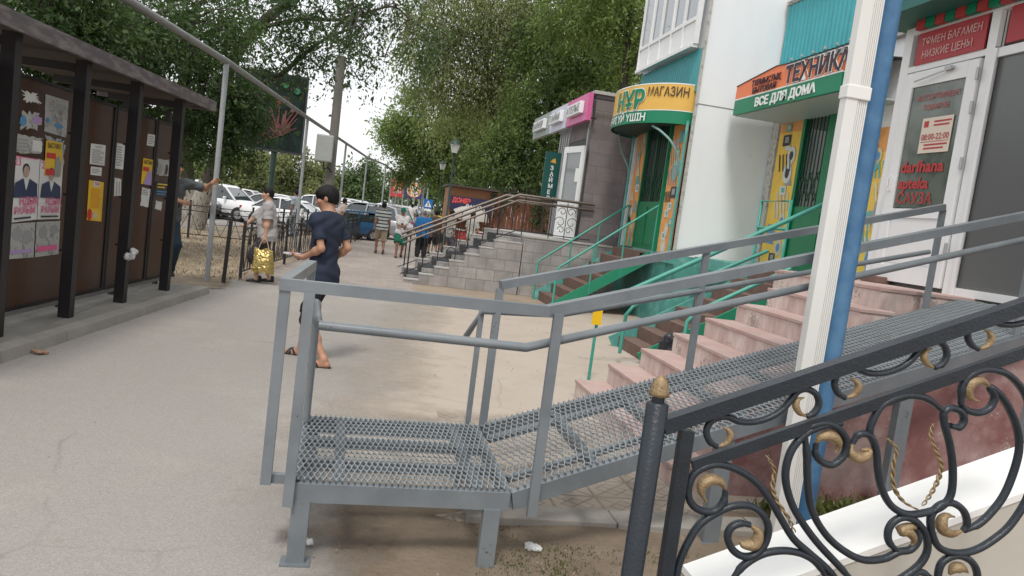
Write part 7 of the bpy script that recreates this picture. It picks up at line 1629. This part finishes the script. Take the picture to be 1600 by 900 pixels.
# forked tree by the far end of the notice board, limewashed foot
b0 = az(300, 358); Yt = b0.y
tr = [[((b0.x, b0.y, -.1), .36), (ay(297, 325, Yt), .30), (ay(288, 260, Yt), .26), (ay(283, 190, Yt), .22), (ay(290, 110, Yt), .17), (ay(300, 20, Yt), .1)],
      [((b0.x + .1, b0.y - .05, .1), .3), (ay(312, 318, Yt - .2), .27), (ay(335, 262, Yt - .4), .24), (ay(348, 200, Yt - .8), .2), (ay(358, 110, Yt - 1.5), .18), (ay(400, 45, Yt - 2), .15), (ay(460, -5, Yt - 2.5), .12), (ay(520, -60, Yt - 3), .08)]]
ex = [limb([(352, 170, Yt - 1), (400, 140, Yt - 1.5), (443, 113, Yt - 2), (475, 85, Yt - 2.5), (510, 60, Yt - 3), (560, 40, Yt - 3)], .1, .03), limb([(400, 45, Yt - 2), (470, 30, Yt - 3), (540, 30, Yt - 3.5), (610, 10, Yt - 4), (640, 30, Yt - 4)], .07, .02)]
cls = [cl(545, 62, 18.6, 26, w_=.8), cl(525, 40, 19, 30, w_=.6), cl(360, 60, Yt - 3, 60), cl(330, 150, Yt - 1, 55), cl(430, 30, Yt - 3, 62, w_=.8), cl(500, 20, Yt - 4, 58, w_=.8), cl(560, 50, Yt - 4, 50, w_=.75), cl(600, 10, Yt - 5, 50, w_=.8), cl(470, 90, Yt - 3, 40, w_=.7), cl(530, 100, Yt - 3.5, 36, w_=.6), cl(600, 90, Yt - 4, 26, w_=.3), cl(390, 110, Yt - 2, 36, w_=.8), cl(640, 50, Yt - 4, 40, w_=.6), cl(420, -70, Yt, 90), cl(560, -70, Yt - 2, 90), cl(300, -40, Yt, 90)]
TF = tree('forked_tree', 'big forked tree with limewashed foot whose branches hang over the footpath', (b0.x, b0.y, 0), cls, tr, dens=36, size=.088, lm=LD, droop=.7, llen=.8, per=22, limb_r=.07, extra_limbs=ex)
mb = MB(); mb.tube([(b0.x, b0.y, -.05), ay(299, 345, Yt), ay(296, 318, Yt), ay(291, 285, Yt)], [.385, .345, .315, .295], 14); mb.tube([(b0.x + .1, b0.y - .05, .1), ay(312, 318, Yt - .2), ay(325, 285, Yt - .3)], [.315, .29, .27], 14); mb.build('limewash_band', BARK_W(), TF, world=True, fix=False)
# trees behind the notice board
ca = [cl(20, 30, 13.5, 90), cl(110, 60, 14, 90), cl(60, -20, 14, 100), cl(180, 40, 15, 80), cl(150, 120, 15, 60), cl(210, 130, 16, 50), cl(250, 60, 16, 75), cl(230, 165, 16, 30), cl(-60, 80, 14, 90), cl(170, 175, 15, 40), cl(120, 150, 15, 40)]
p0 = az0(70, 14); tree('broad_tree', 'dense dark tree with a thick trunk rising behind the notice board roof', p0, ca, [[(p0, .3), (ay(78, 120, 14), .25), (ay(72, 20, 14), .2), (ay(70, -80, 14), .15)]], dens=85, size=.08, lm=LD, droop=.55, llen=.6, per=22)
cb = [cl(300, 90, 17, 55), cl(280, 170, 18, 42), cl(320, 210, 17, 40), cl(375, 235, 18, 26), cl(370, 190, 17.5, 36), cl(360, 130, 17, 36), cl(395, 200, 18, 24, w_=.8), cl(330, 30, 17, 60), cl(380, 150, 17, 30), cl(345, 170, 17, 40)]
p0 = az0(185, 17); tree('broad_tree', 'dark bushy tree filling the gap between the notice board and the black screen', p0, cb, [[(p0, .25), (ay(188, 120, 17), .2), (ay(180, 30, 17), .16), (ay(220, -20, 17), .12)]], dens=85, size=.08, lm=leafmat('leaf_dark_mid', (.045, .085, .03)), droop=.6, llen=.6, per=22)
# right hand mass
def mass(name, label, px, Y, cls, lm, dens=26, size=.13, droop=.8, tr_r=.25, lean=0, per=22, llen=1.0):
    p0 = az0(px, Y); zt_m = max(c_[0][2] for c_ in cls) - .3; cx_m = sum(c_[0][0] for c_ in cls) / len(cls); tr_ = [[(p0, tr_r), ((p0[0] * .8 + cx_m * .2, p0[1], zt_m * .35), tr_r * .8), ((p0[0] * .4 + cx_m * .6, p0[1], zt_m * .7), tr_r * .55), ((cx_m, p0[1], zt_m), tr_r * .25)]]
    return tree(name, label, p0, cls, tr_, dens=dens, size=size, lm=lm, droop=droop, llen=llen, per=per)
mass('elm_tree', 'tall green elm rising behind the plank fence beside the grey kiosk', 880, 31, [cl(900, 210, 30, 60), cl(850, 240, 30, 55), cl(800, 270, 30.5, 40), cl(930, 110, 30, 65), cl(860, 150, 30, 60), cl(780, 240, 31, 45), cl(970, 60, 31, 60), cl(830, 290, 30.3, 26), cl(880, 310, 30.3, 26), cl(760, 290, 31, 28), cl(860, 60, 31, 65), cl(980, 150, 31, 55), cl(815, 200, 30, 45), cl(930, -20, 31, 80), cl(840, 330, 29.8, 18, w_=.6)], leafmat('leaf_deep', (.09, .145, .05)), droop=.7, dens=62, size=.12)
mass('elm_tree', 'darker elm with a long bare limb behind the yellow canopy balcony', 960, 26, [cl(1000, 100, 26, 50), cl(940, 180, 27, 40), cl(1030, 30, 26, 70), cl(900, 20, 27, 60), cl(960, -20, 26, 70), cl(990, 190, 26, 40)], LM, droop=.6, size=.1, lean=40, dens=60)
mass('willow_tree', 'weeping grey green willow hanging over the middle of the picture', 790, 34, [cl(700, 50, 33, 60), cl(760, 30, 33, 65), cl(820, 60, 34, 60), cl(740, 110, 34, 50), cl(790, 130, 34, 50), cl(700, 110, 33.5, 40, w_=.8), cl(830, 10, 33, 70), cl(720, -30, 33, 80), cl(670, 20, 33, 50, w_=.6), cl(660, 80, 33, 30, w_=.4), cl(700, 150, 34, 26, w_=.6)], leafmat('leaf_willow', (.17, .21, .105)), droop=1.7, size=.11, llen=1.5, dens=42)
mass('poplar_tree', 'mid green leafy tree behind the far lantern lamps', 720, 45, [cl(720, 190, 45, 45), cl(760, 190, 45, 42), cl(700, 230, 46, 40), cl(750, 240, 45, 42), cl(690, 270, 47, 28), cl(730, 280, 46, 30), cl(650, 200, 47, 36), cl(620, 190, 48, 26, w_=.7), cl(660, 160, 46, 30, w_=.7), cl(640, 235, 48, 34), cl(800, 170, 44, 45), cl(610, 220, 48, 24, w_=.6), cl(670, 255, 48, 30), cl(640, 268, 49, 22), cl(700, 310, 46, 18), cl(690, 330, 47, 14), cl(700, 350, 47, 12)], LM, size=.14, dens=54, droop=.5)
mass('poplar_tree', 'rounded green tree between the utility pole and the red advertising board', 565, 88, [cl(560, 285, 88, 34), cl(535, 275, 88, 26), cl(590, 295, 88, 28), cl(575, 262, 88, 18), cl(540, 300, 88, 24), cl(610, 300, 89, 18)], leafmat('leaf_far', (.075, .125, .055)), size=.3, llen=2, dens=12)
mass('poplar_tree', 'distant tree closing the far end of the street', 650, 120, [cl(650, 290, 120, 28), cl(690, 290, 120, 30), cl(620, 280, 120, 20)], MATS['leaf_far'], size=.5, llen=2.5, dens=4)
mass('acacia_tree', 'pale green tree behind the parked cars left of the screen post', 405, 55, [cl(380, 262, 55, 34), cl(415, 262, 55, 34), cl(365, 285, 54, 22), cl(400, 290, 54, 22), cl(430, 285, 54, 20), cl(395, 245, 55, 26), cl(350, 262, 55, 26)], LL, size=.18, llen=1.1, dens=28, tr_r=.16)
mass('acacia_tree', 'pale green tree behind the parked cars beside the utility pole', 465, 52, [cl(455, 262, 52, 30), cl(485, 265, 52, 28), cl(450, 290, 52, 18), cl(485, 288, 51, 18), cl(505, 275, 52, 18), cl(440, 245, 52, 22), cl(475, 245, 53, 24)], LL, size=.18, llen=1.1, dens=28, tr_r=.16)
mass('acacia_tree', 'small green tree far left behind the leaning trunk', 330, 60, [cl(300, 262, 60, 26), cl(330, 265, 60, 26), cl(270, 260, 60, 26)], leafmat('leaf_left', (.06, .1, .04)), size=.22, llen=1.1, dens=14, tr_r=.16)
# hanging creeper over the plank fence
b_ = az0(850, 28.2); tree('creeper_bush', 'bushy creeper spilling over the plank fence next to the kiosk', b_, [cl(850, 318, 28.5, 20), cl(820, 305, 28.6, 18), cl(790, 300, 28.6, 18), cl(850, 290, 28.6, 20), cl(842, 345, 28.6, 10, w_=.4)], [[(b_, .06), (ay(850, 320, 28.4), .04), (ay(845, 290, 28.5), .03)]], dens=30, size=.1, lm=leafmat('leaf_creeper', (.05, .075, .035)), droop=1.0, llen=.7, cat='bush')

print('LEAVES', NLEAF[0])
